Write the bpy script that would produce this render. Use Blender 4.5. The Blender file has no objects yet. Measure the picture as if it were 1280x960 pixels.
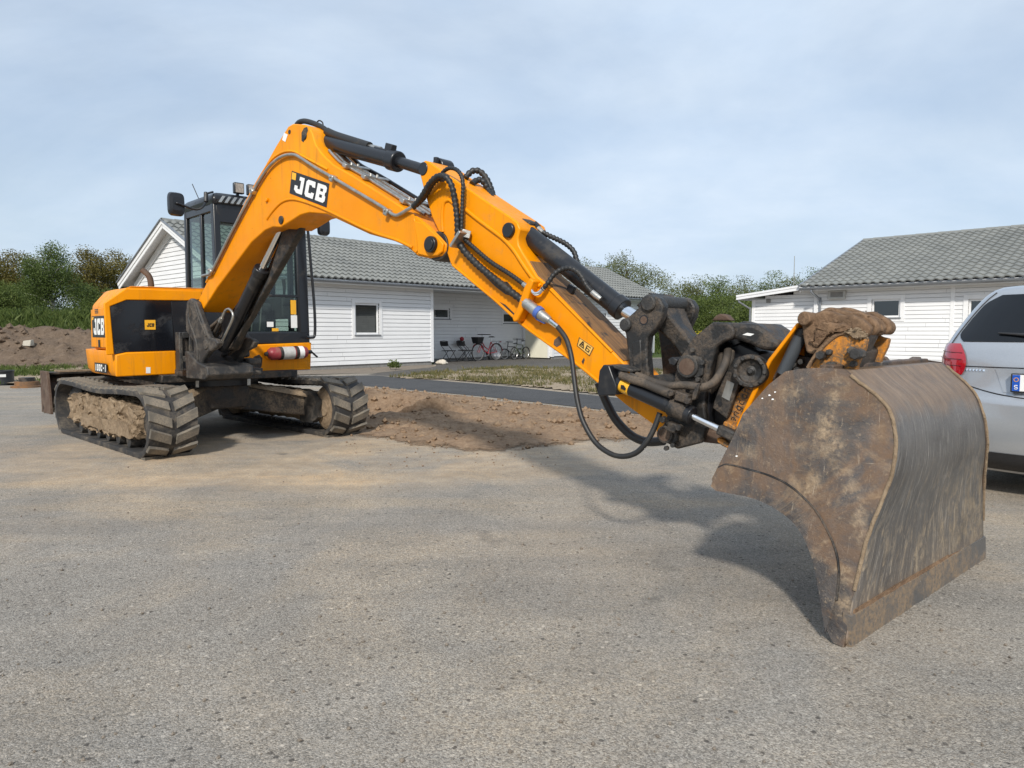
import bpy, math, random
import numpy as np
from mathutils import Vector, Matrix, noise
random.seed(7); rng = np.random.default_rng(7)
scene = bpy.context.scene
col = scene.collection
R = math.radians

# ---------------------------------------------------------------- camera
FPX, CX, CY, HOR, CAMH = 887.0, 640.0, 480.0, 414.0, 1.2
PITCH = math.atan((CY - HOR) / FPX)
cam_d = bpy.data.cameras.new('camera'); cam = bpy.data.objects.new('camera', cam_d); col.objects.link(cam)
cam.location = (0, 0, CAMH); cam.rotation_euler = (math.pi / 2 - PITCH, 0, 0)
cam_d.sensor_fit = 'HORIZONTAL'; cam_d.sensor_width = 36.0; cam_d.lens = 36.0 * FPX / 1280
cam_d.clip_start = 0.05; cam_d.clip_end = 2000
scene.camera = cam

# ---------------------------------------------------------------- world, sun, exposure
SUN_AZ = R(189)      # compass-like: 0 = +Y, clockwise; the sun stands behind the camera
SUN_EL = R(36)
world = bpy.data.worlds.new('World'); scene.world = world; world.use_nodes = True
nt = world.node_tree; nt.nodes.clear()
def wn(t, **k):
    n = nt.nodes.new(t)
    for a, b in k.items(): setattr(n, a, b)
    return n
out = wn('ShaderNodeOutputWorld'); bg = wn('ShaderNodeBackground')
sky = wn('ShaderNodeTexSky', sky_type='NISHITA'); sky.sun_disc = False
sky.sun_elevation = SUN_EL; sky.sun_rotation = SUN_AZ; sky.air_density = 1.0; sky.dust_density = 1.6; sky.ozone_density = 1.2
tc = wn('ShaderNodeTexCoord'); sep = wn('ShaderNodeSeparateXYZ')
nt.links.new(tc.outputs['Generated'], sep.inputs[0])
addz = wn('ShaderNodeMath', operation='ADD'); addz.inputs[1].default_value = 0.30
mx = wn('ShaderNodeMath', operation='MAXIMUM'); mx.inputs[1].default_value = 0.0
nt.links.new(sep.outputs['Z'], mx.inputs[0]); nt.links.new(mx.outputs[0], addz.inputs[0])
dvx = wn('ShaderNodeMath', operation='DIVIDE'); dvy = wn('ShaderNodeMath', operation='DIVIDE')
nt.links.new(sep.outputs['X'], dvx.inputs[0]); nt.links.new(addz.outputs[0], dvx.inputs[1])
nt.links.new(sep.outputs['Y'], dvy.inputs[0]); nt.links.new(addz.outputs[0], dvy.inputs[1])
cmb = wn('ShaderNodeCombineXYZ'); nt.links.new(dvx.outputs[0], cmb.inputs[0]); nt.links.new(dvy.outputs[0], cmb.inputs[1])
mpw = wn('ShaderNodeMapping'); mpw.inputs['Scale'].default_value = (0.8, 1.0, 1); mpw.inputs['Location'].default_value = (3.3, 1.9, 0)
mpw.inputs['Rotation'].default_value = (0, 0, R(8))
nt.links.new(cmb.outputs[0], mpw.inputs[0])
nz = wn('ShaderNodeTexNoise'); nz.inputs['Scale'].default_value = 1.05; nz.inputs['Detail'].default_value = 9; nz.inputs['Roughness'].default_value = 0.58; nz.inputs['Distortion'].default_value = 0.35
nt.links.new(mpw.outputs[0], nz.inputs['Vector'])
rmp = wn('ShaderNodeValToRGB'); rmp.color_ramp.elements[0].position = 0.30; rmp.color_ramp.elements[0].color = (0.55, 0.55, 0.55, 1)
rmp.color_ramp.elements[1].position = 0.62; rmp.color_ramp.elements[1].color = (0.93, 0.93, 0.93, 1)
nt.links.new(nz.outputs['Fac'], rmp.inputs[0])
nz2 = wn('ShaderNodeTexNoise'); nz2.inputs['Scale'].default_value = 2.4; nz2.inputs['Detail'].default_value = 6; nz2.inputs['Roughness'].default_value = 0.55
nt.links.new(mpw.outputs[0], nz2.inputs['Vector'])
rmp2 = wn('ShaderNodeValToRGB'); rmp2.color_ramp.elements[0].position = 0.36; rmp2.color_ramp.elements[0].color = (5.75, 7.0, 8.65, 1)
rmp2.color_ramp.elements[1].position = 0.66; rmp2.color_ramp.elements[1].color = (6.9, 7.95, 9.2, 1)
nt.links.new(nz2.outputs['Fac'], rmp2.inputs[0])
mixw = wn('ShaderNodeMixRGB'); nt.links.new(rmp.outputs[0], mixw.inputs[0]); nt.links.new(sky.outputs[0], mixw.inputs[1]); nt.links.new(rmp2.outputs[0], mixw.inputs[2])
nt.links.new(mixw.outputs[0], bg.inputs['Color']); bg.inputs['Strength'].default_value = 0.1
nt.links.new(bg.outputs[0], out.inputs[0])

sd = bpy.data.lights.new('sun', 'SUN'); sd.energy = 3.6; sd.angle = R(4.5); sd.color = (1.0, 0.945, 0.86)
sun = bpy.data.objects.new('sun', sd); col.objects.link(sun)
sdir = Vector((math.sin(SUN_AZ) * math.cos(SUN_EL), math.cos(SUN_AZ) * math.cos(SUN_EL), math.sin(SUN_EL)))
sun.rotation_euler = sdir.to_track_quat('Z', 'Y').to_euler(); sun.location = (0, -10, 30)
scene.view_settings.view_transform = 'Standard'; scene.view_settings.look = 'None'
scene.view_settings.exposure = 0.16; scene.view_settings.gamma = 1.0; scene.view_settings.use_curve_mapping = False
scene.render.engine = 'CYCLES'
scene.cycles.max_bounces = 6; scene.cycles.transparent_max_bounces = 12

# ---------------------------------------------------------------- pixel -> place helpers (photo pixels, 1280 x 960)
def ray(u, v):
    x, z = (u - CX) / FPX, -(v - CY) / FPX
    c, s = math.cos(PITCH), math.sin(PITCH)
    return Vector((x, c + z * s, -s + z * c))
def on_z(u, v, z=0.0):
    r = ray(u, v); t = (z - CAMH) / r.z
    return Vector((0, 0, CAMH)) + r * t
def on_plane(u, v, P0, n):
    r = ray(u, v); o = Vector((0, 0, CAMH)); t = (Vector(P0) - o).dot(n) / r.dot(n)
    return o + r * t
def at_y(u, v, y):
    r = ray(u, v); return Vector((0, 0, CAMH)) + r * (y / r.y)

class Frame:
    def __init__(s, o, ang):
        s.o = Vector((o[0], o[1], 0)); s.ang = ang
        s.ex = Vector((math.cos(ang), math.sin(ang), 0)); s.ey = Vector((-math.sin(ang), math.cos(ang), 0)); s.ez = Vector((0, 0, 1))
    def p(s, x, y, z): return s.o + s.ex * x + s.ey * y + s.ez * z
    def inv(s, P): d = P - s.o; return Vector((d.dot(s.ex), d.dot(s.ey), d.z))
    def y_plane(s, u, v, y):       # pixel on the frame plane y = const -> (x, z)
        P = s.inv(on_plane(u, v, s.p(0, y, 0), s.ey)); return (P.x, P.z)
    def x_plane(s, u, v, x):       # pixel on the frame plane x = const -> (y, z)
        P = s.inv(on_plane(u, v, s.p(x, 0, 0), s.ex)); return (P.y, P.z)

# ---------------------------------------------------------------- mesh builder
class MB:
    def __init__(s): s.v = []; s.f = []
    def add(s, vs, fs):
        b = len(s.v); s.v += [Vector(p) for p in vs]; s.f += [tuple(i + b for i in f) for f in fs]; return s
    def prism(s, A, B):            # two matching loops of points
        n = len(A)
        return s.add(list(A) + list(B), [tuple(range(n)), tuple(range(2 * n - 1, n - 1, -1))] + [(i, (i + 1) % n + 0, (i + 1) % n + n, i + n)[::-1] for i in range(n)])
    def box(s, fr, x0, x1, y0, y1, z0, z1):
        A = [fr.p(x0, y0, z0), fr.p(x1, y0, z0), fr.p(x1, y1, z0), fr.p(x0, y1, z0)]
        B = [fr.p(x0, y0, z1), fr.p(x1, y0, z1), fr.p(x1, y1, z1), fr.p(x0, y1, z1)]
        return s.prism(A, B)
    def beam(s, a, b, w, h, up=(0, 0, 1)):      # box section along a -> b
        a, b = Vector(a), Vector(b); d = (b - a).normalized(); u = Vector(up)
        sd_ = d.cross(u)
        if sd_.length < 1e-4: sd_ = d.cross(Vector((1, 0, 0)))
        sd_.normalize(); u = sd_.cross(d)
        q = [sd_ * (-w / 2) + u * (-h / 2), sd_ * (w / 2) + u * (-h / 2), sd_ * (w / 2) + u * (h / 2), sd_ * (-w / 2) + u * (h / 2)]
        return s.prism([a + k for k in q], [b + k for k in q])
    def tube(s, pts, r, n=8, caps=True, closed=False):
        pts = [Vector(p) for p in pts]; m = len(pts)
        rs = r if isinstance(r, (list, tuple)) else [r] * m
        tang = []
        for i in range(m):
            if closed: t = pts[(i + 1) % m] - pts[i - 1]
            else: t = pts[min(i + 1, m - 1)] - pts[max(i - 1, 0)]
            tang.append(t.normalized() if t.length > 1e-9 else Vector((0, 0, 1)))
        up = Vector((0, 0, 1)) if abs(tang[0].z) < .9 else Vector((1, 0, 0))
        nrm = (up - tang[0] * up.dot(tang[0])).normalized()
        vs = []
        for i in range(m):
            if i: nrm = (nrm - tang[i] * nrm.dot(tang[i])); nrm = nrm.normalized() if nrm.length > 1e-6 else tang[i].orthogonal().normalized()
            bn = tang[i].cross(nrm)
            for k in range(n):
                a = 2 * math.pi * k / n; vs.append(pts[i] + (nrm * math.cos(a) + bn * math.sin(a)) * rs[i])
        fs = []
        for i in range(m if closed else m - 1):
            j = (i + 1) % m
            for k in range(n):
                k2 = (k + 1) % n; fs.append((i * n + k, i * n + k2, j * n + k2, j * n + k))
        if caps and not closed: fs += [tuple(range(n - 1, -1, -1)), tuple(range((m - 1) * n, m * n))]
        return s.add(vs, fs)
    def cyl(s, a, b, r, r2=None, n=20):
        return s.tube([a, b], [r, r if r2 is None else r2], n)
    def lathe(s, o, axis, prof, n=24):          # prof: (distance along axis, radius)
        o, ax = Vector(o), Vector(axis).normalized(); u = ax.orthogonal().normalized(); w = ax.cross(u)
        vs = []; m = len(prof)
        for (t, r) in prof:
            for k in range(n):
                a = 2 * math.pi * k / n; vs.append(o + ax * t + (u * math.cos(a) + w * math.sin(a)) * max(r, 1e-4))
        fs = [(i * n + k, i * n + (k + 1) % n, (i + 1) * n + (k + 1) % n, (i + 1) * n + k) for i in range(m - 1) for k in range(n)]
        fs += [tuple(range(n - 1, -1, -1)), tuple(range((m - 1) * n, m * n))]
        return s.add(vs, fs)
    def grid(s, rows, close_u=False):           # rows of equal-length point lists
        n = len(rows[0]); vs = [p for r_ in rows for p in r_]; fs = []
        for i in range(len(rows) - 1):
            for k in range(n if close_u else n - 1):
                k2 = (k + 1) % n; fs.append((i * n + k, i * n + k2, (i + 1) * n + k2, (i + 1) * n + k))
        return s.add(vs, fs)

def smooth_path(pts, sub=6):
    pts = [Vector(p) for p in pts]; o = []
    for i in range(len(pts) - 1):
        p0, p1, p2, p3 = pts[max(i - 1, 0)], pts[i], pts[i + 1], pts[min(i + 2, len(pts) - 1)]
        for k in range(sub):
            t = k / sub
            o.append(0.5 * ((2 * p1) + (p2 - p0) * t + (2 * p0 - 5 * p1 + 4 * p2 - p3) * t * t + (3 * p1 - p0 - 3 * p2 + p3) * t ** 3))
    return o + [pts[-1]]
def resample(pts, step):
    o = [pts[0]]; acc = 0
    for a, b in zip(pts[:-1], pts[1:]):
        L = (b - a).length
        if L < 1e-9: continue
        d = step - acc
        while d <= L: o.append(a + (b - a) * (d / L)); d += step
        acc = (acc + L) % step
    return o

def recalc(me):
    import bmesh
    bm = bmesh.new(); bm.from_mesh(me); bmesh.ops.recalc_face_normals(bm, faces=bm.faces); bm.to_mesh(me); bm.free()
def mesh_of(name, mb, M=None, smooth=35, fix=True):
    me = bpy.data.meshes.new(name)
    vs = [(M @ p) if M is not None else p for p in mb.v]
    me.from_pydata([tuple(p) for p in vs], [], mb.f); me.update()
    if fix: recalc(me)
    if smooth:
        me.polygons.foreach_set('use_smooth', [True] * len(me.polygons)); me.set_sharp_from_angle(angle=R(smooth))
    return me
def tag(o, label=None, cat=None, group=None, kind=None):
    if label: o['label'] = label
    if cat: o['category'] = cat
    if group: o['group'] = group
    if kind: o['kind'] = kind
    return o
def thing(name, loc, rz, label, cat, group=None):
    o = bpy.data.objects.new(name, None); col.objects.link(o); o.location = loc; o.rotation_euler = (0, 0, rz)
    o.empty_display_size = 0.2
    o['_m'] = 1; del o['_m']
    return tag(o, label, cat, group)
def root_matrix(o): return Matrix.Translation(o.location) @ Matrix.Rotation(o.rotation_euler[2], 4, 'Z')
ROOT_INV = {}
def part(root, name, mb, mat, parent=None, bevel=0, smooth=35, kind=None, label=None, seg=2):
    """mesh given in world space, stored in the root's own space"""
    if root.name not in ROOT_INV: ROOT_INV[root.name] = root_matrix(root).inverted()
    me = mesh_of(name, mb, ROOT_INV[root.name], smooth)
    me.materials.append(mat)
    o = bpy.data.objects.new(name, me); col.objects.link(o); o.parent = parent or root
    if bevel:
        m = o.modifiers.new('bevel', 'BEVEL'); m.width = bevel; m.segments = seg; m.limit_method = 'ANGLE'; m.angle_limit = R(38); m.use_clamp_overlap = True
    if kind: o['kind'] = kind
    if label: o['label'] = label
    return o
def single(name, mb, mat, label=None, cat=None, group=None, kind=None, smooth=35, bevel=0, origin=None, fix=True):
    M = Matrix.Translation(-Vector(origin)) if origin is not None else None
    me = mesh_of(name, mb, M, smooth, fix); me.materials.append(mat)
    o = bpy.data.objects.new(name, me); col.objects.link(o)
    if origin is not None: o.location = origin
    if bevel:
        m = o.modifiers.new('bevel', 'BEVEL'); m.width = bevel; m.segments = 2; m.limit_method = 'ANGLE'; m.angle_limit = R(38)
    return tag(o, label, cat, group, kind)
def copy_tree(o, parent=None):
    c = o.copy(); col.objects.link(c); c.parent = parent
    for ch in list(o.children): copy_tree(ch, c)
    return c
def np_mesh(name, verts, faces, mat, attr=None):
    """fast mesh from arrays: verts (n,3), faces (m,k)"""
    me = bpy.data.meshes.new(name); n, k = faces.shape
    me.vertices.add(len(verts)); me.vertices.foreach_set('co', verts.astype(np.float32).ravel())
    me.loops.add(n * k); me.loops.foreach_set('vertex_index', faces.astype(np.int32).ravel())
    me.polygons.add(n); me.polygons.foreach_set('loop_start', np.arange(0, n * k, k, dtype=np.int32))
    me.update(calc_edges=True); me.validate()
    if attr is not None:
        a = me.attributes.new('tint', 'FLOAT', 'FACE'); a.data.foreach_set('value', attr.astype(np.float32))
    me.materials.append(mat); return me

# ---------------------------------------------------------------- materials
class NT:
    def __init__(s, name):
        s.m = bpy.data.materials.new(name); s.m.use_nodes = True; s.t = s.m.node_tree; s.t.nodes.clear()
        s.out = s.n('ShaderNodeOutputMaterial'); s.b = s.n('ShaderNodeBsdfPrincipled'); s.l(s.b.outputs[0], s.out.inputs[0])
    def n(s, ty, **k):
        x = s.t.nodes.new(ty)
        for a, b in k.items(): setattr(x, a, b)
        return x
    def l(s, a, b): s.t.links.new(a, b)
    def coord(s, scale=(1, 1, 1), rot=(0, 0, 0), space='Object'):
        c = s.n('ShaderNodeTexCoord'); m = s.n('ShaderNodeMapping'); m.inputs['Scale'].default_value = scale; m.inputs['Rotation'].default_value = rot
        s.l(c.outputs[space], m.inputs[0]); return m.outputs[0]
    def noise(s, vec, scale, detail=4, rough=.55, dist=0):
        x = s.n('ShaderNodeTexNoise'); x.inputs['Scale'].default_value = scale; x.inputs['Detail'].default_value = detail
        x.inputs['Roughness'].default_value = rough; x.inputs['Distortion'].default_value = dist; s.l(vec, x.inputs['Vector']); return x.outputs['Fac']
    def voro(s, vec, scale, out='Distance', feature='F1'):
        x = s.n('ShaderNodeTexVoronoi'); x.feature = feature; x.inputs['Scale'].default_value = scale; s.l(vec, x.inputs['Vector']); return x.outputs[out]
    def ramp(s, fac, stops):
        x = s.n('ShaderNodeValToRGB'); e = x.color_ramp.elements
        while len(e) < len(stops): e.new(.5)
        for i, (p, c) in enumerate(stops):
            e[i].position = p; e[i].color = (c, c, c, 1) if not isinstance(c, (tuple, list)) else (*c, 1)
        s.l(fac, x.inputs[0]); return x.outputs[0]
    def mix(s, fac, a, b, mode='MIX'):
        x = s.n('ShaderNodeMixRGB'); x.blend_type = mode
        for i, q in ((0, fac), (1, a), (2, b)):
            if isinstance(q, (int, float)): x.inputs[i].default_value = q if i == 0 else (q, q, q, 1)
            elif isinstance(q, (tuple, list)): x.inputs[i].default_value = (*q, 1)
            else: s.l(q, x.inputs[i])
        return x.outputs[0]
    def math(s, op, a, b=None):
        x = s.n('ShaderNodeMath', operation=op)
        for i, q in ((0, a), (1, b)):
            if q is None: continue
            if isinstance(q, (int, float)): x.inputs[i].default_value = q
            else: s.l(q, x.inputs[i])
        return x.outputs[0]
    def bump(s, h, strength=.3, dist=.01):
        x = s.n('ShaderNodeBump'); x.inputs['Strength'].default_value = strength; x.inputs['Distance'].default_value = dist
        s.l(h, x.inputs['Height']); s.l(x.outputs[0], s.b.inputs['Normal']); return x
    def set(s, **k):
        for a, q in k.items():
            i = s.b.inputs[{'col': 'Base Color', 'rough': 'Roughness', 'metal': 'Metallic', 'spec': 'Specular IOR Level', 'coat': 'Coat Weight', 'coatr': 'Coat Roughness', 'alpha': 'Alpha'}[a]]
            if isinstance(q, (int, float)): i.default_value = q
            elif isinstance(q, (tuple, list)): i.default_value = (*q, 1)
            else: s.l(q, i)
        return s.m
def plain(name, c, rough=.5, metal=0, var=.12, scale=6, bump=.05, spec=.5):
    t = NT(name); v = t.coord(); f = t.noise(v, scale, 5)
    dark = tuple(x * (1 - var) for x in c); lite = tuple(min(1, x * (1 + var)) for x in c)
    t.set(col=t.ramp(f, [(.3, dark), (.7, lite)]), rough=t.ramp(t.noise(v, scale * 3), [(.3, max(.02, rough - .08)), (.7, min(1, rough + .1))]), metal=metal, spec=spec)
    if bump: t.bump(t.noise(v, scale * 8, 4), bump, .01)
    return t.m
def worn(name, base, dust, dust_amt=.5, rough=.45, chips=None, scale=3, bump=.15, metal=0, coat=0):
    """paint or rubber with a dust film and chips"""
    t = NT(name); v = t.coord()
    d = t.noise(v, scale, 8, .65, .4); d2 = t.noise(v, scale * 9, 5, .7)
    c = t.mix(t.ramp(t.noise(v, scale * .6, 3), [(.3, .0), (.75, .35)]), base, tuple(x * .8 for x in base))
    mask = t.math('MULTIPLY', t.ramp(d, [(.64 - dust_amt * .40, 0), (.78 - dust_amt * .36, 1)]), t.ramp(d2, [(.34, .12), (.56, 1)]))
    c = t.mix(t.math('MULTIPLY', mask, min(1, dust_amt * 1.5)), c, dust)
    if chips:
        ch = t.ramp(t.noise(v, scale * 5.5, 6, .75), [(.69, 0), (.71, 1)])
        c = t.mix(ch, c, chips)
    t.set(col=c, rough=t.ramp(mask, [(0, rough), (1, .85)]), metal=metal, coat=coat)
    t.bump(t.math('ADD', d2, t.math('MULTIPLY', mask, .6)), bump, .006)
    return t.m

M = {}
DUST = (.30, .225, .15)
def yellow_paint():
    t = NT('yellow_paint'); v = t.coord(); big = t.noise(v, 1.3, 6, .6, .4); mid = t.noise(v, 7, 8, .7, .5); fine = t.noise(v, 60, 5, .7); run = t.noise(t.coord((14, 14, 1.1)), 1.0, 7, .65, .2)
    c = t.ramp(big, [(.32, (.69, .225, .0)), (.55, (.79, .275, .0)), (.72, (.81, .305, .002))])
    c = t.mix(t.math('MULTIPLY', t.ramp(run, [(.52, 0), (.68, .6)]), t.ramp(big, [(.4, .2), (.6, 1)])), c, (.36, .15, .02))
    c = t.mix(t.math('MULTIPLY', t.ramp(mid, [(.56, 0), (.72, .5)]), t.ramp(fine, [(.4, .2), (.6, 1)])), c, (.36, .20, .075))
    c = t.mix(t.ramp(t.noise(v, 21, 5, .8, .3), [(.685, 0), (.70, .95)]), c, (.06, .032, .02))
    scr = t.noise(t.coord((4, 4, 90), (R(20), R(35), 0)), 1.0, 6, .7); c = t.mix(t.ramp(scr, [(.66, 0), (.72, .35)]), c, (.55, .26, .05))
    t.set(col=c, rough=t.ramp(mid, [(.35, .34), (.7, .6)]), spec=.22); t.bump(t.math('ADD', t.math('MULTIPLY', mid, .4), fine), .06, .004); return t.m
M['yellow'] = yellow_paint()
M['yellow_dirty'] = worn('dirty_yellow_paint', (.64, .225, .002), (.15, .095, .05), .85, .5, (.09, .055, .035), 9, .3)
M['hood_top'] = worn('dusty_yellow_paint', (.74, .27, .005), (.46, .30, .16), .6, .45, None, 2, .05)
M['black'] = worn('black_paint', (.012, .013, .016), (.10, .085, .065), .22, .32, None, 4, .05)
M['black_gloss'] = worn('black_gloss_panel', (.008, .009, .012), (.055, .052, .05), .34, .12, None, 3.2, .02)
M['black_dirty'] = worn('dirty_black_steel', (.014, .0135, .013), (.12, .09, .065), .50, .42, (.14, .085, .05), 9, .5)
M['cast'] = worn('dusty_casting', (.026, .025, .024), (.17, .14, .11), .42, .55, (.10, .065, .045), 8, .6)
M['rubber'] = worn('track_rubber', (.030, .029, .029), (.17, .14, .105), .45, .75, None, 6, .3)
M['lug'] = worn('dusty_track_lug', (.125, .112, .092), (.24, .20, .15), .6, .85, None, 8, .3)
M['hose'] = worn('black_hose', (.016, .016, .016), (.10, .08, .06), .25, .5, None, 9, .1)
M['mudhose'] = worn('dusty_hose', (.045, .037, .03), (.14, .105, .075), .5, .7, None, 9, .2)
M['chrome'] = plain('chrome_rod', (.85, .86, .88), .08, 1, .03, 10, 0)
M['steel'] = plain('zinc_steel', (.42, .41, .38), .38, .85, .2, 20, .1)
M['rustdark'] = worn('dark_rust', (.085, .05, .033), (.15, .11, .08), .5, .75, (.04, .03, .027), 8, .4)
M['rustbrown'] = worn('rust_brown_steel', (.21, .10, .035), (.11, .075, .05), .55, .7, (.05, .035, .03), 6, .4)

def arm_top():
    t = NT('worn_arm_plate'); s1 = t.noise(t.coord((1.5, 30, 1.5)), 1.6, 8, .7, .3); v = t.coord(); f = t.noise(v, 6, 7, .7, .5)
    c = t.ramp(s1, [(.3, (.075, .042, .022)), (.48, (.17, .088, .035)), (.62, (.26, .135, .05)), (.74, (.40, .19, .03))])
    c = t.mix(t.ramp(f, [(.55, 0), (.62, .9)]), c, (.03, .026, .024)); t.set(col=c, rough=.72); t.bump(s1, .3, .004); return t.m
M['arm_top'] = arm_top()
def mud(name, a, b, c):
    t = NT(name); v = t.coord(); f = t.noise(v, 5, 10, .68, .3); g = t.noise(v, 26, 6, .7)
    t.set(col=t.mix(.5, t.ramp(f, [(.3, a), (.5, b), (.72, c)]), t.ramp(g, [(.3, a), (.68, c)])), rough=.92, spec=.2)
    t.bump(t.math('ADD', f, t.math('MULTIPLY', g, .5)), .9, .03); return t.m
M['mud'] = mud('dried_mud', (.13, .09, .055), (.24, .175, .115), (.36, .275, .185))
M['mud_rust'] = mud('rusty_caked_mud', (.05, .034, .025), (.16, .095, .056), (.33, .215, .13))
M['beige_clay'] = mud('pale_clay', (.22, .16, .10), (.33, .25, .17), (.42, .33, .23))

def bucket_mat(name='worn_bucket_steel', spots=()):
    t = NT(name); v = t.coord()
    big = t.noise(v, 2.6, 8, .62, .8); mid = t.noise(v, 8, 9, .72, .5); fine = t.noise(v, 48, 6, .75)
    base = t.ramp(big, [(.36, (.026, .025, .027)), (.45, (.058, .049, .044)), (.54, (.112, .070, .044)), (.64, (.044, .041, .042))])
    base = t.mix(t.ramp(mid, [(.50, 0), (.66, .65)]), base, (.145, .085, .046))
    base = t.mix(t.ramp(fine, [(.57, 0), (.67, .6)]), base, (.235, .175, .115))
    st1 = t.noise(t.coord((55, 7, 7), (0, R(35), R(20))), 1.2, 8, .72); st2 = t.noise(t.coord((9, 9, 60), (R(25), R(-30), 0)), 1.0, 8, .72)
    base = t.mix(t.ramp(st1, [(.60, 0), (.70, .7)]), base, (.36, .30, .225))
    base = t.mix(t.ramp(st2, [(.62, 0), (.72, .6)]), base, (.30, .245, .18))
    pal = t.noise(v, 3.4, 8, .68, 1.2)
    base = t.mix(t.math('MULTIPLY', t.ramp(pal, [(.57, 0), (.68, .8)]), t.ramp(mid, [(.35, .3), (.6, 1)])), base, (.30, .21, .125))
    if spots:
        wob = t.n('ShaderNodeTexNoise'); wob.inputs['Scale'].default_value = 11; wob.inputs['Detail'].default_value = 8; wob.inputs['Roughness'].default_value = .7; t.l(v, wob.inputs['Vector'])
        sub_ = t.n('ShaderNodeVectorMath', operation='SUBTRACT'); t.l(wob.outputs['Color'], sub_.inputs[0]); sub_.inputs[1].default_value = (.5, .5, .5)
        sc_ = t.n('ShaderNodeVectorMath', operation='SCALE'); t.l(sub_.outputs[0], sc_.inputs[0]); sc_.inputs['Scale'].default_value = .13
        pp = t.n('ShaderNodeVectorMath', operation='ADD'); t.l(v, pp.inputs[0]); t.l(sc_.outputs[0], pp.inputs[1]); tot = None
        for (c_, r_, w_) in spots:
            dn = t.n('ShaderNodeVectorMath', operation='DISTANCE'); t.l(pp.outputs[0], dn.inputs[0]); dn.inputs[1].default_value = c_
            k = t.math('MULTIPLY', t.ramp(t.math('DIVIDE', dn.outputs['Value'], r_), [(.25, 1), (.85, 0)]), w_)
            tot = k if tot is None else t.math('MAXIMUM', tot, k)
        tot = t.math('MULTIPLY', tot, t.ramp(t.noise(v, 30, 6, .72), [(.40, .05), (.60, .8)]))
        base = t.mix(tot, base, t.ramp(fine, [(.35, (.23, .16, .095)), (.65, (.40, .30, .19))]))
    t.set(col=base, rough=t.ramp(mid, [(.3, .40), (.65, .75)]), metal=t.ramp(big, [(.3, .35), (.6, .05)]))
    t.bump(t.math('ADD', t.math('MULTIPLY', mid, .8), fine), .7, .007); return t.m
M['bucket'] = bucket_mat()
def bucket_back():
    t = NT('scoured_bucket_steel')
    c = t.n('ShaderNodeUVMap'); sp = t.n('ShaderNodeSeparateXYZ'); t.l(c.outputs[0], sp.inputs[0])   # u across, v down the wrapper
    def st_(sx, sy, rot, dist, det=9):
        mp = t.n('ShaderNodeMapping'); mp.inputs['Scale'].default_value = (sx, sy, 1); mp.inputs['Rotation'].default_value = (0, 0, rot); t.l(c.outputs[0], mp.inputs[0])
        return t.noise(mp.outputs[0], 1.0, det, .72, dist)
    fine_s = st_(90, 7, .04, .6); mid_s = st_(26, 3.2, -.10, .9); slant = st_(30, 9, .55, .7)
    v = t.coord(); f = t.noise(v, 3.2, 9, .68, .5); g = t.noise(v, 12, 8, .7, .3); fine = t.noise(v, 55, 5, .72)
    vv = t.math('ADD', sp.outputs['Y'], t.math('MULTIPLY', t.math('SUBTRACT', f, .5), .16))
    # scoured by use in the middle, rust and clay left at the top and in the corner above the edge
    wear = t.ramp(vv, [(.12, 0), (.27, .12), (.33, .9), (.60, 1.0), (.86, .75), (.97, .2)])
    rust = t.mix(.5, t.ramp(mid_s, [(.3, (.11, .08, .057)), (.5, (.20, .14, .092)), (.68, (.31, .23, .155))]), t.ramp(g, [(.32, (.065, .047, .036)), (.65, (.20, .13, .078))]))
    steel = t.mix(.5, t.ramp(fine_s, [(.3, (.062, .06, .059)), (.52, (.135, .129, .122)), (.75, (.29, .275, .25))]), t.ramp(f, [(.3, (.048, .048, .05)), (.7, (.165, .158, .15))]))
    cc = t.mix(wear, rust, steel)
    low = t.ramp(vv, [(.42, 0), (.80, 1)])
    clay = t.math('MULTIPLY', t.ramp(slant, [(.50, 0), (.62, 1)]), t.ramp(g, [(.38, .2), (.6, 1)]))
    cc = t.mix(t.math('MULTIPLY', clay, low), cc, (.40, .315, .215))
    right = t.math('MULTIPLY', t.ramp(sp.outputs['X'], [(.45, .0), (.95, .8)]), t.ramp(g, [(.42, 0), (.6, 1)]))
    cc = t.mix(t.math('MULTIPLY', right, low), cc, (.33, .255, .165))
    s3 = st_(150, 5, .02, .25, 5); s4 = st_(110, 12, .35, .3, 5)
    cc = t.mix(t.math('MULTIPLY', t.ramp(s3, [(.585, 0), (.625, .6)]), wear), cc, (.44, .41, .37)); cc = t.mix(t.math('MULTIPLY', t.ramp(s4, [(.60, 0), (.64, .7)]), low), cc, (.50, .42, .32))
    cc = t.mix(t.ramp(s3, [(.38, .5), (.42, 0)]), cc, (.06, .055, .052))
    cc = t.mix(t.ramp(fine, [(.60, 0), (.72, .65)]), cc, (.115, .08, .055))
    t.set(col=cc, rough=t.ramp(fine_s, [(.3, .36), (.7, .62)]), metal=t.ramp(wear, [(0, .0), (1, .35)]))
    t.bump(t.math('ADD', t.math('MULTIPLY', fine_s, .6), t.math('ADD', fine, g)), .38, .004); return t.m
M['bucket_back'] = bucket_back()

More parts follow.
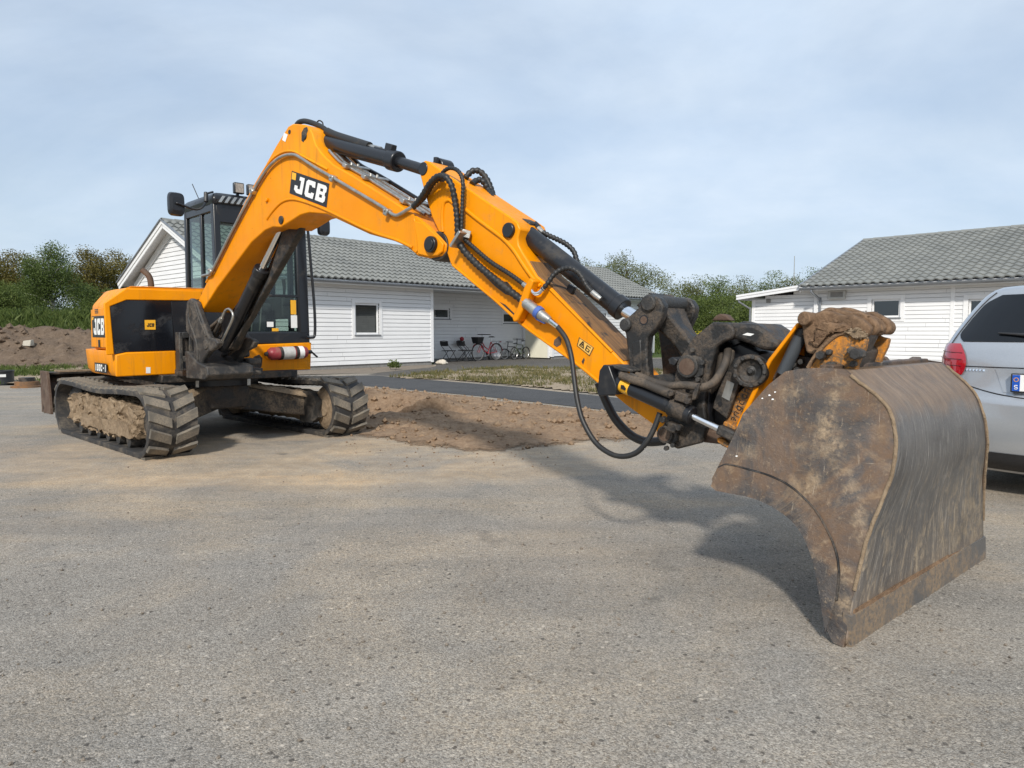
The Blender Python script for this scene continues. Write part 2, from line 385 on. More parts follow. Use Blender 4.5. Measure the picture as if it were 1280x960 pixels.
def glass(name, tint, refl=.10, trans=.72):
    t = NT(name); t.t.nodes.remove(t.b)
    tr = t.n('ShaderNodeBsdfTransparent'); tr.inputs[0].default_value = (*[x * trans for x in tint], 1)
    gl = t.n('ShaderNodeBsdfGlossy'); gl.inputs['Roughness'].default_value = .02; gl.inputs['Color'].default_value = (.9, .95, .95, 1)
    lw = t.n('ShaderNodeLayerWeight'); lw.inputs['Blend'].default_value = .5
    a = t.math('ADD', t.math('MULTIPLY', t.math('POWER', lw.outputs['Facing'], 4.0), .75), refl + .035); mxs = t.n('ShaderNodeMixShader'); t.l(a, mxs.inputs[0]); t.l(tr.outputs[0], mxs.inputs[1]); t.l(gl.outputs[0], mxs.inputs[2])
    t.l(mxs.outputs[0], t.out.inputs[0]); return t.m
M['glass'] = glass('cab_glass', (.66, .78, .72), .02, .85)
M['house_glass'] = glass('window_glass', (.5, .55, .55), .06, .6)
M['car_glass'] = glass('tinted_car_glass', (.10, .11, .12), .04, .5)
M['white'] = plain('white_sticker', (.75, .75, .73), .45, 0, .04, 8, 0)
M['black_flat'] = plain('black_sticker', (.012, .012, .013), .4, 0, .1, 8, 0)
M['amber'] = plain('yellow_sticker', (.80, .40, .02), .45, 0, .06, 8, 0)
M['stickeryellow'] = plain('pale_yellow_sticker', (.72, .43, .10), .5, 0, .06, 8, 0)
M['blue'] = plain('blue_plastic', (.06, .12, .38), .45, 0, .1, 10, .05)
M['red_ext'] = worn('faded_red_paint', (.26, .026, .036), (.20, .12, .09), .45, .45, None, 8, .05)
M['interior'] = plain('dark_cab_trim', (.035, .036, .037), .7, 0, .2, 9, .1)
M['seat'] = plain('seat_cloth', (.055, .055, .06), .9, 0, .2, 30, .2)
# ================================================================ GROUND
def asphalt_mat(name, dark, lite, sand=0.0, sc=1.0):
    t = NT(name); v = t.coord()
    v1 = t.n('ShaderNodeTexVoronoi'); v1.inputs['Scale'].default_value = 175 * sc; t.l(v, v1.inputs['Vector'])
    v2 = t.n('ShaderNodeTexVoronoi'); v2.inputs['Scale'].default_value = 380 * sc; t.l(v, v2.inputs['Vector'])
    sp = t.n('ShaderNodeSeparateColor'); t.l(v1.outputs['Color'], sp.inputs[0]); sp2 = t.n('ShaderNodeSeparateColor'); t.l(v2.outputs['Color'], sp2.inputs[0])
    mid = tuple((a + b) / 2 for a, b in zip(dark, lite))
    c1 = t.ramp(sp.outputs[0], [(.0, tuple(x * .30 for x in dark)), (.16, tuple(x * .62 for x in dark)), (.30, dark), (.55, mid), (.82, lite), (1, tuple(min(1, x * 1.35) for x in lite))])
    c2 = t.ramp(sp2.outputs[1], [(.0, tuple(x * .7 for x in dark)), (.5, mid), (1, lite)])
    c = t.mix(.46, c1, c2)
    big = t.noise(v, .33, 6, .6, .6); mids = t.noise(v, 1.7, 6, .62, .4)
    c = t.mix(.55, c, t.ramp(big, [(.3, .62), (.7, 1.0)]), 'MULTIPLY')
    c = t.mix(.42, c, t.ramp(mids, [(.32, .6), (.68, 1.05)]), 'MULTIPLY')
    if sand:
        v3 = t.n('ShaderNodeTexVoronoi'); v3.inputs['Scale'].default_value = 42; t.l(v, v3.inputs['Vector']); s3 = t.n('ShaderNodeSeparateColor'); t.l(v3.outputs['Color'], s3.inputs[0])
        dk = t.math('MULTIPLY', t.ramp(s3.outputs[0], [(.05, 1), (.07, 0)]), t.ramp(v3.outputs['Distance'], [(.28, 1), (.42, 0)])); c = t.mix(t.math('MULTIPLY', dk, .8), c, (.045, .043, .042))
        lt = t.math('MULTIPLY', t.ramp(s3.outputs[1], [(.04, 1), (.06, 0)]), t.ramp(v3.outputs['Distance'], [(.22, 1), (.36, 0)])); c = t.mix(t.math('MULTIPLY', lt, .7), c, (.55, .50, .43))
        g = t.n('ShaderNodeNewGeometry'); s = t.n('ShaderNodeSeparateXYZ'); t.l(g.outputs['Position'], s.inputs[0])
        # sand tracked out of the dug strip by the excavator: lies round the machine and thins out towards the road
        dx = t.math('DIVIDE', t.math('SUBTRACT', s.outputs['X'], -1.9), 3.6); dy = t.math('DIVIDE', t.math('SUBTRACT', s.outputs['Y'], 7.0), 2.0)
        r2 = t.math('ADD', t.math('MULTIPLY', dx, dx), t.math('MULTIPLY', dy, dy))
        near = t.ramp(r2, [(.0, 1.0), (.55, .85), (1.0, .12)])
        near = t.math('MAXIMUM', near, t.math('MULTIPLY', t.ramp(t.noise(v, .22, 3, .5), [(.42, .0), (.62, .45)]), 1.0))
        patch = t.ramp(t.noise(v, 1.1, 8, .68, .9), [(.30, 0), (.55, 1)])
        spk = t.ramp(t.noise(v, 60, 3, .6), [(.35, .25), (.6, 1)])
        m = t.math('MULTIPLY', t.math('MULTIPLY', near, patch), spk)
        c = t.mix(t.math('MULTIPLY', m, sand), c, t.ramp(t.noise(v, 7, 5), [(.3, (.36, .27, .18)), (.7, (.50, .40, .285))]))
        pale = t.math('MULTIPLY', t.ramp(t.noise(v, .55, 7, .62, .7), [(.44, 0), (.66, .75)]), t.ramp(t.noise(v, 40, 4, .65), [(.34, .25), (.62, 1)]))
        c = t.mix(pale, c, t.mix(1.0, c, (1.55, 1.36, 1.10), 'MULTIPLY'))
        lane = t.noise(t.coord((.35, 2.6, 1), (0, 0, R(43))), 1.0, 6, .6, .4)      # worn wheel lanes along the parking edge
        c = t.mix(t.ramp(lane, [(.48, 0), (.66, .7)]), c, t.mix(1.0, c, (.80, .82, .85), 'MULTIPLY'))
        lane2 = t.noise(t.coord((.25, 1.7, 1), (0, 0, R(38))), 1.0, 5, .6, .3)
        c = t.mix(t.math('MULTIPLY', t.ramp(lane2, [(.54, 0), (.70, .55)]), t.ramp(t.noise(v, 55, 3, .6), [(.35, .3), (.6, 1)])), c, t.mix(1.0, c, (1.5, 1.3, 1.02), 'MULTIPLY'))
        oil = t.ramp(t.noise(v, 2.1, 3, .5), [(.24, .5), (.33, 0)])
        c = t.mix(oil, c, (.07, .068, .065))
    t.set(col=c, rough=.88, spec=.25)
    h_ = t.math('ADD', t.math('MULTIPLY', v1.outputs['Distance'], -1.0), t.math('MULTIPLY', v2.outputs['Distance'], -.5))
    t.bump(h_, .55, .006); return t.m
M['asphalt'] = asphalt_mat('old_asphalt', (.212, .196, .173), (.45, .416, .365), 1.0)
M['path'] = asphalt_mat('newer_asphalt', (.060, .060, .062), (.125, .124, .124), 0, .8)
M['courtyard'] = asphalt_mat('gravelly_asphalt', (.075, .071, .066), (.20, .185, .165), 0, .5)
M['gravel'] = mud('gravel_bed', (.12, .10, .08), (.21, .175, .14), (.33, .28, .225))
M['soil'] = mud('dug_soil', (.13, .080, .048), (.25, .165, .102), (.36, .26, .172))
def fading(m):
    nt_ = m.node_tree; L_ = nt_.links; at = nt_.nodes.new('ShaderNodeAttribute'); at.attribute_name = 'edge'
    tcn = nt_.nodes.new('ShaderNodeTexCoord'); nn = nt_.nodes.new('ShaderNodeTexNoise'); nn.inputs['Scale'].default_value = 5.5; nn.inputs['Detail'].default_value = 9; nn.inputs['Roughness'].default_value = .72; L_.new(tcn.outputs['Object'], nn.inputs['Vector'])
    a_ = nt_.nodes.new('ShaderNodeMath'); a_.operation = 'MULTIPLY'; a_.inputs[1].default_value = 1.25; L_.new(at.outputs['Fac'], a_.inputs[0])
    b_ = nt_.nodes.new('ShaderNodeMath'); b_.operation = 'ADD'; L_.new(a_.outputs[0], b_.inputs[0]); L_.new(nn.outputs['Fac'], b_.inputs[1])
    rp_ = nt_.nodes.new('ShaderNodeValToRGB'); rp_.color_ramp.elements[0].position = .52; rp_.color_ramp.elements[1].position = .74; L_.new(b_.outputs[0], rp_.inputs[0])
    bs_ = next(k for k in nt_.nodes if k.type == 'BSDF_PRINCIPLED'); L_.new(rp_.outputs[0], bs_.inputs['Alpha']); return m
M['soil_edge'] = fading(mud('dug_soil_edge', (.13, .080, .048), (.25, .165, .102), (.36, .26, .172)))
M['verge_edge'] = None
M['sandysoil'] = mud('sandy_soil', (.20, .155, .105), (.31, .245, .17), (.42, .34, .25))
def field_mat():
    t = NT('meadow'); v = t.coord(); f = t.noise(v, .4, 8, .65); g = t.noise(v, 9, 5, .7)
    t.set(col=t.mix(.5, t.ramp(f, [(.3, (.035, .065, .014)), (.6, (.07, .10, .025)), (.8, (.14, .13, .05))]), t.ramp(g, [(.3, (.03, .055, .012)), (.7, (.10, .13, .04))])), rough=.95, spec=.15)
    t.bump(g, .7, .05); return t.m
M['field'] = field_mat()

def sheet(name, pts, z, mat, **k):
    me_ = MB().add([Vector((p[0], p[1], z)) for p in pts], [tuple(range(len(pts)))])
    return single(name, me_, mat, kind='structure', smooth=0, **k)
W2 = lambda u, v: on_z(u, v, 0.0)
single('ground', MB().add([Vector((x, y, -.03)) for x, y in ((-500, -60), (500, -60), (500, 700), (-500, 700))], [(0, 1, 2, 3)]), M['field'], kind='structure', smooth=0)
road_pts = [(-45, -25), (60, -25), (60, 30), (22, 36), W2(900, 446), W2(760, 448), W2(690, 449), W2(545, 452), W2(540, 457), W2(480, 466), W2(380, 469), W2(120, 479), W2(0, 482), W2(-400, 489)]
sheet('road', road_pts, 0.0, M['asphalt'])
court = [W2(460, 468), W2(545, 457.5), W2(545, 452), W2(690, 447), W2(760, 448), W2(900, 448), W2(900, 468), W2(760, 461), W2(640, 460), W2(560, 464), W2(495, 471)]
sheet('courtyard', court, .004, M['courtyard'])
path_n = [(385, 477), (448, 482), (520, 488), (600, 495.5), (700, 506.5), (800, 518), (900, 531), (1010, 546)]
path_f = [(1010, 520), (900, 511), (850, 506), (760, 496.5), (640, 484), (560, 477), (500, 472.5), (470, 469.5), (385, 471)]
sheet('footpath', [W2(*k) for k in path_n + path_f], .008, M['path'])
sheet('gravel_bed', [W2(330, 469.5), W2(330, 464.5), W2(390, 462), W2(541, 455.5), W2(543, 459), W2(470, 466.5)], .006, M['gravel'])

def inside(poly, x, y):
    c = False; j = len(poly) - 1
    for i in range(len(poly)):
        xi, yi, xj, yj = poly[i][0], poly[i][1], poly[j][0], poly[j][1]
        if (yi > y) != (yj > y) and x < (xj - xi) * (y - yi) / (yj - yi + 1e-12) + xi: c = not c
        j = i
    return c
def edge_dist(poly, x, y):
    P_ = np.array([(p[0], p[1]) for p in poly]); Q_ = np.roll(P_, -1, 0); d = Q_ - P_; w = np.array([x, y]) - P_
    t = np.clip((w * d).sum(1) / ((d * d).sum(1) + 1e-12), 0, 1); return float(np.sqrt((((P_ + d * t[:, None]) - (x, y)) ** 2).sum(1).min()))
def height_patch(name, poly, step, hfun, mat, base=.0, kind='structure', rag=.12, label=None, cat=None):
    xs = [p[0] for p in poly]; ys = [p[1] for p in poly]; x0, y0 = min(xs) - .3, min(ys) - .3
    nx, ny = int((max(xs) + .3 - x0) / step) + 1, int((max(ys) + .3 - y0) / step) + 1; vs, fs, ed = [], [], []
    idx = {}
    for j in range(ny):
        for i in range(nx):
            x, y = x0 + i * step, y0 + j * step
            wx = x + rag * noise.noise(Vector((x * 1.7, y * 1.7, 3))) + rag * .6 * noise.noise(Vector((x * 5, y * 5, 8))); wy = y + rag * noise.noise(Vector((x * 1.7, y * 1.7, 13)))
            if inside(poly, wx, wy):
                d = edge_dist(poly, wx, wy); idx[i, j] = len(vs); ed.append(d); vs.append(Vector((x, y, base + hfun(x, y, d))))
    for (i, j) in idx:
        q = [(i, j), (i + 1, j), (i + 1, j + 1), (i, j + 1)]
        if all(k in idx for k in q): fs.append(tuple(idx[k] for k in q))
    o_ = single(name, MB().add(vs, fs), mat, label=label, cat=cat, kind=kind, smooth=60, fix=False)
    at_ = o_.data.attributes.new('edge', 'FLOAT', 'POINT'); at_.data.foreach_set('value', np.array(ed, dtype=np.float32)); return o_
def fbm(x, y, s, o=4, z=0.):
    a, r, t = 1., 0., 0.
    for k in range(o): r += a * noise.noise(Vector((x * s, y * s, z + k * 7.3))); t += a; a *= .55; s *= 2.07
    return r / t
dirt_poly = [W2(*k) for k in ((452, 483.5), (520, 489.5), (600, 497), (700, 508), (800, 519.5), (900, 532), (960, 541), (900, 549), (830, 551.5), (760, 553), (700, 557), (660, 562), (622, 566), (560, 563.5), (505, 557), (470, 549), (440, 546), (405, 525), (420, 500))]
hole = W2(475, 521)
def dirt_h(x, y, d):
    e = min(1, d / .6) ** 1.3; h_ = (.025 + .07 * max(0, fbm(x, y, .9, 5, 2) + .28) + .05 * abs(fbm(x, y, 4.2, 3, 9)) + .035 * fbm(x, y, 11, 3, 4)) * e
    q = Vector((x - hole.x, y - hole.y)).length; h_ += .22 * math.exp(-((q - .75) / .4) ** 2) * e * (1 if y > hole.y - .2 else .3) - .05 * math.exp(-(q / .45) ** 2)
    h_ += (.030 * fbm(x, y, 17, 3, 14) + (.08 * max(0, fbm(x, y, 2.6, 3, 21))) + .05 * abs(fbm(x, y, 6.5, 3, 31))) * e
    return .003 + max(0, h_) * .95
height_patch('dug_soil', dirt_poly, .042, dirt_h, M['soil_edge'], rag=.2)
# clods on the dug strip
clods = MB()
def pebble(mb, c, r, seed):
    vs = []; 
    for (x, y, z) in ((1, 0, 0), (-1, 0, 0), (0, 1, 0), (0, -1, 0), (0, 0, 1), (0, 0, -1), (.7, .7, .3), (-.7, .6, .4), (.5, -.7, .5), (-.6, -.6, .5)):
        q = Vector((x, y, z * .75)); vs.append(c + q.normalized() * r * (.75 + .5 * random.random()))
    F_ = [(0, 6, 4), (6, 2, 4), (2, 7, 4), (7, 1, 4), (1, 9, 4), (9, 3, 4), (3, 8, 4), (8, 0, 4), (0, 2, 6), (2, 1, 7), (1, 3, 9), (3, 0, 8), (0, 5, 2), (2, 5, 1), (1, 5, 3), (3, 5, 0)]
    mb.add(vs, F_)
bx0, bx1 = min(p.x for p in dirt_poly), max(p.x for p in dirt_poly); by0, by1 = min(p.y for p in dirt_poly), max(p.y for p in dirt_poly)
n_ = 0
while n_ < 1500:
    x, y = random.uniform(bx0, bx1), random.uniform(by0, by1)
    if inside(dirt_poly, x, y):
        d = edge_dist(dirt_poly, x, y); r = .008 + .045 * random.random() ** 5; pebble(clods, Vector((x, y, dirt_h(x, y, d) + r * .1)), r, n_); n_ += 1
for k in range(160):         # crumbs spilled on the asphalt
    q = W2(random.uniform(430, 700), random.uniform(548, 585)); r = .003 + .008 * random.random() ** 3; pebble(clods, Vector((q.x, q.y, r * .4)), r, k)
single('soil_clods', clods, M['soil'], kind='stuff', smooth=60)
peb = MB()
for k in range(900):         # loose grit on the road
    u, v = random.uniform(-60, 1340), 520 + 440 * random.random() ** 1.3; q = W2(u, v); r = .0025 + .006 * random.random() ** 3; pebble(peb, Vector((q.x, q.y, r * .35)), r, k)
single('loose_grit', peb, M['gravel'], kind='stuff', smooth=60)

# grass and soil between the footpath and the courtyard
lawn_poly = [W2(*k) for k in ((484, 473), (500, 471), (560, 465), (640, 461), (760, 462), (880, 467), (980, 476), (980, 516), (850, 504.5), (760, 495), (640, 482.5), (560, 475.5))]
height_patch('lawn_soil', lawn_poly, .16, lambda x, y, d: .012 + .05 * min(1, d / .6) * (1 + fbm(x, y, 1.3, 4, 3)), M['sandysoil'])
# left verge: sandy strip, spoil heap and grass bank
verge = [W2(-400, 489), W2(0, 482), W2(120, 479), W2(260, 473), W2(300, 446), W2(100, 440), W2(-400, 440)]
height_patch('verge', verge, .3, lambda x, y, d: .012 + .04 * min(1, d / .6) * (1 + fbm(x, y, .8, 4, 5)), M['sandysoil'], rag=.3)
def heap_h(x, y):
    c = at_y(30, 430, 24.5); t = (y - 24.5); along = (x - c.x)
    prof = math.exp(-((t - 1.2) / 2.0) ** 2)
    top = 1.28 + .22 * fbm(x, y, .5, 3, 1) - .10 * max(0, along - .3) ** 1.5
    h_ = max(0, top) * prof * (1 / (1 + math.exp((along - 4.2) * 2.2)))
    return h_ + (.42 * fbm(x, y, 1.3, 5, 6) + .26 * abs(fbm(x, y, 3.4, 4, 2)) + .10 * fbm(x, y, 9, 2, 5)) * min(1, h_ * 2.5)
rows = []
for y in np.arange(21.2, 29.5, .11): rows.append([Vector((x, y, max(-.05, heap_h(x, y) - .02))) for x in np.arange(-30, -9, .13)])
single('spoil_heap', MB().grid(rows), mud('spoil_soil', (.055, .038, .027), (.125, .09, .063), (.215, .16, .115)), kind='structure', smooth=60, fix=False)
hc = MB()
for k in range(420):
    x, y = random.uniform(-22, -10), random.uniform(21.6, 27); h_ = heap_h(x, y); r = .03 + .11 * random.random() ** 4
    if h_ > .12: pebble(hc, Vector((x, y, h_ - .02 + r * .25)), r, k)
single('heap_clods', hc, bpy.data.materials['spoil_soil'], kind='stuff', smooth=30)
def bank_h(x, y): 
    t = max(0, min(1, (y - 24.5) / 6.5)); return 1.95 * t * t * (3 - 2 * t) + .18 * fbm(x, y, .35, 3, 4)
rows = []
for y in np.arange(25, 75, .8): rows.append([Vector((x, y, bank_h(x, y) * (1 / (1 + math.exp((x + 8.5) * 1.2))) - .15)) for x in np.arange(-75, 2, .9)])
single('grass_bank', MB().grid(rows), M['field'], kind='structure', smooth=60, fix=False)

def leaf_mat(name, dark, lite, trans=.35):
    t = NT(name); a = t.n('ShaderNodeAttribute'); a.attribute_name = 'tint'
    c = t.ramp(a.outputs['Fac'], [(0, dark), (1, lite)]); t.set(col=c, rough=.6, spec=.25)
    tl = t.n('ShaderNodeBsdfTranslucent'); t.l(c, tl.inputs[0]); ms = t.n('ShaderNodeMixShader'); ms.inputs[0].default_value = trans
    t.l(t.b.outputs[0], ms.inputs[1]); t.l(tl.outputs[0], ms.inputs[2]); t.l(ms.outputs[0], t.out.inputs[0]); return t.m
M['grass'] = leaf_mat('grass_blades', (.045, .075, .014), (.13, .165, .045))
M['drygrass'] = leaf_mat('dry_grass', (.07, .085, .025), (.24, .20, .09))
def blades(name, pts, hmin, hmax, w, mat, label=None):
    """pts (n,3): tufts of thin upright blades"""
    n = len(pts); k = 5; base = np.repeat(pts, k, 0); m = n * k
    a = rng.uniform(0, 2 * np.pi, m); h_ = rng.uniform(hmin, hmax, m) * np.repeat(rng.uniform(.6, 1.2, n), k); off = rng.normal(0, .035, (m, 2))
    base = base.copy(); base[:, :2] += off; lean = rng.normal(0, .35, (m, 2)) * h_[:, None]
    dx = np.stack([np.cos(a), np.sin(a), np.zeros(m)], 1) * w * rng.uniform(.6, 1.3, m)[:, None]
    v0 = base - dx; v1 = base + dx; mid = base + np.concatenate([lean * .4, (h_ * .6)[:, None]], 1); tip = base + np.concatenate([lean, h_[:, None]], 1)
    vs = np.stack([v0, v1, mid + dx * .6, tip], 1).reshape(-1, 3); fs = np.arange(m * 4).reshape(-1, 4)
    o = bpy.data.objects.new(name, np_mesh(name, vs, fs, mat, np.repeat(rng.uniform(0, 1, n), k))); col.objects.link(o); return tag(o, label, None, None, 'stuff')
def scatter_poly(poly, n, zf, dens=None):
    xs = [p[0] for p in poly]; ys = [p[1] for p in poly]; o = []
    while len(o) < n:
        x, y = random.uniform(min(xs), max(xs)), random.uniform(min(ys), max(ys))
        if inside(poly, x, y) and (dens is None or random.random() < dens(x, y)): o.append((x, y, zf(x, y)))
    return np.array(o)
blades('lawn_grass', scatter_poly(lawn_poly, 5200, lambda x, y: .03, lambda x, y: max(.04, min(1, .45 + 1.6 * fbm(x, y, .8, 3, 1)))), .04, .13, .009, M['drygrass'])
blades('verge_grass', scatter_poly(verge, 9000, lambda x, y: .03, lambda x, y: max(0, min(1, .35 + 2.2 * fbm(x, y, .45, 3, 7) - abs(y - 19.5) * .08))), .05, .16, .012, M['grass'])
q = []
while len(q) < 16000:
    x, y = random.uniform(-34, -7), random.uniform(25.2, 38); s_ = 1 / (1 + math.exp((x + 8.5) * 1.2)); z = bank_h(x, y) * s_ - .15
    if z > heap_h(x, y) - .05 if y < 29 else z > 0: q.append((x, y, z))
blades('bank_grass', np.array(q), .12, .42, .022, M['grass'])
q = np.array([(random.uniform(0, 40), random.uniform(38, 75), -.03) for k in range(9000)])
blades('meadow_grass', q, .15, .45, .03, M['grass'])

# ================================================================ HOUSES
def cladding_mat():
    t = NT('white_board'); v = t.coord(); f = t.noise(t.coord((1, 1, 14)), 2.2, 5, .6); g = t.noise(v, 1.1, 4)
    t.set(col=t.mix(.5, t.ramp(f, [(.3, (.66, .67, .68)), (.7, (.77, .77, .77))]), t.ramp(g, [(.3, (.66, .66, .66)), (.7, (.77, .77, .77))])), rough=.55, spec=.3)
    t.bump(t.noise(t.coord((1.5, 1.5, 60)), 6, 4), .08, .004); return t.m
M['board'] = cladding_mat(); M['trim'] = plain('white_trim', (.75, .75, .75), .5, 0, .04, 5, .03)
M['soffit'] = plain('grey_white_soffit', (.60, .60, .61), .6, 0, .05, 5, .03)
def tile_mat():
    t = NT('grey_roof_tile'); v = t.coord(); vo = t.n('ShaderNodeTexVoronoi'); vo.inputs['Scale'].default_value = 3.1; t.l(v, vo.inputs['Vector']); s = t.n('ShaderNodeSeparateColor'); t.l(vo.outputs['Color'], s.inputs[0])
    t.set(col=t.mix(.35, t.ramp(t.noise(v, .8, 6), [(.3, (.165, .172, .165)), (.7, (.225, .23, .215))]), t.ramp(s.outputs[0], [(0, (.15, .156, .15)), (1, (.245, .25, .235))])), rough=.8, spec=.3)
    t.bump(t.noise(v, 60, 4), .2, .004); return t.m
M['tile'] = tile_mat(); M['gutter'] = plain('grey_gutter', (.20, .215, .235), .35, .3, .08, 5, 0)
M['plinth'] = plain('concrete_plinth', (.22, .215, .205), .9, 0, .15, 10, .3)
M['sill'] = plain('grey_sill', (.20, .21, .22), .4, .4, .08, 5, 0); M['door'] = plain('cream_door', (.72, .69, .56), .45, 0, .03, 4, .02)
M['room_dark'] = plain('dark_room', (.035, .035, .034), .9, 0, .4, 3, .1); M['blind'] = plain('pale_blind', (.28, .29, .28), .8, 0, .1, 12, .1)  # dark_room: dimness indoors behind the windows, put into the colour
M['leafgreen'] = plain('pot_plant', (.05, .10, .03), .6, 0, .3, 20, .1)

def wall_boards(mb, o, ex_, nrm, L, z0, z1, holes=(), pitch=.135, xr=None):
    """lapped boards: o base point, ex_ along the wall, nrm outward; holes (x0, x1, z0, z1)"""
    brk = set()
    k = 0
    while z0 + k * pitch < z1: brk.add(round(z0 + k * pitch, 4)); k += 1
    brk.add(round(z1, 4))
    for h_ in holes: brk |= {round(max(z0, min(z1, h_[2])), 4), round(max(z0, min(z1, h_[3])), 4)}
    brk = sorted(brk)
    off = lambda z, r: .022 - .014 * min(1, max(0, (z - (z0 + r * pitch)) / pitch))
    for a, b in zip(brk[:-1], brk[1:]):
        if b - a < .004: continue
        m_ = (a + b) / 2; r = int((m_ - z0) / pitch); lo, hi = (0, L) if xr is None else xr(m_)
        if hi - lo < .02: continue
        seg = [(lo, hi)]
        for h_ in holes:
            if h_[2] < m_ < h_[3]:
                ns = []
                for (p, q) in seg:
                    if h_[0] > p: ns.append((p, min(q, h_[0])))
                    if h_[1] < q: ns.append((max(p, h_[1]), q))
                seg = [s for s in ns if s[1] - s[0] > .01]
        cut = []
        for (p, q) in seg:              # boards butt end to end
            x = p; rj = random.Random(int(r * 131 + L * 977))
            while q - x > 4.6: w_ = rj.uniform(2.2, 4.4); cut.append((x, x + w_)); x += w_ + .005
            cut.append((x, q))
        for (p, q) in cut:
            P0 = lambda x, z, n_: o + ex_ * x + Vector((0, 0, z)) + nrm * n_
            oa, ob = off(a, r), off(b, r)
            g_ = .013 if abs(a - (z0 + r * pitch)) < .002 else 0
            if b - a < g_ + .004: g_ = 0
            mb.add([P0(p, a + g_, oa), P0(q, a + g_, oa), P0(q, b, ob), P0(p, b, ob)], [(0, 1, 2, 3)])
            if g_: mb.add([P0(p, a + g_, oa), P0(q, a + g_, oa), P0(q, a + g_, -.030), P0(p, a + g_, -.030)], [(0, 1, 2, 3)]); mb.add([P0(p, a - .01, -.031), P0(q, a - .01, -.031), P0(q, a + g_ + .01, -.031), P0(p, a + g_ + .01, -.031)], [(0, 1, 2, 3)])
def roof_sheet(mb, p0, ex_, up, L, S, pitch=.30, row=.345):
    """wavy tiles: p0 eave start, ex_ along the eave, up along the slope (unit)"""
    nrm = ex_.cross(up).normalized()
    if nrm.z < 0: nrm = -nrm
    nc = int(round(L / pitch)); pitch = L / nc; nr = int(round(S / row)); row = S / nr
    wave = [0, .046, .056, .042, .008, -.005]; xs_ = [0, .16, .33, .52, .70, .86]
    for r in range(nr):
        lines = []
        for (t, lift) in ((r * row - .05 * 0, -.006), (r * row, .040), ((r + 1) * row, .0)):
            ln = []
            for c in range(nc):
                for k in range(6): ln.append(p0 + ex_ * ((c + xs_[k]) * pitch) + up * t + nrm * (wave[k] * .85 + lift))
            ln.append(p0 + ex_ * L + up * t + nrm * lift); lines.append(ln)
        mb.grid(lines)
def window(house, fr_o, exw, nrm, x0, x1, z0, z1, casing=.10, sill=True, deep=.10, blind=0.0, dark=True, root_name='window'):
    pp = lambda x, z, n_: fr_o + exw * x + Vector((0, 0, z)) + nrm * n_
    def bar(mb, a, b, c, d, n0, n1): mb.prism([pp(a, c, n0), pp(b, c, n0), pp(b, d, n0), pp(a, d, n0)], [pp(a, c, n1), pp(b, c, n1), pp(b, d, n1), pp(a, d, n1)])
    mb = MB(); c = casing
    bar(mb, x0 - c, x0, z0 - c, z1 + c, .004, .034); bar(mb, x1, x1 + c, z0 - c, z1 + c, .004, .034); bar(mb, x0, x1, z1, z1 + c, .004, .034); bar(mb, x0, x1, z0 - c, z0, .004, .034)
    w = part(house, root_name, mb, M['trim'], bevel=.004)
    mb = MB(); f = .06
    bar(mb, x0, x0 + f, z0, z1, -deep, -.02); bar(mb, x1 - f, x1, z0, z1, -deep, -.02); bar(mb, x0 + f, x1 - f, z1 - f, z1, -deep, -.02); bar(mb, x0 + f, x1 - f, z0, z0 + f, -deep, -.02)
    part(house, 'frame', mb, M['trim'], w, bevel=.004)
    mb = MB(); bar(mb, x0 + f * .8, x1 - f * .8, z0 + f * .8, z1 - f * .8, -.07, -.064); part(house, 'pane', mb, M['house_glass'], w)
    mb = MB(); bar(mb, x0 + .01, x1 - .01, z0 + .01, z1 - .01, -.62, -.60); part(house, 'room_back', mb, M['room_dark'], w)
    mb = MB()
    for a, b, c_, d in ((x0, x0 + .01, z0, z1), (x1 - .01, x1, z0, z1), (x0, x1, z0, z0 + .01), (x0, x1, z1 - .01, z1)): bar(mb, a, b, c_, d, -.61, -deep)
    part(house, 'reveal', mb, M['room_dark'], w)
    if blind:
        mb = MB(); n_ = int((z1 - z0) * blind / .05)
        for k in range(n_): bar(mb, x0 + .07, x1 - .07, z1 - .07 - k * .05 - .042, z1 - .07 - k * .05, -.20, -.19)
        part(house, 'blind', mb, M['blind'], w)
    if sill: mb = MB(); bar(mb, x0 - .04, x1 + .04, z0 - .045, z0 - .005, -.02, .07); part(house, 'sill', mb, M['sill'], w, bevel=.004)
    return w
def ridge(house, a, b, parent, r=.11, L=.40):
    d = (b - a); n_ = int(round(d.length / L)); d = d / n_; me = None
    inv = root_matrix(house).inverted()
    for k in range(n_):
        if me is None:
            mb = MB(); s = d.normalized(); sd_ = s.cross(Vector((0, 0, 1))).normalized(); rows = []
            for t, rr in ((0, r), (d.length * 1.06, r * .86)):
                rows.append([a + s * t + sd_ * (rr * math.cos(q)) + Vector((0, 0, rr * .8 * math.sin(q) - .02)) for q in np.linspace(0, math.pi, 9)])
            rows += [[p - Vector((0, 0, .02)) for p in rows[1]], [p - Vector((0, 0, .02)) for p in rows[0]], rows[0]]
            mb.grid(rows); me = mesh_of('ridge_tile', mb, inv, 40); me.materials.append(M['tile'])
        o = bpy.data.objects.new('ridge_tile', me); col.objects.link(o); o.parent = parent
        o.location = (inv.to_3x3() @ (d * k)) + Vector((0, 0, .004 * (k % 2)))

# ---- long white house on the left
HC = on_z(541, 456); HA = math.atan2(.739, .674); HF = Frame(HC, HA)      # x along the wall, y to the back
hl = thing('white_house', (HC.x, HC.y, 0), HA, 'long white boarded house with recessed porch and bicycles outside, behind the excavator', 'house')
X0, X1, XR, RY, DEP = -7.55, 15.0, 6.75, 1.75, 6.5
ZE, ZRG, RDG, OV = 2.80, 4.52, 3.22, .50
wx = lambda u, v, y=0.0: HF.y_plane(u, v, y)
n_f = -HF.ey
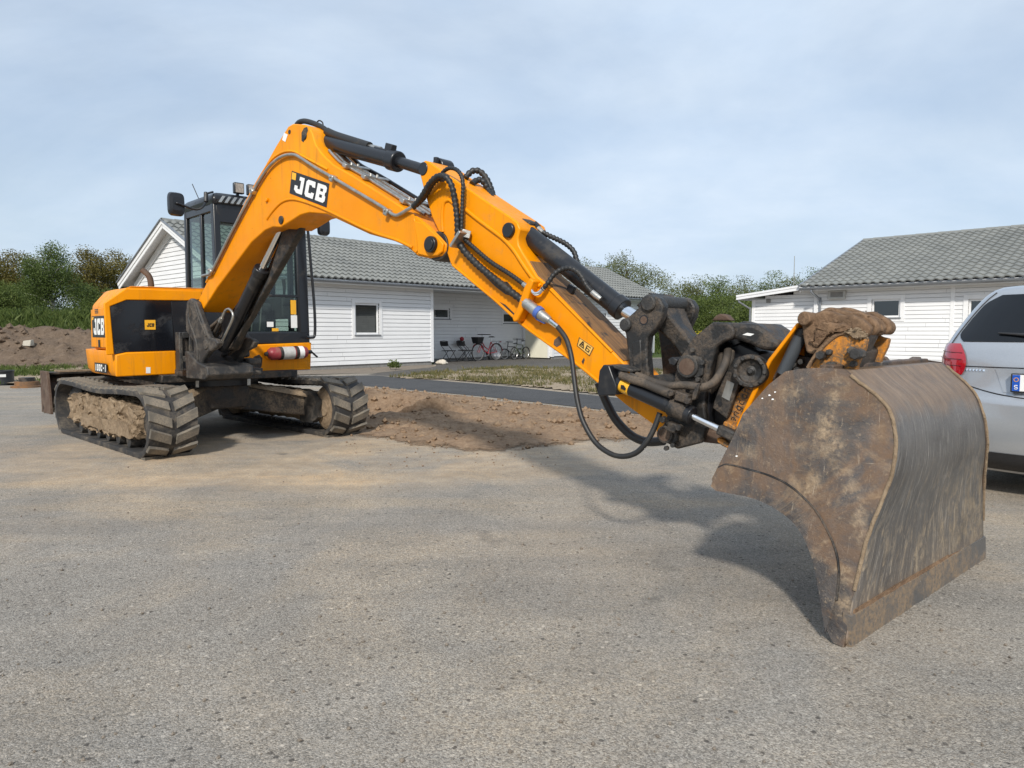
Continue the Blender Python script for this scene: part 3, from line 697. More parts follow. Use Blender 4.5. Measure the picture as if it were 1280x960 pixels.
# openings from the photograph
a0, b1 = wx(443, 378.5), wx(474, 418); win1 = (a0[0], b1[0], b1[1], a0[1])
a0, b1 = wx(541, 385, RY), wx(562, 398.5, RY); win2 = (a0[0] + .02, b1[0], b1[1], a0[1])
a0, b1 = wx(629, 391, RY), wx(652, 404, RY); win3 = (a0[0], b1[0], b1[1], a0[1])
door1 = (.22, RY - .22, .05, 2.1)       # on the porch's side wall
a0, b1 = wx(744, 391.5), wx(757, 404); win4 = (a0[0], b1[0], b1[1], a0[1])
BZ = .12; WT = 2.72
def bwall(name, o, e_, n_, L, z0, z1, holes=(), xr=None):
    mb = MB(); wall_boards(mb, o, e_, n_, L, z0, z1, holes, .135, xr); return part(hl, name, mb, M['board'], kind='stuff', smooth=0)
def core(house, fr, x0, x1, y0, y1, z0, z1, holes=()): pass
z3 = Vector((0, 0, 0))
grow = lambda h_, c=.0: (h_[0] - c, h_[1] + c, h_[2] - c, h_[3] + c)
bwall('cladding', HF.p(X0, 0, 0), HF.ex, n_f, -X0, BZ, WT, [(win1[0] - X0, win1[1] - X0, win1[2], win1[3])])
bwall('cladding', HF.p(XR, 0, 0), HF.ex, n_f, X1 - XR, BZ, WT, [(win4[0] - XR, win4[1] - XR, win4[2], win4[3])])
bwall('cladding', HF.p(0, RY, 0), HF.ex, n_f, XR, BZ, WT, [win2, win3])
bwall('cladding', HF.p(0, 0, 0), HF.ey, HF.ex, RY, BZ, WT); bwall('cladding', HF.p(XR, RY, 0), -HF.ey, -HF.ex, RY, BZ, WT, [(RY - door1[1], RY - door1[0], door1[2], door1[3])])
gab = lambda m_: (0, DEP) if m_ < WT else ((m_ - WT) / (ZRG - ZE) * RDG * .97, DEP - (m_ - WT) / (ZRG - ZE) * RDG * .97)
bwall('cladding', HF.p(X0, DEP, 0), -HF.ey, -HF.ex, DEP, BZ, ZRG - .18, (), gab); bwall('cladding', HF.p(X1, 0, 0), HF.ey, HF.ex, DEP, BZ, ZRG - .18, (), gab)
bwall('cladding', HF.p(X1, DEP, 0), -HF.ex, HF.ey, X1 - X0, BZ, WT)
# corner boards
for (x, y) in ((X0, 0), (0, 0), (XR, 0), (X1, 0), (XR, RY), (0, RY)):
    mb = MB().box(HF, x - (.03 if x in (X0, XR) and y == 0 else .10), x + (.10 if x in (X0, XR) and y == 0 else .03), y - .028, y + .08, BZ - .02, WT)
    part(hl, 'corner_board', mb, M['trim'], bevel=.004)
mb = MB(); mb.box(HF, X0 + .03, -.03, .02, .10, -.02, BZ); mb.box(HF, XR + .03, X1 - .03, .02, .1, -.02, BZ); mb.box(HF, 0, XR, RY + .02, RY + .1, -.02, BZ); mb.box(HF, X0 + .03, X0 + .1, .1, DEP, -.02, BZ)
part(hl, 'plinth', mb, M['plinth'])
# soffit, fascia, gutter
mb = MB(); mb.box(HF, X0 - .30, X1 + .30, -OV + .03, RY + .3, ZE - .09, ZE - .07); part(hl, 'soffit', mb, M['soffit'])
mb = MB(); mb.box(HF, X0 - .30, X1 + .30, -OV - .0, -OV + .03, ZE - .16, ZE - .012); part(hl, 'fascia', mb, M['trim'], bevel=.004)
mb = MB(); rows = []
for x in (X0 - .3, X1 + .3): rows.append([HF.p(x, -OV - .065 + .06 * math.cos(q), ZE - .06 + .06 * math.sin(q)) for q in np.linspace(math.pi, 2 * math.pi, 9)])
mb.grid(rows); part(hl, 'gutter', mb, M['gutter'], smooth=60)
# roof planes
up = (HF.ey * (RDG + OV) + Vector((0, 0, ZRG - ZE))); SL = up.length; up.normalize()
upb = (-HF.ey * (DEP - RDG + OV) + Vector((0, 0, ZRG - ZE))); SLb = upb.length; upb.normalize()
rp = MB(); q = [HF.p(X0 - .35, -OV, ZE - .03), HF.p(X1 + .35, -OV, ZE - .03), HF.p(X1 + .35, RDG, ZRG - .03), HF.p(X0 - .35, RDG, ZRG - .03)]
rp.prism(q, [p - Vector((0, 0, .05)) for p in q]); q = [HF.p(X0 - .35, DEP + OV, ZE - .03), HF.p(X1 + .35, DEP + OV, ZE - .03), HF.p(X1 + .35, RDG + .002, ZRG - .03), HF.p(X0 - .35, RDG + .002, ZRG - .03)]
rp.prism(q, [p - Vector((0, 0, .05)) for p in q]); roof_o = part(hl, 'roof', rp, M['soffit'], smooth=0)
mb = MB(); roof_sheet(mb, HF.p(X0 - .38, -OV - .05, ZE), HF.ex, up, X1 - X0 + .76, SL + .04, .23); roof_sheet(mb, HF.p(X0 - .38, DEP + OV, ZE), HF.ex, upb, X1 - X0 + .76, SLb, .6, .7)
part(hl, 'roof_tiles', mb, M['tile'], roof_o, kind='stuff', smooth=50)
ridge(hl, HF.p(X0 - .40, RDG, ZRG + .03), HF.p(X1 + .40, RDG, ZRG + .03), roof_o)
for x in (X0 - .36, X1 + .33):      # verge boards
    mb = MB(); mt = MB()
    for y_e in (-OV - .02, DEP + OV + .02):
        mb.beam(HF.p(x, y_e, ZE - .10), HF.p(x, RDG, ZRG - .10), .03, .20); mb.beam(HF.p(x - .025 if x < 0 else x + .025, y_e, ZE - .03), HF.p(x - .025 if x < 0 else x + .025, RDG, ZRG - .03), .03, .12)
        mt.beam(HF.p(x - .04 if x < 0 else x + .04, y_e, ZE + .045), HF.p(x - .04 if x < 0 else x + .04, RDG, ZRG + .045), .10, .02)
    part(hl, 'verge_board', mb, M['trim'], roof_o, bevel=.004); part(hl, 'verge_flashing', mt, M['gutter'], roof_o)
for y_e in (0, DEP):      # board closing the boarding under the gable verge
    part(hl, 'rake_board', MB().beam(HF.p(X0 - .035, y_e, WT - .02), HF.p(X0 - .035, RDG, ZRG - .16), .03, .20), M['trim'])
window(hl, HF.p(0, 0, 0), HF.ex, n_f, *win1, casing=.12, blind=.0)
window(hl, HF.p(0, RY, 0), HF.ex, n_f, *win2, casing=.10, blind=.5); window(hl, HF.p(0, RY, 0), HF.ex, n_f, *win3, casing=.10, blind=.5); window(hl, HF.p(0, 0, 0), HF.ex, n_f, *win4, casing=.10)
mb = MB().box(HF, XR - .005, XR + .05, door1[0], door1[1], door1[2], door1[3])
dr = part(hl, 'door', mb, M['door'], bevel=.006); part(hl, 'handle', MB().tube([HF.p(XR - .05, door1[0] + .10, 1.02), HF.p(XR - .05, door1[0] + .24, 1.02)], .012, 8), M['steel'], dr)
mb = MB()
for a, b, c, d in ((door1[0] - .10, door1[0], .05, door1[3] + .1), (door1[1], door1[1] + .10, .05, door1[3] + .1), (door1[0], door1[1], door1[3], door1[3] + .1)): mb.box(HF, XR - .040, XR - .004, a, b, c, d)
part(hl, 'door_casing', mb, M['trim'], dr, bevel=.004)
# room plants on the window board
mb = MB()
for k in range(26): c_ = HF.p(win1[0] + .62 + random.gauss(0, .09), .22 + random.gauss(0, .03), win1[2] + .28 + random.gauss(0, .13)); mb.beam(c_, c_ + Vector((random.gauss(0, .05), random.gauss(0, .03), random.gauss(.02, .05))), .03, .006)
part(hl, 'pot_plant', mb, M['leafgreen'])
# solid inner walls so the house is closed
mb = MB(); mb.box(HF, X0 + .02, X1 - .02, RY + .66, DEP - .02, 0, WT - .05); part(hl, 'inner_wall', mb, M['room_dark'])

# ---- white house on the right with a lower lean-to
RA = math.atan2(-.724, .69); ED = (2.8 - CAMH) * FPX / (HOR - 359.0); RE = Vector(((998 - CX) / FPX * ED, ED, 0))
RF = Frame(RE, RA)                                  # origin below the left end of the eave
hr = thing('white_house', (RE.x, RE.y, 0), RA, 'white boarded house with grey tiled roof and lean-to, behind the silver car', 'house')
ZE2, OV2, RX1 = 2.8, .5, 15.0; RR = 6.2; ZR2 = None
Pk = RF.x_plane(1081, 301, .0); RR, ZR2 = Pk[0], Pk[1]
n_r = -RF.ey; WY = OV2
rx = lambda u, v, y=WY: RF.y_plane(u, v, y)
a0, b1 = rx(1090, 374.5), rx(1125, 396.5); w5 = (a0[0], b1[0], b1[1], a0[1])
a0, b1 = rx(1211, 374), rx(1240, 400); w6 = (a0[0], a0[0] + .95, .15, a0[1])
WT2 = 2.70; XW0 = .32
def bwall2(name, o, e_, n_, L, z0, z1, holes=(), xr=None):
    mb = MB(); wall_boards(mb, o, e_, n_, L, z0, z1, holes, .135, xr); return part(hr, name, mb, M['board'], kind='stuff', smooth=0)
hs = lambda w: (w[0] - XW0, w[1] - XW0, w[2], w[3])
bwall2('cladding', RF.p(XW0, WY, 0), RF.ex, n_r, RX1 - XW0, .12, WT2, [hs(w5), hs(w6)])
DP2 = 2 * (RR - OV2); gab2 = lambda m_: (0, DP2) if m_ < WT2 else ((m_ - WT2) / (ZR2 - ZE2) * (RR - OV2) * .97, DP2 - (m_ - WT2) / (ZR2 - ZE2) * (RR - OV2) * .97)
bwall2('cladding', RF.p(XW0, WY + DP2, 0), -RF.ey, -RF.ex, DP2, .12, ZR2 - .2, (), gab2); bwall2('cladding', RF.p(RX1, WY, 0), RF.ey, RF.ex, DP2, .12, ZR2 - .2, (), gab2)
bwall2('cladding', RF.p(RX1, WY + DP2, 0), -RF.ex, RF.ey, RX1 - XW0, .12, WT2)
LX0 = rx(941, 380, WY + .10)[0]; ZL0 = 2.42
bwall2('cladding', RF.p(LX0, WY + .10, 0), RF.ex, n_r, XW0 - LX0, .12, 2.7, (), lambda m_: (max(0, (m_ - ZL0) / .30 * (XW0 - LX0)) if m_ > ZL0 else 0, XW0 - LX0))
bwall2('cladding', RF.p(LX0, WY + 4.5, 0), -RF.ey, -RF.ex, 4.4, .12, ZL0)
for bb_ in ((XW0 - .025, XW0 + .10, WY - .028, WY + .08, .1, WT2), (LX0 - .025, LX0 + .10, WY + .07, WY + .18, .1, ZL0), (RX1 - .1, RX1 + .025, WY - .028, WY + .08, .1, WT2), (w6[0] - .50, w6[0] - .38, WY - .024, WY + .0, .1, WT2)):
    part(hr, 'corner_board', MB().box(RF, *bb_), M['trim'], bevel=.004)
mb = MB(); mb.box(RF, XW0 + .02, RX1, WY + .02, WY + .1, -.02, .12); mb.box(RF, LX0 + .02, XW0, WY + .12, WY + .2, -.02, .12); part(hr, 'plinth', mb, M['plinth'])
mb = MB(); mb.box(RF, .02, RX1 + .3, .03, WY + .2, ZE2 - .09, ZE2 - .07); part(hr, 'soffit', mb, M['soffit'])
mb = MB(); mb.box(RF, .02, RX1 + .3, .0, .03, ZE2 - .17, ZE2 - .012); part(hr, 'fascia', mb, M['trim'], bevel=.004)
mb = MB(); rows = []
for x in (.0, RX1 + .3): rows.append([RF.p(x, -.075 + .07 * math.cos(q), ZE2 - .05 + .085 * math.sin(q)) for q in np.linspace(math.pi, 2 * math.pi, 9)])
mb.grid(rows); part(hr, 'gutter', mb, M['gutter'], smooth=60)
up = (RF.ey * RR + Vector((0, 0, ZR2 - ZE2))); SL = up.length; up.normalize(); upb = Vector((-up.x, -up.y, up.z))
rp = MB()
for ya, yb in ((0, RR), (2 * RR, RR + .002)):
    q = [RF.p(-.0, ya, ZE2 - .03), RF.p(RX1 + .3, ya, ZE2 - .03), RF.p(RX1 + .3, yb, ZR2 - .03), RF.p(-.0, yb, ZR2 - .03)]; rp.prism(q, [p - Vector((0, 0, .05)) for p in q])
roof2 = part(hr, 'roof', rp, M['soffit'], smooth=0)
mb = MB(); roof_sheet(mb, RF.p(-.03, -.05, ZE2), RF.ex, up, RX1 + .36, SL + .04, .27); roof_sheet(mb, RF.p(-.03, 2 * RR, ZE2), RF.ex, upb, RX1 + .36, SL, .6, .7)
part(hr, 'roof_tiles', mb, M['tile'], roof2, kind='stuff', smooth=50)
ridge(hr, RF.p(-.05, RR, ZR2 + .03), RF.p(RX1 + .35, RR, ZR2 + .03), roof2)
mb = MB(); mt = MB()
for ye in (-.02, 2 * RR + .02): mb.beam(RF.p(-.01, ye, ZE2 - .11), RF.p(-.01, RR, ZR2 - .11), .03, .2); mt.beam(RF.p(-.04, ye, ZE2 + .045), RF.p(-.04, RR, ZR2 + .045), .12, .03)
part(hr, 'verge_board', mb, M['trim'], roof2, bevel=.004); part(hr, 'verge_flashing', mt, M['gutter'], roof2)
# lean-to roof, falling away from the main house
lx1, lx0 = XW0 - .02, LX0 - .45
q = [RF.p(lx0, WY - .35, ZL0 + .02), RF.p(lx1, WY - .35, ZL0 + .34), RF.p(lx1, WY + 4.8, ZL0 + .34), RF.p(lx0, WY + 4.8, ZL0 + .02)]
lr = part(hr, 'lean_to_roof', MB().prism([p + Vector((0, 0, .13)) for p in q], [p + Vector((0, 0, .16)) for p in q]), M['gutter'])
part(hr, 'lean_to_soffit', MB().prism([p + Vector((0, 0, .01)) for p in q], [p + Vector((0, 0, .03)) for p in q]), M['soffit'], lr)
mb = MB(); mb.beam(q[0] + Vector((0, 0, .055)) , q[1] + Vector((0, 0, .055)), .03, .17); mb.beam(q[0] + Vector((0, 0, .115)) - RF.ey * .022, q[1] + Vector((0, 0, .115)) - RF.ey * .022, .025, .08); mb.beam(q[0] + Vector((0, 0, .055)), q[3] + Vector((0, 0, .055)), .03, .17)
part(hr, 'lean_to_fascia', mb, M['trim'], lr, bevel=.004)
# downpipes
def downpipe(house, top, wallp, name='downpipe', r=.04):
    pts = [top, top - Vector((0, 0, .10)), Vector((wallp.x, wallp.y, top.z - .38)), Vector((wallp.x, wallp.y, .1))]
    return part(house, name, MB().tube(smooth_path([pts[0], pts[1]] + [pts[1] * .9 + pts[2] * .1, pts[1] * .1 + pts[2] * .9, pts[2] - Vector((0, 0, .1)), pts[3]], 3), r, 12), M['gutter'], smooth=60)
downpipe(hr, RF.p(.42, -.06, ZE2 - .1), RF.p(XW0 + .22, WY - .07, 0)); downpipe(hr, RF.p(lx0 + .08, WY - .30, ZL0 + .02), RF.p(LX0 - .08, WY + .05, 0), r=.035)
downpipe(hl, HF.p(X0 + .25, -OV - .06, ZE - .1), HF.p(X0 + .2, -.07, 0)); downpipe(hl, HF.p(X1 - .25, -OV - .06, ZE - .1), HF.p(X1 - .2, -.07, 0))
window(hr, RF.p(0, WY, 0), RF.ex, n_r, *w5, casing=.14)
window(hr, RF.p(0, WY, 0), RF.ex, n_r, *w6, casing=.14, sill=False)
a0, b1 = rx(1037, 363.5), rx(1058, 373.5)
hv = part(hr, 'wall_heat_vent', MB().box(RF, a0[0], b1[0], WY - .16, WY - .02, b1[1], a0[1]), plain('pale_grey_box', (.42, .42, .40), .5), bevel=.012)
part(hr, 'vent_grille', MB().box(RF, a0[0] + .1, b1[0] - .06, WY - .166, WY - .16, b1[1] + .06, a0[1] - .06), M['plinth'], hv)
a0, b1 = rx(958.5, 373.5, WY + .1), rx(963.5, 378.5, WY + .1)
part(hr, 'air_vent', MB().box(RF, a0[0], b1[0], WY + .055, WY + .08, b1[1], a0[1]), M['plinth'], bevel=.004)
mb = MB(); mb.box(RF, XW0 + .1, RX1 - .1, WY + .68, WY + DP2 - .1, 0, WT2 - .05); mb.box(RF, LX0 + .1, XW0, WY + .3, WY + 4.4, 0, ZL0 - .1); part(hr, 'inner_wall', mb, M['room_dark'])
# ================================================================ EXCAVATOR
TANG = R(-43.2)
_d = Vector((math.cos(TANG), math.sin(TANG), 0)); _l = Vector((-_d.y, _d.x, 0))
S0 = on_z(183, 577) + _d * -1.27 + _l * 1.2
TF = Frame(S0, TANG)                     # undercarriage: x to the boom side, y to the cab side
UF = Frame(S0, R(-46))                   # upper structure
BF = Frame((-3.0, 7.18), math.atan2(-.656, .755))   # boom plane
FX = .42
ex = thing('excavator', (S0.x, S0.y, 0), TANG, 'yellow and black tracked excavator with its arm stretched out over the asphalt', 'excavator')
def P(name, mb, mat, parent=None, **k): return part(ex, name, mb, M[mat] if isinstance(mat, str) else mat, parent, **k)
def bs(u, v, off): return BF.y_plane(u, v, off)
def bp(u, v, off): s_, z_ = bs(u, v, off); return BF.p(s_, off, z_)
def bprism(mb, picks, pick_off, o0, o1):
    q = [bs(u, v, pick_off) for u, v in picks]
    return mb.prism([BF.p(s_, o0, z_) for s_, z_ in q], [BF.p(s_, o1, z_) for s_, z_ in q])
def bcyl(mb, u, v, pick_off, o0, o1, r, n=20):
    s_, z_ = bs(u, v, pick_off); return mb.cyl(BF.p(s_, o0, z_), BF.p(s_, o1, z_), r, None, n)
def bpath(picks, off):        # off: one number or one per point
    o_ = off if isinstance(off, (list, tuple)) else [off] * len(picks)
    return [bp(u, v, k) for (u, v), k in zip(picks, o_)]
def up_(u, v, x): y_, z_ = UF.x_plane(u, v, x); return UF.p(x, y_, z_)
def side_(u, v, y): x_, z_ = UF.y_plane(u, v, y); return UF.p(x_, y, z_)
def hose(name, pts, r, mat='hose', ribbed=False, parent=None, n=10):
    q = smooth_path(pts, 8); mb = MB()
    if ribbed:
        q = resample(q, max(.008, r * .5)); mb.tube(q, [r * (1.0, 1.0, .74)[i % 3] for i in range(len(q))], n)
    else: mb.tube(q, r, n)
    return P(name, mb, mat, parent, smooth=60)
def bolt(a, axis, r, h_, mat='steel', parent=None, name='bolt'):
    ax = Vector(axis).normalized(); return P(name, MB().cyl(Vector(a), Vector(a) + ax * h_, r, None, 6), mat, parent, bevel=r * .12, seg=1)

def rib(name, picks, off, r, parent, mat='yellow'): return P(name, MB().tube(smooth_path(bpath(picks, off), 5), r, 8), mat, parent, smooth=60)
# lettering: strokes given in a unit box, mapped to a quad
LET = {
 'J': [[(.42, 1), (.95, 1), (.95, .0), (.30, 0), (.0, .16), (.0, .42), (.34, .42), (.34, .26), (.62, .26), (.62, .78), (.42, .78)]],
 'C': [[(.95, 1), (.16, 1), (0, .86), (0, .14), (.16, 0), (.95, 0), (1, .34), (.68, .34), (.66, .26), (.36, .26), (.36, .74), (.66, .74), (.68, .66), (1, .66)]],
 'B': [[(0, 1), (.84, 1), (1, .88), (1, .6), (.9, .51), (.36, .51), (.36, .60), (.66, .60), (.66, .77), (.36, .77), (.36, .51), (.0, .51)],
       [(0, .51), (.9, .51), (1, .42), (1, .12), (.84, 0), (0, 0), (0, .51), (.36, .42), (.66, .42), (.66, .24), (.36, .24), (.36, .42)]],
 '1': [[(.35, 1), (.7, 1), (.7, 0), (.35, 0)]],
 '0': [[(0, .1), (.1, 0), (.5, 0), (.5, .22), (.34, .22), (.34, .78), (.5, .78), (.5, 1), (.1, 1), (0, .9)], [(.5, 0), (.9, 0), (1, .1), (1, .9), (.9, 1), (.5, 1), (.5, .78), (.66, .78), (.66, .22), (.5, .22)]],
 '-': [[(.1, .4), (.9, .4), (.9, .6), (.1, .6)]],
}
def b_fix():
    # B drawn as a left stem, three bars and two bowls (no holes in a face)
    return [[(0, 0), (.36, 0), (.36, 1), (0, 1)], [(.36, .77), (.84, .77), (.84, 1), (.36, 1)], [(.36, .42), (.9, .42), (.9, .60), (.36, .60)], [(.36, 0), (.84, 0), (.84, .24), (.36, .24)],
            [(.66, .60), (.9, .60), (1, .64), (1, .88), (.84, 1), (.84, .77), (.66, .77)], [(.66, .24), (.84, .24), (.84, 0), (1, .12), (1, .38), (.9, .42), (.66, .42)]]
LET['B'] = b_fix()
def quad_fn(c, nrm, lift):
    c = [Vector(k) for k in c]; nrm = Vector(nrm).normalized() * lift      # corners: tl, tr, br, bl
    def f(x, y): return (c[3] * (1 - x) + c[2] * x) * (1 - y) + (c[0] * (1 - x) + c[1] * x) * y + nrm
    return f
def plate(name, c, nrm, mat, lift=.002, th=.003, parent=None):
    n_ = Vector(nrm).normalized(); c = [Vector(k) + n_ * lift for k in c]
    return P(name, MB().prism(c, [k + n_ * th for k in c]), mat, parent)
def text_on(name, c, nrm, txt, mat, lift, box, skew=0., gap=.08, parent=None, widths=None):
    f = quad_fn(c, nrm, lift); n_ = Vector(nrm).normalized() * .0015; x0, x1, y0, y1 = box; mb = MB(); k = len(txt)
    w = (x1 - x0 - gap * (k - 1) * (x1 - x0)) / k
    for i, ch in enumerate(txt):
        bx_ = x0 + i * (w + gap * (x1 - x0))
        for poly in LET[ch]:
            A = [f(bx_ + a * w + skew * (b - .5), y0 + b * (y1 - y0)) for a, b in poly]
            mb.prism(A, [q + n_ for q in A])
    return P(name, mb, mat, parent, smooth=0)
def jcb_decal(c, nrm, parent, txtbox=(.1, .93, .12, .9), square=True):
    pl = plate('decal', c, nrm, 'black_flat', parent=parent)
    return pl

# ---- undercarriage: two rubber tracks
TX, TR_, THX = -.13, .32, 1.17
def loop_pts(step, r=TR_, inset=0.0):
    """stadium loop with a slack upper run; returns x, z, tangent angle"""
    o_ = []; L1 = 2 * THX; La = math.pi * r; tot = 2 * L1 + 2 * La; n = int(round(tot / step))
    for i in range(n):
        t = tot * i / n
        if t < L1: x, z, a = TX - THX + t, TR_ - r, 0
        elif t < L1 + La: q = (t - L1) / r; x, z, a = TX + THX + r * math.sin(q), TR_ - r * math.cos(q), q
        elif t < 2 * L1 + La:
            k = t - L1 - La; x = TX + THX - k; w = k / L1; z = TR_ + r - .028 * math.sin(math.pi * w) + .008 * math.sin(3 * math.pi * w); a = math.pi
        else: q = (t - 2 * L1 - La) / r; x, z, a = TX - THX - r * math.sin(q), TR_ + r * math.cos(q), math.pi + q
        o_.append((x, z, a))
    return o_
def lug_mesh(sgn):
    # one half of a chevron tread bar: x along the run, y across, z outward
    w, h_ = .050, .022; y0, y1, sl = .024, .222, -.085
    mb = MB()
    lo = [Vector((-w, sgn * y0, -.004)), Vector((w, sgn * y0, -.004)), Vector((w - sl, sgn * y1, -.004)), Vector((-w - sl, sgn * y1, -.004))]
    hi = [Vector((p.x * .88 + (0 if abs(p.y) < .1 else -sl * .12), p.y * .985, h_)) for p in lo]
    mb.prism(lo, hi); me = mesh_of('lug', mb, None, 30); me.materials.append(M['lug']); return me
LUG = {s_: lug_mesh(s_) for s_ in (-1, 1)}
def track(y0, y1, nm):
    yc = (y0 + y1) / 2
    outer = loop_pts(.055); mb = MB(); rows = []
    for (x, z, a) in outer:
        nx, nz_ = math.sin(a), -math.cos(a)
        ro = [(0.012, y0), (.0, y0 + .006), (.0, y1 - .006), (.012, y1), (.05, y1 - .004), (.05, y0 + .004)]
        rows.append([TF.p(x - nx * k, y, z - nz_ * k) for k, y in ro])
    rows.append(rows[0]); mb.grid(rows, close_u=True)
    belt = P('track', mb, 'rubber', smooth=45)
    if nm: belt['label'] = nm
    for i, (x, z, a) in enumerate(loop_pts(.158)):
        nx, nz_ = math.sin(a), -math.cos(a)
        for s_ in (-1, 1):
            o_ = bpy.data.objects.new('tread_lug', LUG[s_]); col.objects.link(o_); o_.parent = belt
            Mx = Matrix(((math.cos(a), 0, nx, x - nx * .002), (0, 1, 0, yc), (math.sin(a), 0, nz_, z - nz_ * .002), (0, 0, 0, 1)))
            o_.matrix_basis = Mx
    # inner drive teeth seen inside the loop
    mb = MB()
    for (x, z, a) in loop_pts(.11, .268):
        c, s_ = math.cos(a), math.sin(a)
        A = [TF.p(x + c * q, yc + w, z + s_ * q) for q, w in ((-.03, -.05), (.03, -.05), (.03, .05), (-.03, .05))]
        n_ = TF.ex * (-s_) + TF.ez * c
        mb.prism(A, [k + n_ * .03 for k in A])
    P('drive_teeth', mb, 'rubber', belt, kind='stuff')
    return belt
tA = track(-1.2, -.75, 'dusty rubber track on the side away from the cab')
tB = track(.75, 1.2, 'dusty rubber track under the cab side')

def lumpy(mb, fr, x0, x1, y0, y1, z0, z1, n=(24, 6, 8), amp=.03, seed=0, fs=5.0, shape=None):
    """closed box skin pushed about by noise"""
    def surf(p):
        q = p * fs + Vector((seed, seed * .7, seed * 1.3))
        d = noise.noise_vector(q) * amp + noise.noise_vector(q * 2.7) * amp * .5 + noise.noise_vector(q * 6.1) * amp * .25
        return p + d
    def pt(a, b, c):
        x = x0 + (x1 - x0) * a; y = y0 + (y1 - y0) * b; z = z0 + (z1 - z0) * c
        if shape: x, y, z = shape(x, y, z, a, b, c)
        return surf(fr.p(x, y, z))
    nx, ny, nz_ = n
    for c in (0, 1): mb.grid([[pt(i / nx, j / ny, c) for i in range(nx + 1)] for j in range(ny + 1)])
    for b in (0, 1): mb.grid([[pt(i / nx, b, k / nz_) for i in range(nx + 1)] for k in range(nz_ + 1)])
    for a in (0, 1): mb.grid([[pt(a, j / ny, k / nz_) for j in range(ny + 1)] for k in range(nz_ + 1)])
    return mb
def frame_shape(x, y, z, a, b, c):
    # the mud-filled side frame is taller in the middle and thins towards its ends
    k = 1 - .35 * abs(2 * a - 1) ** 4
    return x, y, .31 + (z - .31) * k
mb = lumpy(MB(), TF, TX - 1.06, TX + 1.10, -1.155, -.84, .135, .50, (110, 12, 30), .045, 3, 9, frame_shape)
fA = P('track_frame', mb, 'mud', smooth=50, label='track frame packed with dried clay')
cl_ = MB()
for k in range(420): pebble(cl_, random.choice(mb.v) + Vector((random.gauss(0, .01), random.gauss(0, .01), random.gauss(0, .01))), .005 + .018 * random.random() ** 3, k)
P('clay_crumbs', cl_, 'mud', fA, smooth=20, kind='stuff')
mb = lumpy(MB(), TF, TX - .55, TX + .95, -1.185, -1.15, .17, .30, (30, 2, 5), .022, 9, 9)
P('roller_guard', mb, 'mud', fA, smooth=50)
for k in range(6):
    x = TX - .72 + k * .30
    P('roller', MB().lathe(TF.p(x, -1.14, .12), TF.ey, [(0, .03), (0, .062), (.05, .07), (.3, .07)], 14), 'cast', fA)
mb = lumpy(MB(), TF, TX - 1.1, TX + 1.08, .80, 1.12, .15, .48, (50, 8, 14), .028, 13, 7, frame_shape)
fB = P('track_frame', mb, 'mud', smooth=50)
for k, (y0, fr_) in enumerate(((-1.1, fA), (.80, fB))):
    for x in (TX - THX, TX + THX):
        w = MB().lathe(TF.p(x, y0, TR_), TF.ey, [(0, .03), (0, .09), (.015, .10), (.02, .20), (.06, .255), (.24, .255), (.28, .2), (.3, .05)], 28)
        P('idler_wheel', w, 'cast' if k == 0 else 'mud', fr_, smooth=40)
# cover plate of the final drive on the inner face of the far track
mb = lumpy(MB(), TF, TX + .78, TX + 1.16, .735, .80, .14, .50, (12, 3, 12), .014, 4, 9, lambda x, y, z, a, b, c: (x, y, .32 + (z - .32) * (1 - .45 * (2 * a - 1) ** 2 if a > .5 else 1)))
P('final_drive', mb, 'cast', fB, smooth=50)

# cross frame: slew ring, centre box and splayed legs
cf = MB()
def leg(x0, y0, x1, y1, wa, wb, z0a, z1a, z0b, z1b):
    a, b = Vector((x0, y0, 0)), Vector((x1, y1, 0)); d_ = (b - a).normalized(); n_ = Vector((-d_.y, d_.x, 0))
    A = [(a - n_ * wa, z0a), (a + n_ * wa, z0a), (a + n_ * wa * .8, z1a), (a - n_ * wa * .8, z1a)]
    B = [(b - n_ * wb, z0b), (b + n_ * wb, z0b), (b + n_ * wb * .8, z1b), (b - n_ * wb * .8, z1b)]
    cf.prism([TF.p(p_.x, p_.y, z) for p_, z in A], [TF.p(p_.x, p_.y, z) for p_, z in B])
for sx, sy in ((1, 1), (1, -1), (-1, 1), (-1, -1)):
    leg(TX + .18 * sx, .06 * sy, TX + .80 * sx, .86 * sy, .20, .15, .34, .615, .21, .46)
crossf = P('cross_frame', cf, worn('muddy_black_frame', (.022, .021, .02), (.24, .18, .12), .55, .6, None, 6, .6), bevel=.018)
P('centre_box', MB().box(TF, TX - .52, TX + .52, -.42, .42, .33, .60), 'black_dirty', crossf, bevel=.02)
P('slew_ring', MB().cyl(TF.p(0, 0, .595), TF.p(0, 0, .74), .50, None, 40), 'black', crossf)
for sy in (-1, 1):     # clay lying along the legs
    a, b = Vector((TX + .40, .30 * sy, 0)), Vector((TX + .86, .84 * sy, 0)); rows = []
    d_ = (b - a).normalized(); n_ = Vector((-d_.y, d_.x, 0))
    for i in range(15):
        t = i / 14; q = a + (b - a) * t; zt = .59 + (.455 - .59) * t; row = []
        for j in range(9):
            w = (j / 8 - .5) * 2; hh = (.045 * (1 - w * w)) * (.5 + noise.noise(Vector((i * .5, j * .6, 3 + sy)))) - (.02 if abs(w) == 1 or i in (0, 14) else 0)
            row.append(TF.p(q.x + n_.x * w * .135, q.y + n_.y * w * .135, zt + hh))
        rows.append(row)
    P('clay_crust', MB().grid(rows), 'mud', crossf, smooth=60)

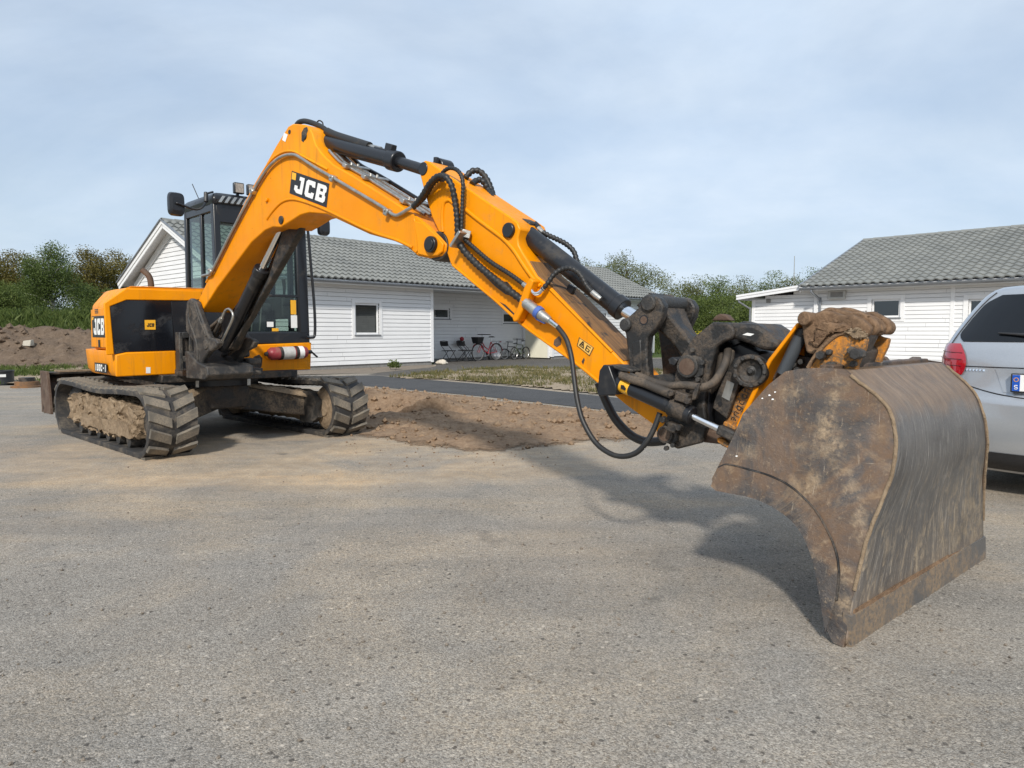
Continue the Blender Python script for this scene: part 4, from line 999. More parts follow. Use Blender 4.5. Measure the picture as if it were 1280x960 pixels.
# dozer blade behind the machine
BX = -2.30
rows = []
for t in np.linspace(0, 1, 9):
    z = .20 + .47 * t; xx = BX + .09 * math.sin(math.pi * t) - .02
    rows.append([TF.p(xx, y, z) for y in (-1.15, 1.15)])
mb = MB().grid(rows); rows2 = [[p - TF.ex * .03 for p in r_] for r_ in rows]; mb.grid(rows2)
for e_ in (0, -1): mb.grid([rows[e_], rows2[e_]])
for c in (0, 1): mb.grid([[r_[c] for r_ in rows], [r_[c] for r_ in rows2]])
blade = P('dozer_blade', mb, 'black_dirty', smooth=40)
for y in (-1.15, 1.12):
    A = [(BX - .10, .17), (BX + .30, .17), (BX + .27, .42), (BX + .20, .70), (BX - .10, .70)]
    P('end_plate', MB().prism([TF.p(x, y, z) for x, z in A], [TF.p(x, y + .03, z) for x, z in A]), 'rustdark' if y < 0 else 'black_dirty', blade, bevel=.004)
P('cutting_edge', MB().box(TF, BX - .045, BX - .005, -1.15, 1.15, .16, .26), 'steel', blade, bevel=.004)
P('top_ledge', MB().box(TF, BX - .06, BX + .14, -1.12, 1.12, .655, .685), 'black_dirty', blade, bevel=.006)
mb = lumpy(MB(), TF, BX - .05, BX + .13, -1.0, 1.0, .68, .70, (60, 4, 2), .022, 21, 5); P('clay_crust', mb, 'mud', blade, smooth=50)
for y in (-.42, .42):
    P('blade_arm', MB().prism([TF.p(BX + .05, y - .07, .30), TF.p(BX + .05, y + .07, .30), TF.p(BX + .05, y + .07, .54), TF.p(BX + .05, y - .07, .54)],
      [TF.p(-.6, y - .07, .36), TF.p(-.6, y + .07, .36), TF.p(-.6, y + .07, .52), TF.p(-.6, y - .07, .52)]), 'black_dirty', blade, bevel=.01)

# ---- upper structure: floor, hood, counterweight
YL, YR, ZB, ZT = -1.13, 1.03, .74, 1.65
P('turntable', MB().box(UF, -.95, FX + .10, -.72, .80, .66, .745), 'black_dirty', bevel=.01)
for (u, v) in ((246.5, 480), (311, 477.5)): plate('sticker', [up_(u + a, v + b, FX + .10) for a, b in ((-2, -4), (2, -4), (2, 4), (-2, 4))], UF.ex, 'steel', .002, .002)
# body shell: plan outline with a rounded tail, lofted over height; the right shoulder is cut off
def plan(z, ins=0.0):
    pts = []; yl, yr = YL + ins, YR - .02 - ins * .3
    pts += [(FX - .02 - ins * .4, yl + .03), (FX - .02 - ins * .4, yr)]
    for k in range(13):                                      # rounded tail
        a = math.pi * k / 12; pts.append((-.52 - (.86 - ins) * math.sin(a) ** .8, yr + (yl - yr) * (1 - math.cos(a)) / 2))
    pts.append((FX - .06, yl))
    return pts
def loft(levels, closed_top=True):
    mb = MB(); n = None; rows = []
    for z, pl_ in levels: rows.append([UF.p(x, y, z) for x, y in pl_])
    mb.grid(rows, close_u=True); mb.add(rows[0], [tuple(range(len(rows[0])))]); mb.add(rows[-1], [tuple(range(len(rows[-1])))]); return mb
# counterweight and lower skirt (up to 1.0 m)
P('counterweight', loft([(ZB, plan(0, .05)), (ZB + .05, plan(0, .015)), (.99, plan(0, 0)), (1.0, plan(0, .004))]), 'yellow', bevel=.02, smooth=40)
# hood: front-view polygon pulled back, cut-off shoulder
hp = [(YL + .012, 1.004), (YL + .012, 1.478), (YL + .15, 1.645), (-.05, ZT + .01), (-.05, 1.004)]
rows = []
for x in (FX - .025, -.10, -.42, -.62, -.78):
    k = max(0, (-.30 - x)) / .48
    sh = .17 * k ** 1.7; dz = -.05 * k ** 2
    rows.append([UF.p(x, y + (sh if y < -.9 else 0), z + (dz if z > 1.2 else 0)) for y, z in hp])
mb = MB().grid(rows, close_u=True); mb.add(rows[0], [tuple(range(5))]); mb.add(rows[-1], [tuple(range(5))])
hood = P('hood', mb, 'yellow', bevel=.03, smooth=30, seg=3)
# dusty lid on top of the hood and shoulder
tq = [UF.p(FX - .06, YL + .19, ZT + .003), UF.p(-.70, YL + .36, ZT - .028), UF.p(-.70, -.08, ZT - .012), UF.p(FX - .06, -.08, ZT + .014)]
P('hood_lid', MB().prism(tq, [p + Vector((0, 0, .008)) for p in tq]), 'hood_top', hood, bevel=.003)
tail = MB(); rows = []
for z, ins in ((1.002, .0), (1.45, .02), (1.60, .07), (1.64, .16)):
    rows.append([UF.p(x, y, z) for x, y in plan(0, ins) if x < -.45 and y > -.95])
tail.grid(rows); tail.add(rows[-1], [tuple(range(len(rows[-1])))])
P('tail_cover', tail, 'yellow', hood, smooth=40)
# front frame and black gloss panel
fp = [(130, 379), (158, 360.5), (252, 364), (252, 374.5), (233, 375.8), (158, 375), (137.5, 383), (143, 443), (133.5, 444)]
def xprism(picks, px, x0, x1):
    q = [UF.x_plane(u, v, px) for u, v in picks]; return MB().prism([UF.p(x0, y, z) for y, z in q], [UF.p(x1, y, z) for y, z in q])
P('front_frame', xprism(fp, FX, FX - .03, FX), 'yellow', hood, bevel=.008)
bpn = [(137.5, 383), (158, 375), (214, 375.8), (219, 438), (158, 440), (143, 443)]
P('front_panel', xprism(bpn, FX, FX - .03, FX - .008), 'black_gloss', hood, bevel=.004)
P('front_panel', xprism([(214.5, 375.8), (246, 374.8), (246, 436), (219.5, 438)], FX, FX - .04, FX - .014), 'black', hood, bevel=.003)
lp = [(144, 443.5), (158, 440.5), (219, 438.5), (220.5, 467.8), (145, 471)]
P('front_bumper', xprism(lp, FX, FX - .03, FX + .014), 'yellow', hood, bevel=.012)
bq = [up_(181, 400, FX), up_(194.3, 400, FX), up_(194.6, 412, FX), up_(181.4, 412, FX)]
bdg = plate('badge', bq, UF.ex, 'amber', -.007, .006, hood)
f_ = [bq[0] * .8 + bq[2] * .2, bq[1] * .8 + bq[3] * .2, bq[2] * .8 + bq[0] * .2, bq[3] * .8 + bq[1] * .2]
text_on('lettering', bq, UF.ex, 'JCB', 'black_flat', .0005, (.18, .86, .30, .66), .04, .06, hood)
lq = [up_(182.5, 459, FX + .014), up_(188, 459, FX + .014), up_(188, 466.5, FX + .014), up_(182.5, 466.5, FX + .014)]
plate('sticker', lq, UF.ex, 'white', .001, .002, hood)
# right side wall: lettering, model number, latch, vent
sn = -UF.ey
def sq(picks): return [side_(u, v, YL - .0) for u, v in picks]
q = sq([(114.6, 395.6), (130, 395), (131, 421.4), (115.2, 420)])
# keep the decal inside the flat part of the side wall
P('side_panel', MB().prism([UF.p(x, YL + .012, z) for x, z in ((FX - .10, 1.03), (-.40, 1.03), (-.36, 1.43), (FX - .10, 1.45))], [UF.p(x, YL - .004, z) for x, z in ((FX - .10, 1.03), (-.40, 1.03), (-.36, 1.43), (FX - .10, 1.45))]), 'yellow', hood, bevel=.006)
q = [UF.p(-.32, YL - .004, 1.36), UF.p(.165, YL - .004, 1.36), UF.p(.165, YL - .004, 1.135), UF.p(-.32, YL - .004, 1.135)]
plate('decal', q, sn, 'black_flat', .0005, .002, hood)
text_on('lettering', q, sn, 'JCB', 'white', .003, (.13, .93, .12, .88), .03, .07, hood)
plate('decal_square', [q[0] * .96 + q[2] * .04, q[0] * .84 + q[1] * .12 + q[2] * .04, q[0] * .72 + q[1] * .12 + q[3] * .16, q[0] * .80 + q[3] * .20], sn, 'amber', .003, .001, hood)
P('latch', MB().prism([UF.p(x, YL - .004, z) for x, z in ((-.10, 1.03), (-.04, 1.03), (-.04, 1.11), (-.10, 1.11))], [UF.p(x, YL - .012, z) for x, z in ((-.10, 1.03), (-.04, 1.03), (-.04, 1.11), (-.10, 1.11))]), 'black_flat', hood, bevel=.003)
for k in range(3): P('vent_slot', MB().box(UF, -.20, -.07, YL - .006, YL + .002, 1.388 + k * .017, 1.398 + k * .017), 'black_flat', hood)
q = [UF.p(-.30, YL, .865), UF.p(.16, YL, .865), UF.p(.16, YL, .765), UF.p(-.30, YL, .765)]
plate('decal', q, sn, 'black_flat', .003, .002, hood)
text_on('lettering', q, sn, '100C-1', 'white', .0055, (.06, .95, .14, .86), .03, .05, hood)
# exhaust pipe
a = UF.p(-.42, -.50, 1.60)
P('exhaust_pipe', MB().tube(smooth_path([a, a + Vector((0, 0, .16)), a + Vector((0, 0, .24)) - UF.ex * .02 - UF.ey * .02, a + Vector((0, 0, .30)) - UF.ex * .06 - UF.ey * .07]), .033, 14), 'rustdark', bevel=.002)
# yellow beam below the cab
P('front_beam', xprism([(300, 431.5), (389, 428), (388, 462), (300, 466)], FX, FX - .12, FX + .01), 'yellow', bevel=.012)
P('beam_hole', xprism([(317, 446), (324, 443), (328, 448), (327, 458), (322, 463.5), (316, 461), (315, 453)], FX + .01, FX - .02, FX + .013), 'black_dirty')

# ---- cab
CY0, CY1, CX0, CZ0, CZ1 = -.075, 1.03, FX - .98, 1.065, 2.62
cab = P('cab', MB().box(UF, CX0, FX - .01, CY0, CY1, CZ0 - .02, CZ0 + .13), 'black', bevel=.02)
def post(x0, x1, y0, y1, z0=CZ0 + .1, z1=CZ1, dx=0): 
    A = [UF.p(x0, y0, z0), UF.p(x1, y0, z0), UF.p(x1, y1, z0), UF.p(x0, y1, z0)]; B = [p + UF.ex * dx + Vector((0, 0, z1 - z0)) for p in A]
    return MB().prism(A, B)
P('cab_post', post(FX - .10, FX - .01, CY0, CY0 + .075, dx=-.05), 'black', cab, bevel=.014)
P('cab_post', post(FX - .10, FX - .01, CY1 - .14, CY1, dx=-.05), 'black', cab, bevel=.02)
P('cab_post', post(CX0, CX0 + .07, CY0, CY0 + .07, dx=.03), 'black', cab, bevel=.014)
P('cab_post', post(CX0, CX0 + .07, CY1 - .07, CY1, dx=.03), 'black', cab, bevel=.014)
P('cab_post', post(FX - .50, FX - .44, CY0 + .01, CY0 + .05), 'black', cab, bevel=.01)
P('cab_post', post(FX - .46, FX - .38, CY1 - .06, CY1 - .01), 'black', cab, bevel=.01)
P('header', MB().box(UF, FX - .10, FX - .055, CY0 + .03, CY1 - .03, 2.40, CZ1), 'black', cab, bevel=.01)
P('header', MB().box(UF, CX0 + .02, FX - .06, CY0 + .005, CY0 + .05, 2.52, CZ1), 'black', cab, bevel=.01)
P('header', MB().box(UF, CX0 + .02, FX - .06, CY1 - .05, CY1 - .005, 2.52, CZ1), 'black', cab, bevel=.01)
P('cross_bar', MB().box(UF, FX - .055, FX - .03, CY0 + .07, CY1 - .13, 1.60, 1.63), 'black', cab, bevel=.004)
rf = MB(); rows = []
for z, i_ in ((CZ1 - .02, .0), (CZ1 + .05, -.02), (CZ1 + .10, .03), (CZ1 + .125, .14)):
    rows.append([UF.p(CX0 + .02 + i_, CY0 + i_, z), UF.p(FX - .04 - i_, CY0 + i_, z), UF.p(FX - .04 - i_, CY1 - i_, z), UF.p(CX0 + .02 + i_, CY1 - i_, z)])
rf.grid(rows, close_u=True); rf.add(rows[-1], [(0, 1, 2, 3)]); rf.add(rows[0], [(0, 1, 2, 3)])
roof = P('cab_roof', rf, 'black', cab, bevel=.03, seg=3)
# striped rain visor along the front edge of the roof
for k in range(16):
    y = CY0 + .04 + k * .066
    q = [UF.p(FX - .018, y, CZ1 - .012), UF.p(FX - .018, y + .034, CZ1 - .012), UF.p(FX - .028, y + .085, CZ1 + .062), UF.p(FX - .028, y + .051, CZ1 + .062)]
    P('visor_stripe', MB().prism(q, [p + UF.ex * .01 + Vector((0, 0, .006)) for p in q]), 'steel', roof)
def pane(name, pts): return P(name, MB().add(pts, [(0, 1, 2, 3)]), 'glass', cab)
pane('windscreen', [UF.p(FX - .06, CY0 + .07, 1.62), UF.p(FX - .06, CY1 - .13, 1.62), UF.p(FX - .085, CY1 - .13, 2.41), UF.p(FX - .085, CY0 + .07, 2.41)])
pane('lower_windscreen', [UF.p(FX - .045, CY0 + .07, 1.18), UF.p(FX - .045, CY1 - .13, 1.18), UF.p(FX - .05, CY1 - .13, 1.61), UF.p(FX - .05, CY0 + .07, 1.61)])
pane('side_window', [UF.p(CX0 + .06, CY0 + .025, 1.18), UF.p(FX - .50, CY0 + .025, 1.18), UF.p(FX - .50, CY0 + .025, 2.53), UF.p(CX0 + .08, CY0 + .025, 2.53)])
pane('side_window', [UF.p(FX - .44, CY0 + .03, 1.18), UF.p(FX - .10, CY0 + .03, 1.18), UF.p(FX - .12, CY0 + .03, 2.53), UF.p(FX - .44, CY0 + .03, 2.53)])
pane('door_window', [UF.p(CX0 + .06, CY1 - .03, 1.18), UF.p(FX - .10, CY1 - .03, 1.18), UF.p(FX - .12, CY1 - .03, 2.53), UF.p(CX0 + .08, CY1 - .03, 2.53)])
pane('rear_window', [UF.p(CX0 + .03, CY0 + .06, 1.5), UF.p(CX0 + .03, CY1 - .06, 1.5), UF.p(CX0 + .05, CY1 - .06, 2.53), UF.p(CX0 + .05, CY0 + .06, 2.53)])
# cab inside: seat, consoles, levers, monitor, blind, net
P('rear_wall', MB().box(UF, CX0 + .01, CX0 + .05, CY0 + .05, CY1 - .05, 1.1, 1.5), 'interior', cab)
st_ = P('seat', MB().box(UF, CX0 + .16, CX0 + .60, .26, .74, 1.42, 1.54), 'seat', cab, bevel=.04, seg=3)
A = [(CX0 + .12, 1.52), (CX0 + .24, 1.52), (CX0 + .18, 2.12), (CX0 + .08, 2.12)]
P('seat_back', MB().prism([UF.p(x, .27, z) for x, z in A], [UF.p(x, .73, z) for x, z in A]), 'seat', st_, bevel=.04, seg=3)
P('head_rest', MB().box(UF, CX0 + .08, CX0 + .16, .38, .62, 2.14, 2.32), 'seat', st_, bevel=.03, seg=3)
P('seat_base', MB().box(UF, CX0 + .2, CX0 + .55, .32, .68, 1.19, 1.42), 'interior', st_, bevel=.02)
for y in (.12, .80):
    c_ = P('console', MB().box(UF, CX0 + .25, CX0 + .72, y, y + .11, 1.35, 1.62), 'interior', cab, bevel=.02)
    P('joystick', MB().tube([UF.p(CX0 + .66, y + .055, 1.6), UF.p(CX0 + .68, y + .055, 1.74), UF.p(CX0 + .66, y + .055, 1.83)], [.012, .02, .024], 10), 'interior', c_)
for y in (.40, .50): P('travel_lever', MB().tube([UF.p(CX0 + .74, y, 1.2), UF.p(CX0 + .80, y, 1.5), UF.p(CX0 + .74, y, 1.66)], .010, 8), 'steel', cab)
P('monitor', MB().box(UF, FX - .16, FX - .13, .76, .88, 1.50, 1.62), 'interior', cab, bevel=.008)
P('floor_mat', MB().box(UF, CX0 + .05, FX - .06, CY0 + .05, CY1 - .05, 1.18, 1.2), 'interior', cab)
P('roof_lining', MB().box(UF, CX0 + .05, FX - .12, CY0 + .05, CY1 - .05, 2.50, 2.56), plain('beige_lining', (.20, .18, .15), .9), cab)
plate('sticker', [UF.p(FX - .043, .80, 1.57), UF.p(FX - .043, .87, 1.57), UF.p(FX - .043, .87, 1.40), UF.p(FX - .043, .80, 1.40)], UF.ex, 'amber', .001, .002, cab)
plate('sticker', [UF.p(FX - .043, .80, 1.39), UF.p(FX - .043, .88, 1.39), UF.p(FX - .043, .88, 1.24), UF.p(FX - .043, .80, 1.24)], UF.ex, 'white', .001, .002, cab)
plate('sticker', [UF.p(FX - .043, .50, 1.31), UF.p(FX - .043, .58, 1.31), UF.p(FX - .043, .58, 1.25), UF.p(FX - .043, .50, 1.25)], UF.ex, 'white', .001, .002, cab)
plate('sticker', [UF.p(FX - .043, .56, 1.235), UF.p(FX - .043, .64, 1.235), UF.p(FX - .043, .64, 1.20), UF.p(FX - .043, .56, 1.20)], UF.ex, 'amber', .001, .002, cab)
# wiper, grab rail, mirrors, lamps, aerial
P('wiper', MB().tube([UF.p(FX - .035, .42, 1.60), UF.p(FX - .04, .50, 2.15)], .008, 6), 'black_flat', cab)
P('grab_rail', MB().tube(smooth_path([up_(u, v, FX + .06) for u, v in ((379, 279), (384, 283), (388.5, 330), (393, 385), (393.5, 417.5), (389, 422), (383, 421))], 6), .017, 10), 'black', cab, smooth=60)
def mirror(c, w, h_, d_):
    rows = []
    for k, (s_, t_) in enumerate(((.55, -.03), (.9, -.02), (1.0, .02), (.96, .035), (0.9, .03))):
        row = []
        for i in range(24):
            a = 2 * math.pi * i / 24; ca, sa = math.cos(a), math.sin(a)
            x = w * s_ * math.copysign(abs(ca) ** .45, ca); z = h_ * s_ * math.copysign(abs(sa) ** .45, sa)
            row.append(c + UF.ey * x + UF.ez * z - d_ * t_)
        rows.append(row)
    mb_ = MB().grid(rows, close_u=True); mb_.add(rows[0], [tuple(range(24))]); mb_.add(rows[-1], [tuple(range(24))]); return mb_
mc = up_(220.5, 255, FX - .02)
mr = P('mirror', mirror(mc, .085, .125, UF.ex), 'black', cab, smooth=50)
P('mirror_arm', MB().tube(smooth_path([mc + UF.ex * .02, mc + UF.ex * .05, up_(243, 261.5, FX), up_(253, 259, FX), up_(258, 250, FX - .03), up_(258, 243, FX - .04), up_(266, 240, FX - .1)], 6), .012, 8), 'black', mr, smooth=60)
P('mirror_clamp', MB().beam(up_(257.5, 253, FX - .02), up_(257.5, 240, FX - .03), .04, .05), 'black', mr, bevel=.012)
mc2 = UF.p(FX + .16, CY1 + .12, 2.44)
mr2 = P('mirror', mirror(mc2, .075, .10, UF.ex), 'black', cab, smooth=50)
P('mirror_arm', MB().tube([mc2, UF.p(FX, CY1 + .03, 2.44), UF.p(FX - .05, CY1 - .02, 2.45)], .011, 8), 'black', mr2)
for (u, v) in ((296.5, 234.5), (313, 236)):
    c_ = up_(u, v, FX - .12); c_.z = CZ1 + .185
    wl = P('work_lamp', MB().prism([c_ + UF.ey * a + UF.ez * b for a, b in ((-.055, -.06), (.055, -.06), (.055, .06), (-.055, .06))], [c_ + UF.ex * .06 + UF.ey * a + UF.ez * b for a, b in ((-.058, -.062), (.058, -.062), (.058, .062), (-.058, .062))]), 'black', cab, bevel=.01)
    P('lens', MB().prism([c_ + UF.ex * .061 + UF.ey * a + UF.ez * b for a, b in ((-.045, -.05), (.045, -.05), (.045, .05), (-.045, .05))], [c_ + UF.ex * .066 + UF.ey * a + UF.ez * b for a, b in ((-.045, -.05), (.045, -.05), (.045, .05), (-.045, .05))]), plain('lamp_lens', (.32, .28, .24), .15, 0, .3, 60, .2), wl)
    P('bracket', MB().beam(c_ + UF.ez * -.06, c_ + UF.ez * -.11 + UF.ex * .0, .03, .03, UF.ex), 'black', wl)
P('aerial', MB().tube([UF.p(FX - .7, CY0 + .1, CZ1 + .1), UF.p(FX - .78, CY0 + .05, CZ1 + .30)], .005, 6), 'black_flat', cab)

# ---- kingpost (swing post) and its mount
kp_prof = [(233.7, 377), (238, 373), (245, 377), (249.8, 390.6), (259, 416), (262, 421.6), (269, 424), (272.7, 428), (270, 435), (261, 440), (254, 450), (251, 466), (243, 467), (241.8, 427), (232.6, 413.5), (232, 393)]
kp = P('kingpost', bprism(MB(), kp_prof, -.21, -.215, -.155), 'cast', bevel=.014)
P('kingpost_ear', bprism(MB(), kp_prof, -.21, .155, .215), 'cast', kp, bevel=.014)
rib('ear_rib', [(236, 379), (236.5, 400), (243, 418), (247, 436), (247, 462)], -.216, .014, kp, 'cast')
rib('ear_rib', [(243, 378), (249, 398), (258, 420)], -.216, .010, kp, 'cast')
P('ear_slot', bprism(MB(), [(234.5, 384), (238, 382), (238.8, 395), (236, 399)], -.215, -.2175, -.21), 'black_dirty', kp)
for o_ in (-.225, .155): P('pin_boss', bcyl(MB(), 257.5, 430.7, -.215, o_, o_ + .07, .05), 'cast', kp, bevel=.008)
s0, z0 = bs(262, 452, -.2)
P('kingpost_base', MB().prism([BF.p(s_, -.24, z_) for s_, z_ in ((-.14, .73), (.26, .73), (.32, .78), (.30, .86), (.10, .90), (-.1, 1.0), (-.16, 1.0))], [BF.p(s_, .24, z_) for s_, z_ in ((-.14, .73), (.26, .73), (.32, .78), (.30, .86), (.10, .90), (-.1, 1.0), (-.16, 1.0))]), 'cast', kp, bevel=.012)
P('swing_ear', MB().prism([BF.p(s_, .24, z_) for s_, z_ in ((-.05, .75), (.22, .75), (.22, .80), (.06, .80), (.06, .86), (.22, .86), (.22, .92), (-.05, .92))], [BF.p(s_, .38, z_) for s_, z_ in ((-.05, .75), (.22, .75), (.22, .80), (.06, .80), (.06, .86), (.22, .86), (.22, .92), (-.05, .92))]), 'cast', kp, bevel=.015)
P('hose_guard', MB().prism([BF.p(s_, .16, z_) for s_, z_ in ((-.10, .95), (.16, .93), (.14, 1.10), (.02, 1.2), (-.1, 1.2))], [BF.p(s_, .30, z_) for s_, z_ in ((-.10, .95), (.16, .93), (.14, 1.10), (.02, 1.2), (-.1, 1.2))]), 'cast', kp, bevel=.03)
km = P('kingpost_mount', MB().box(UF, FX, FX + .44, -.56, .22, .725, .80), 'cast', bevel=.012)
y0_, z0_ = UF.x_plane(222, 440, FX + .42); y1_, z1_ = UF.x_plane(239, 440, FX + .42)
y0_ += .02; y1_ += .02; mb = MB().box(UF, FX + .30, FX + .42, y0_, y0_ + .035, .80, 1.19); mb.box(UF, FX + .30, FX + .42, y1_ - .035, y1_, .80, 1.19)
mb.box(UF, FX + .30, FX + .42, y0_ + .03, y1_ - .03, 1.13, 1.19); mb.box(UF, FX + .30, FX + .42, y0_ + .03, y1_ - .03, .89, .95)
P('mount_bracket', mb, 'cast', km, bevel=.008)
P('mount_panel', MB().box(UF, FX + .30, FX + .39, y0_ + .035, y1_ - .035, .955, 1.125), 'black_dirty', km, bevel=.008)
for k in range(7):      # hoses bundled behind the post
    y = -.30 + k * .075
    hose('hose', [UF.p(FX - .02, y, 1.05 + .03 * (k % 3)), UF.p(FX + .14, y + .02, 1.18 + .04 * (k % 2)), UF.p(FX + .34, y * .7 - .06, 1.26 + .02 * (k % 3)), UF.p(FX + .52, y * .4 - .1, 1.36)], .019, 'mudhose', False, km)
P('hose_bay', MB().box(UF, FX - .06, FX - .015, -.50, .05, .80, 1.60), 'black', km)

# ---- lift cylinder under the boom
lc0, lc1, lc2 = bp(279, 436, 0.0), bp(327, 337, 0.0), bp(352, 284, 0.0)
lc = P('lift_cylinder', MB().cyl(lc0, lc1, .062, None, 24), 'black', bevel=.006)
P('gland', MB().cyl(lc1 + (lc0 - lc1).normalized() * .06, lc1 + (lc1 - lc0).normalized() * .015, .070, None, 24), 'black', lc, bevel=.006)
P('rod', MB().cyl(lc1, lc2, .032, None, 20), 'chrome', lc)
gp = [(349, 292), (352, 284), (378, 270), (386, 268), (376, 291), (331, 369), (307, 411), (296, 436), (284, 444), (274, 446), (306, 400), (330, 345), (347, 306)]
P('cylinder_guard', bprism(MB(), gp, .06, .06, .10), 'black_dirty', lc, bevel=.008)
P('guard_face', bprism(MB(), [(353, 288), (380, 272), (372, 292), (327, 370), (302, 414), (290, 436), (283, 438), (312, 394), (336, 344)], .0, .0, .06), 'black_dirty', lc, bevel=.01)
P('pipe', MB().tube(smooth_path(bpath([(276, 430), (284, 413.5), (290.5, 399), (291, 392), (287, 386.5), (282, 388), (277.5, 397.5)], -.11), 6), .012, 10), 'steel', lc, smooth=60)
P('pipe_nut', MB().cyl(bp(277.5, 397, -.11), bp(275, 402.5, -.11), .021, None, 6), 'steel', lc); P('pipe_nut', MB().cyl(bp(277.5, 426, -.11), bp(275.6, 431, -.11), .021, None, 6), 'steel', lc)
hose('hose', bpath([(275, 402.5), (270, 412), (266, 421), (262, 428)], [-.11, -.1, -.08, -.03]), .016, 'mudhose', False, lc)

# ---- boom
WB = .155
boom_prof = [(249, 388), (247.5, 376), (262, 345), (274, 321), (292, 284), (311, 244), (330, 209), (345, 182), (360, 158), (366, 154.5), (380, 155.5), (386, 159), (390, 166), (394, 180), (400, 189), (408, 198), (417, 206),
 (440, 219), (470, 238), (500, 257), (520, 270), (536, 282), (551, 297), (558, 305), (557, 314), (552, 320), (537, 323), (522, 320), (509, 309), (495, 302), (461, 292.5), (408.7, 268), (386, 266), (375, 269), (360, 278.7), (350.6, 284.3), (341, 283.8),
 (331, 288), (314, 303), (271, 360), (264, 371), (251.6, 390.5)]
boom = P('boom', bprism(MB(), boom_prof, -WB, -WB, WB), 'yellow', bevel=.010)
boom['label'] = 'bent yellow boom with black and white lettering plate'
rib('weld_rib', [(334, 274), (341, 264), (352, 253), (364, 249), (379, 251.5), (408, 262.5), (461, 288), (495, 299.5), (516, 309.5)], -WB, .013, boom)
rib('weld_rib', [(258, 353), (272, 326), (311, 247), (335, 206), (350, 192), (366, 189), (382, 197), (410, 212)], -WB, .011, boom)
rib('weld_rib', [(518, 274), (523, 290), (525, 308), (520, 315)], -WB, .010, boom)
# second skin: fork plates round the arm pivot
fork = [(519, 276), (532, 279), (549, 296), (556.5, 305), (555, 315), (549, 320), (536, 321), (524, 318), (523, 300)]
P('fork_plate', bprism(MB(), fork, -WB, -WB - .018, -WB), 'yellow', boom, bevel=.008)
dc = [bp(u, v, -WB) for u, v in ((365.2, 213.5), (412, 229.6), (408.4, 259.4), (362.2, 241.6))]
bn = -BF.ey
plate('decal', dc, bn, 'black_flat', .0008, .002, boom)
text_on('lettering', dc, bn, 'JCB', 'white', .0036, (.13, .95, .13, .87), .03, .06, boom)
plate('decal_square', [dc[0] * .93 + dc[1] * .02 + dc[3] * .05, dc[0] * .82 + dc[1] * .13 + dc[3] * .05, dc[0] * .52 + dc[1] * .13 + dc[3] * .35, dc[0] * .62 + dc[1] * .02 + dc[3] * .36], bn, 'amber', .003, .001, boom)
plate('sticker', [bp(u, v, -WB) for u, v in ((355.5, 166), (360, 168.5), (357, 177.5), (353, 175))], bn, 'white', .001, .002, boom)
def warn(c, nrm, parent):
    plate('warning_sticker', c, nrm, 'stickeryellow', .001, .002, parent); f = quad_fn(c, nrm, .0035); mb_ = MB()
    def poly(pp): A = [f(x, y) for x, y in pp]; mb_.prism(A, [k + Vector(nrm) * .001 for k in A])
    for pp in ([(.02, .0), (.98, .0), (.98, .04), (.02, .04)], [(.02, .96), (.98, .96), (.98, 1), (.02, 1)], [(0, 0), (.04, 0), (.04, 1), (0, 1)], [(.96, 0), (1, 0), (1, 1), (.96, 1)],
               [(.12, .2), (.20, .2), (.31, .74), (.31, .86), (.27, .86)], [(.31, .86), (.31, .74), (.42, .2), (.5, .2), (.35, .86)], [(.19, .2), (.43, .2), (.42, .28), (.20, .28)], [(.28, .34), (.34, .34), (.34, .6), (.28, .6)],
               [(.58, .2), (.64, .2), (.64, .8), (.58, .8)], [(.64, .72), (.86, .72), (.86, .8), (.64, .8)], [(.64, .46), (.80, .46), (.80, .54), (.64, .54)], [(.64, .2), (.86, .2), (.86, .28), (.64, .28)], [(.80, .28), (.86, .28), (.86, .5), (.80, .5)]): poly(pp)
    P('warning_print', mb_, 'black_flat', parent, smooth=0)
warn([bp(u, v, -WB) for u, v in ((528.5, 311), (533.5, 289.5), (538.8, 292.5), (534, 313))], bn, boom)
# pins, bosses, stains
P('pivot_pin', bcyl(MB(), 542.5, 306, -WB, -WB - .045, WB + .04, .055, 28), 'black', boom, bevel=.006)
P('pivot_cap', bcyl(MB(), 542.5, 306, -WB, -WB - .052, -WB - .045, .040, 24), 'black_flat', boom, bevel=.003)
P('lift_pin', bcyl(MB(), 352, 275, -WB, -WB - .012, WB + .01, .034, 22), 'black_dirty', boom, bevel=.004)
P('ram_pin', bcyl(MB(), 381, 170, -WB, -WB - .010, WB + .01, .030, 22), 'black_dirty', boom, bevel=.004)
P('lifting_hole', bcyl(MB(), 362, 165, -WB, -WB - .003, -WB + .01, .018, 18), 'black_flat', boom)
P('grease_stain', bprism(MB(), [(377, 166), (380, 160), (384, 158.5), (385, 163), (382, 172), (379.5, 178), (377, 176)], -WB, -WB - .0015, -WB + .002), 'black_dirty', boom)
P('stop_stud', bcyl(MB(), 334.5, 250, -WB, -WB - .02, -WB, .018, 14), 'yellow', boom, bevel=.004)
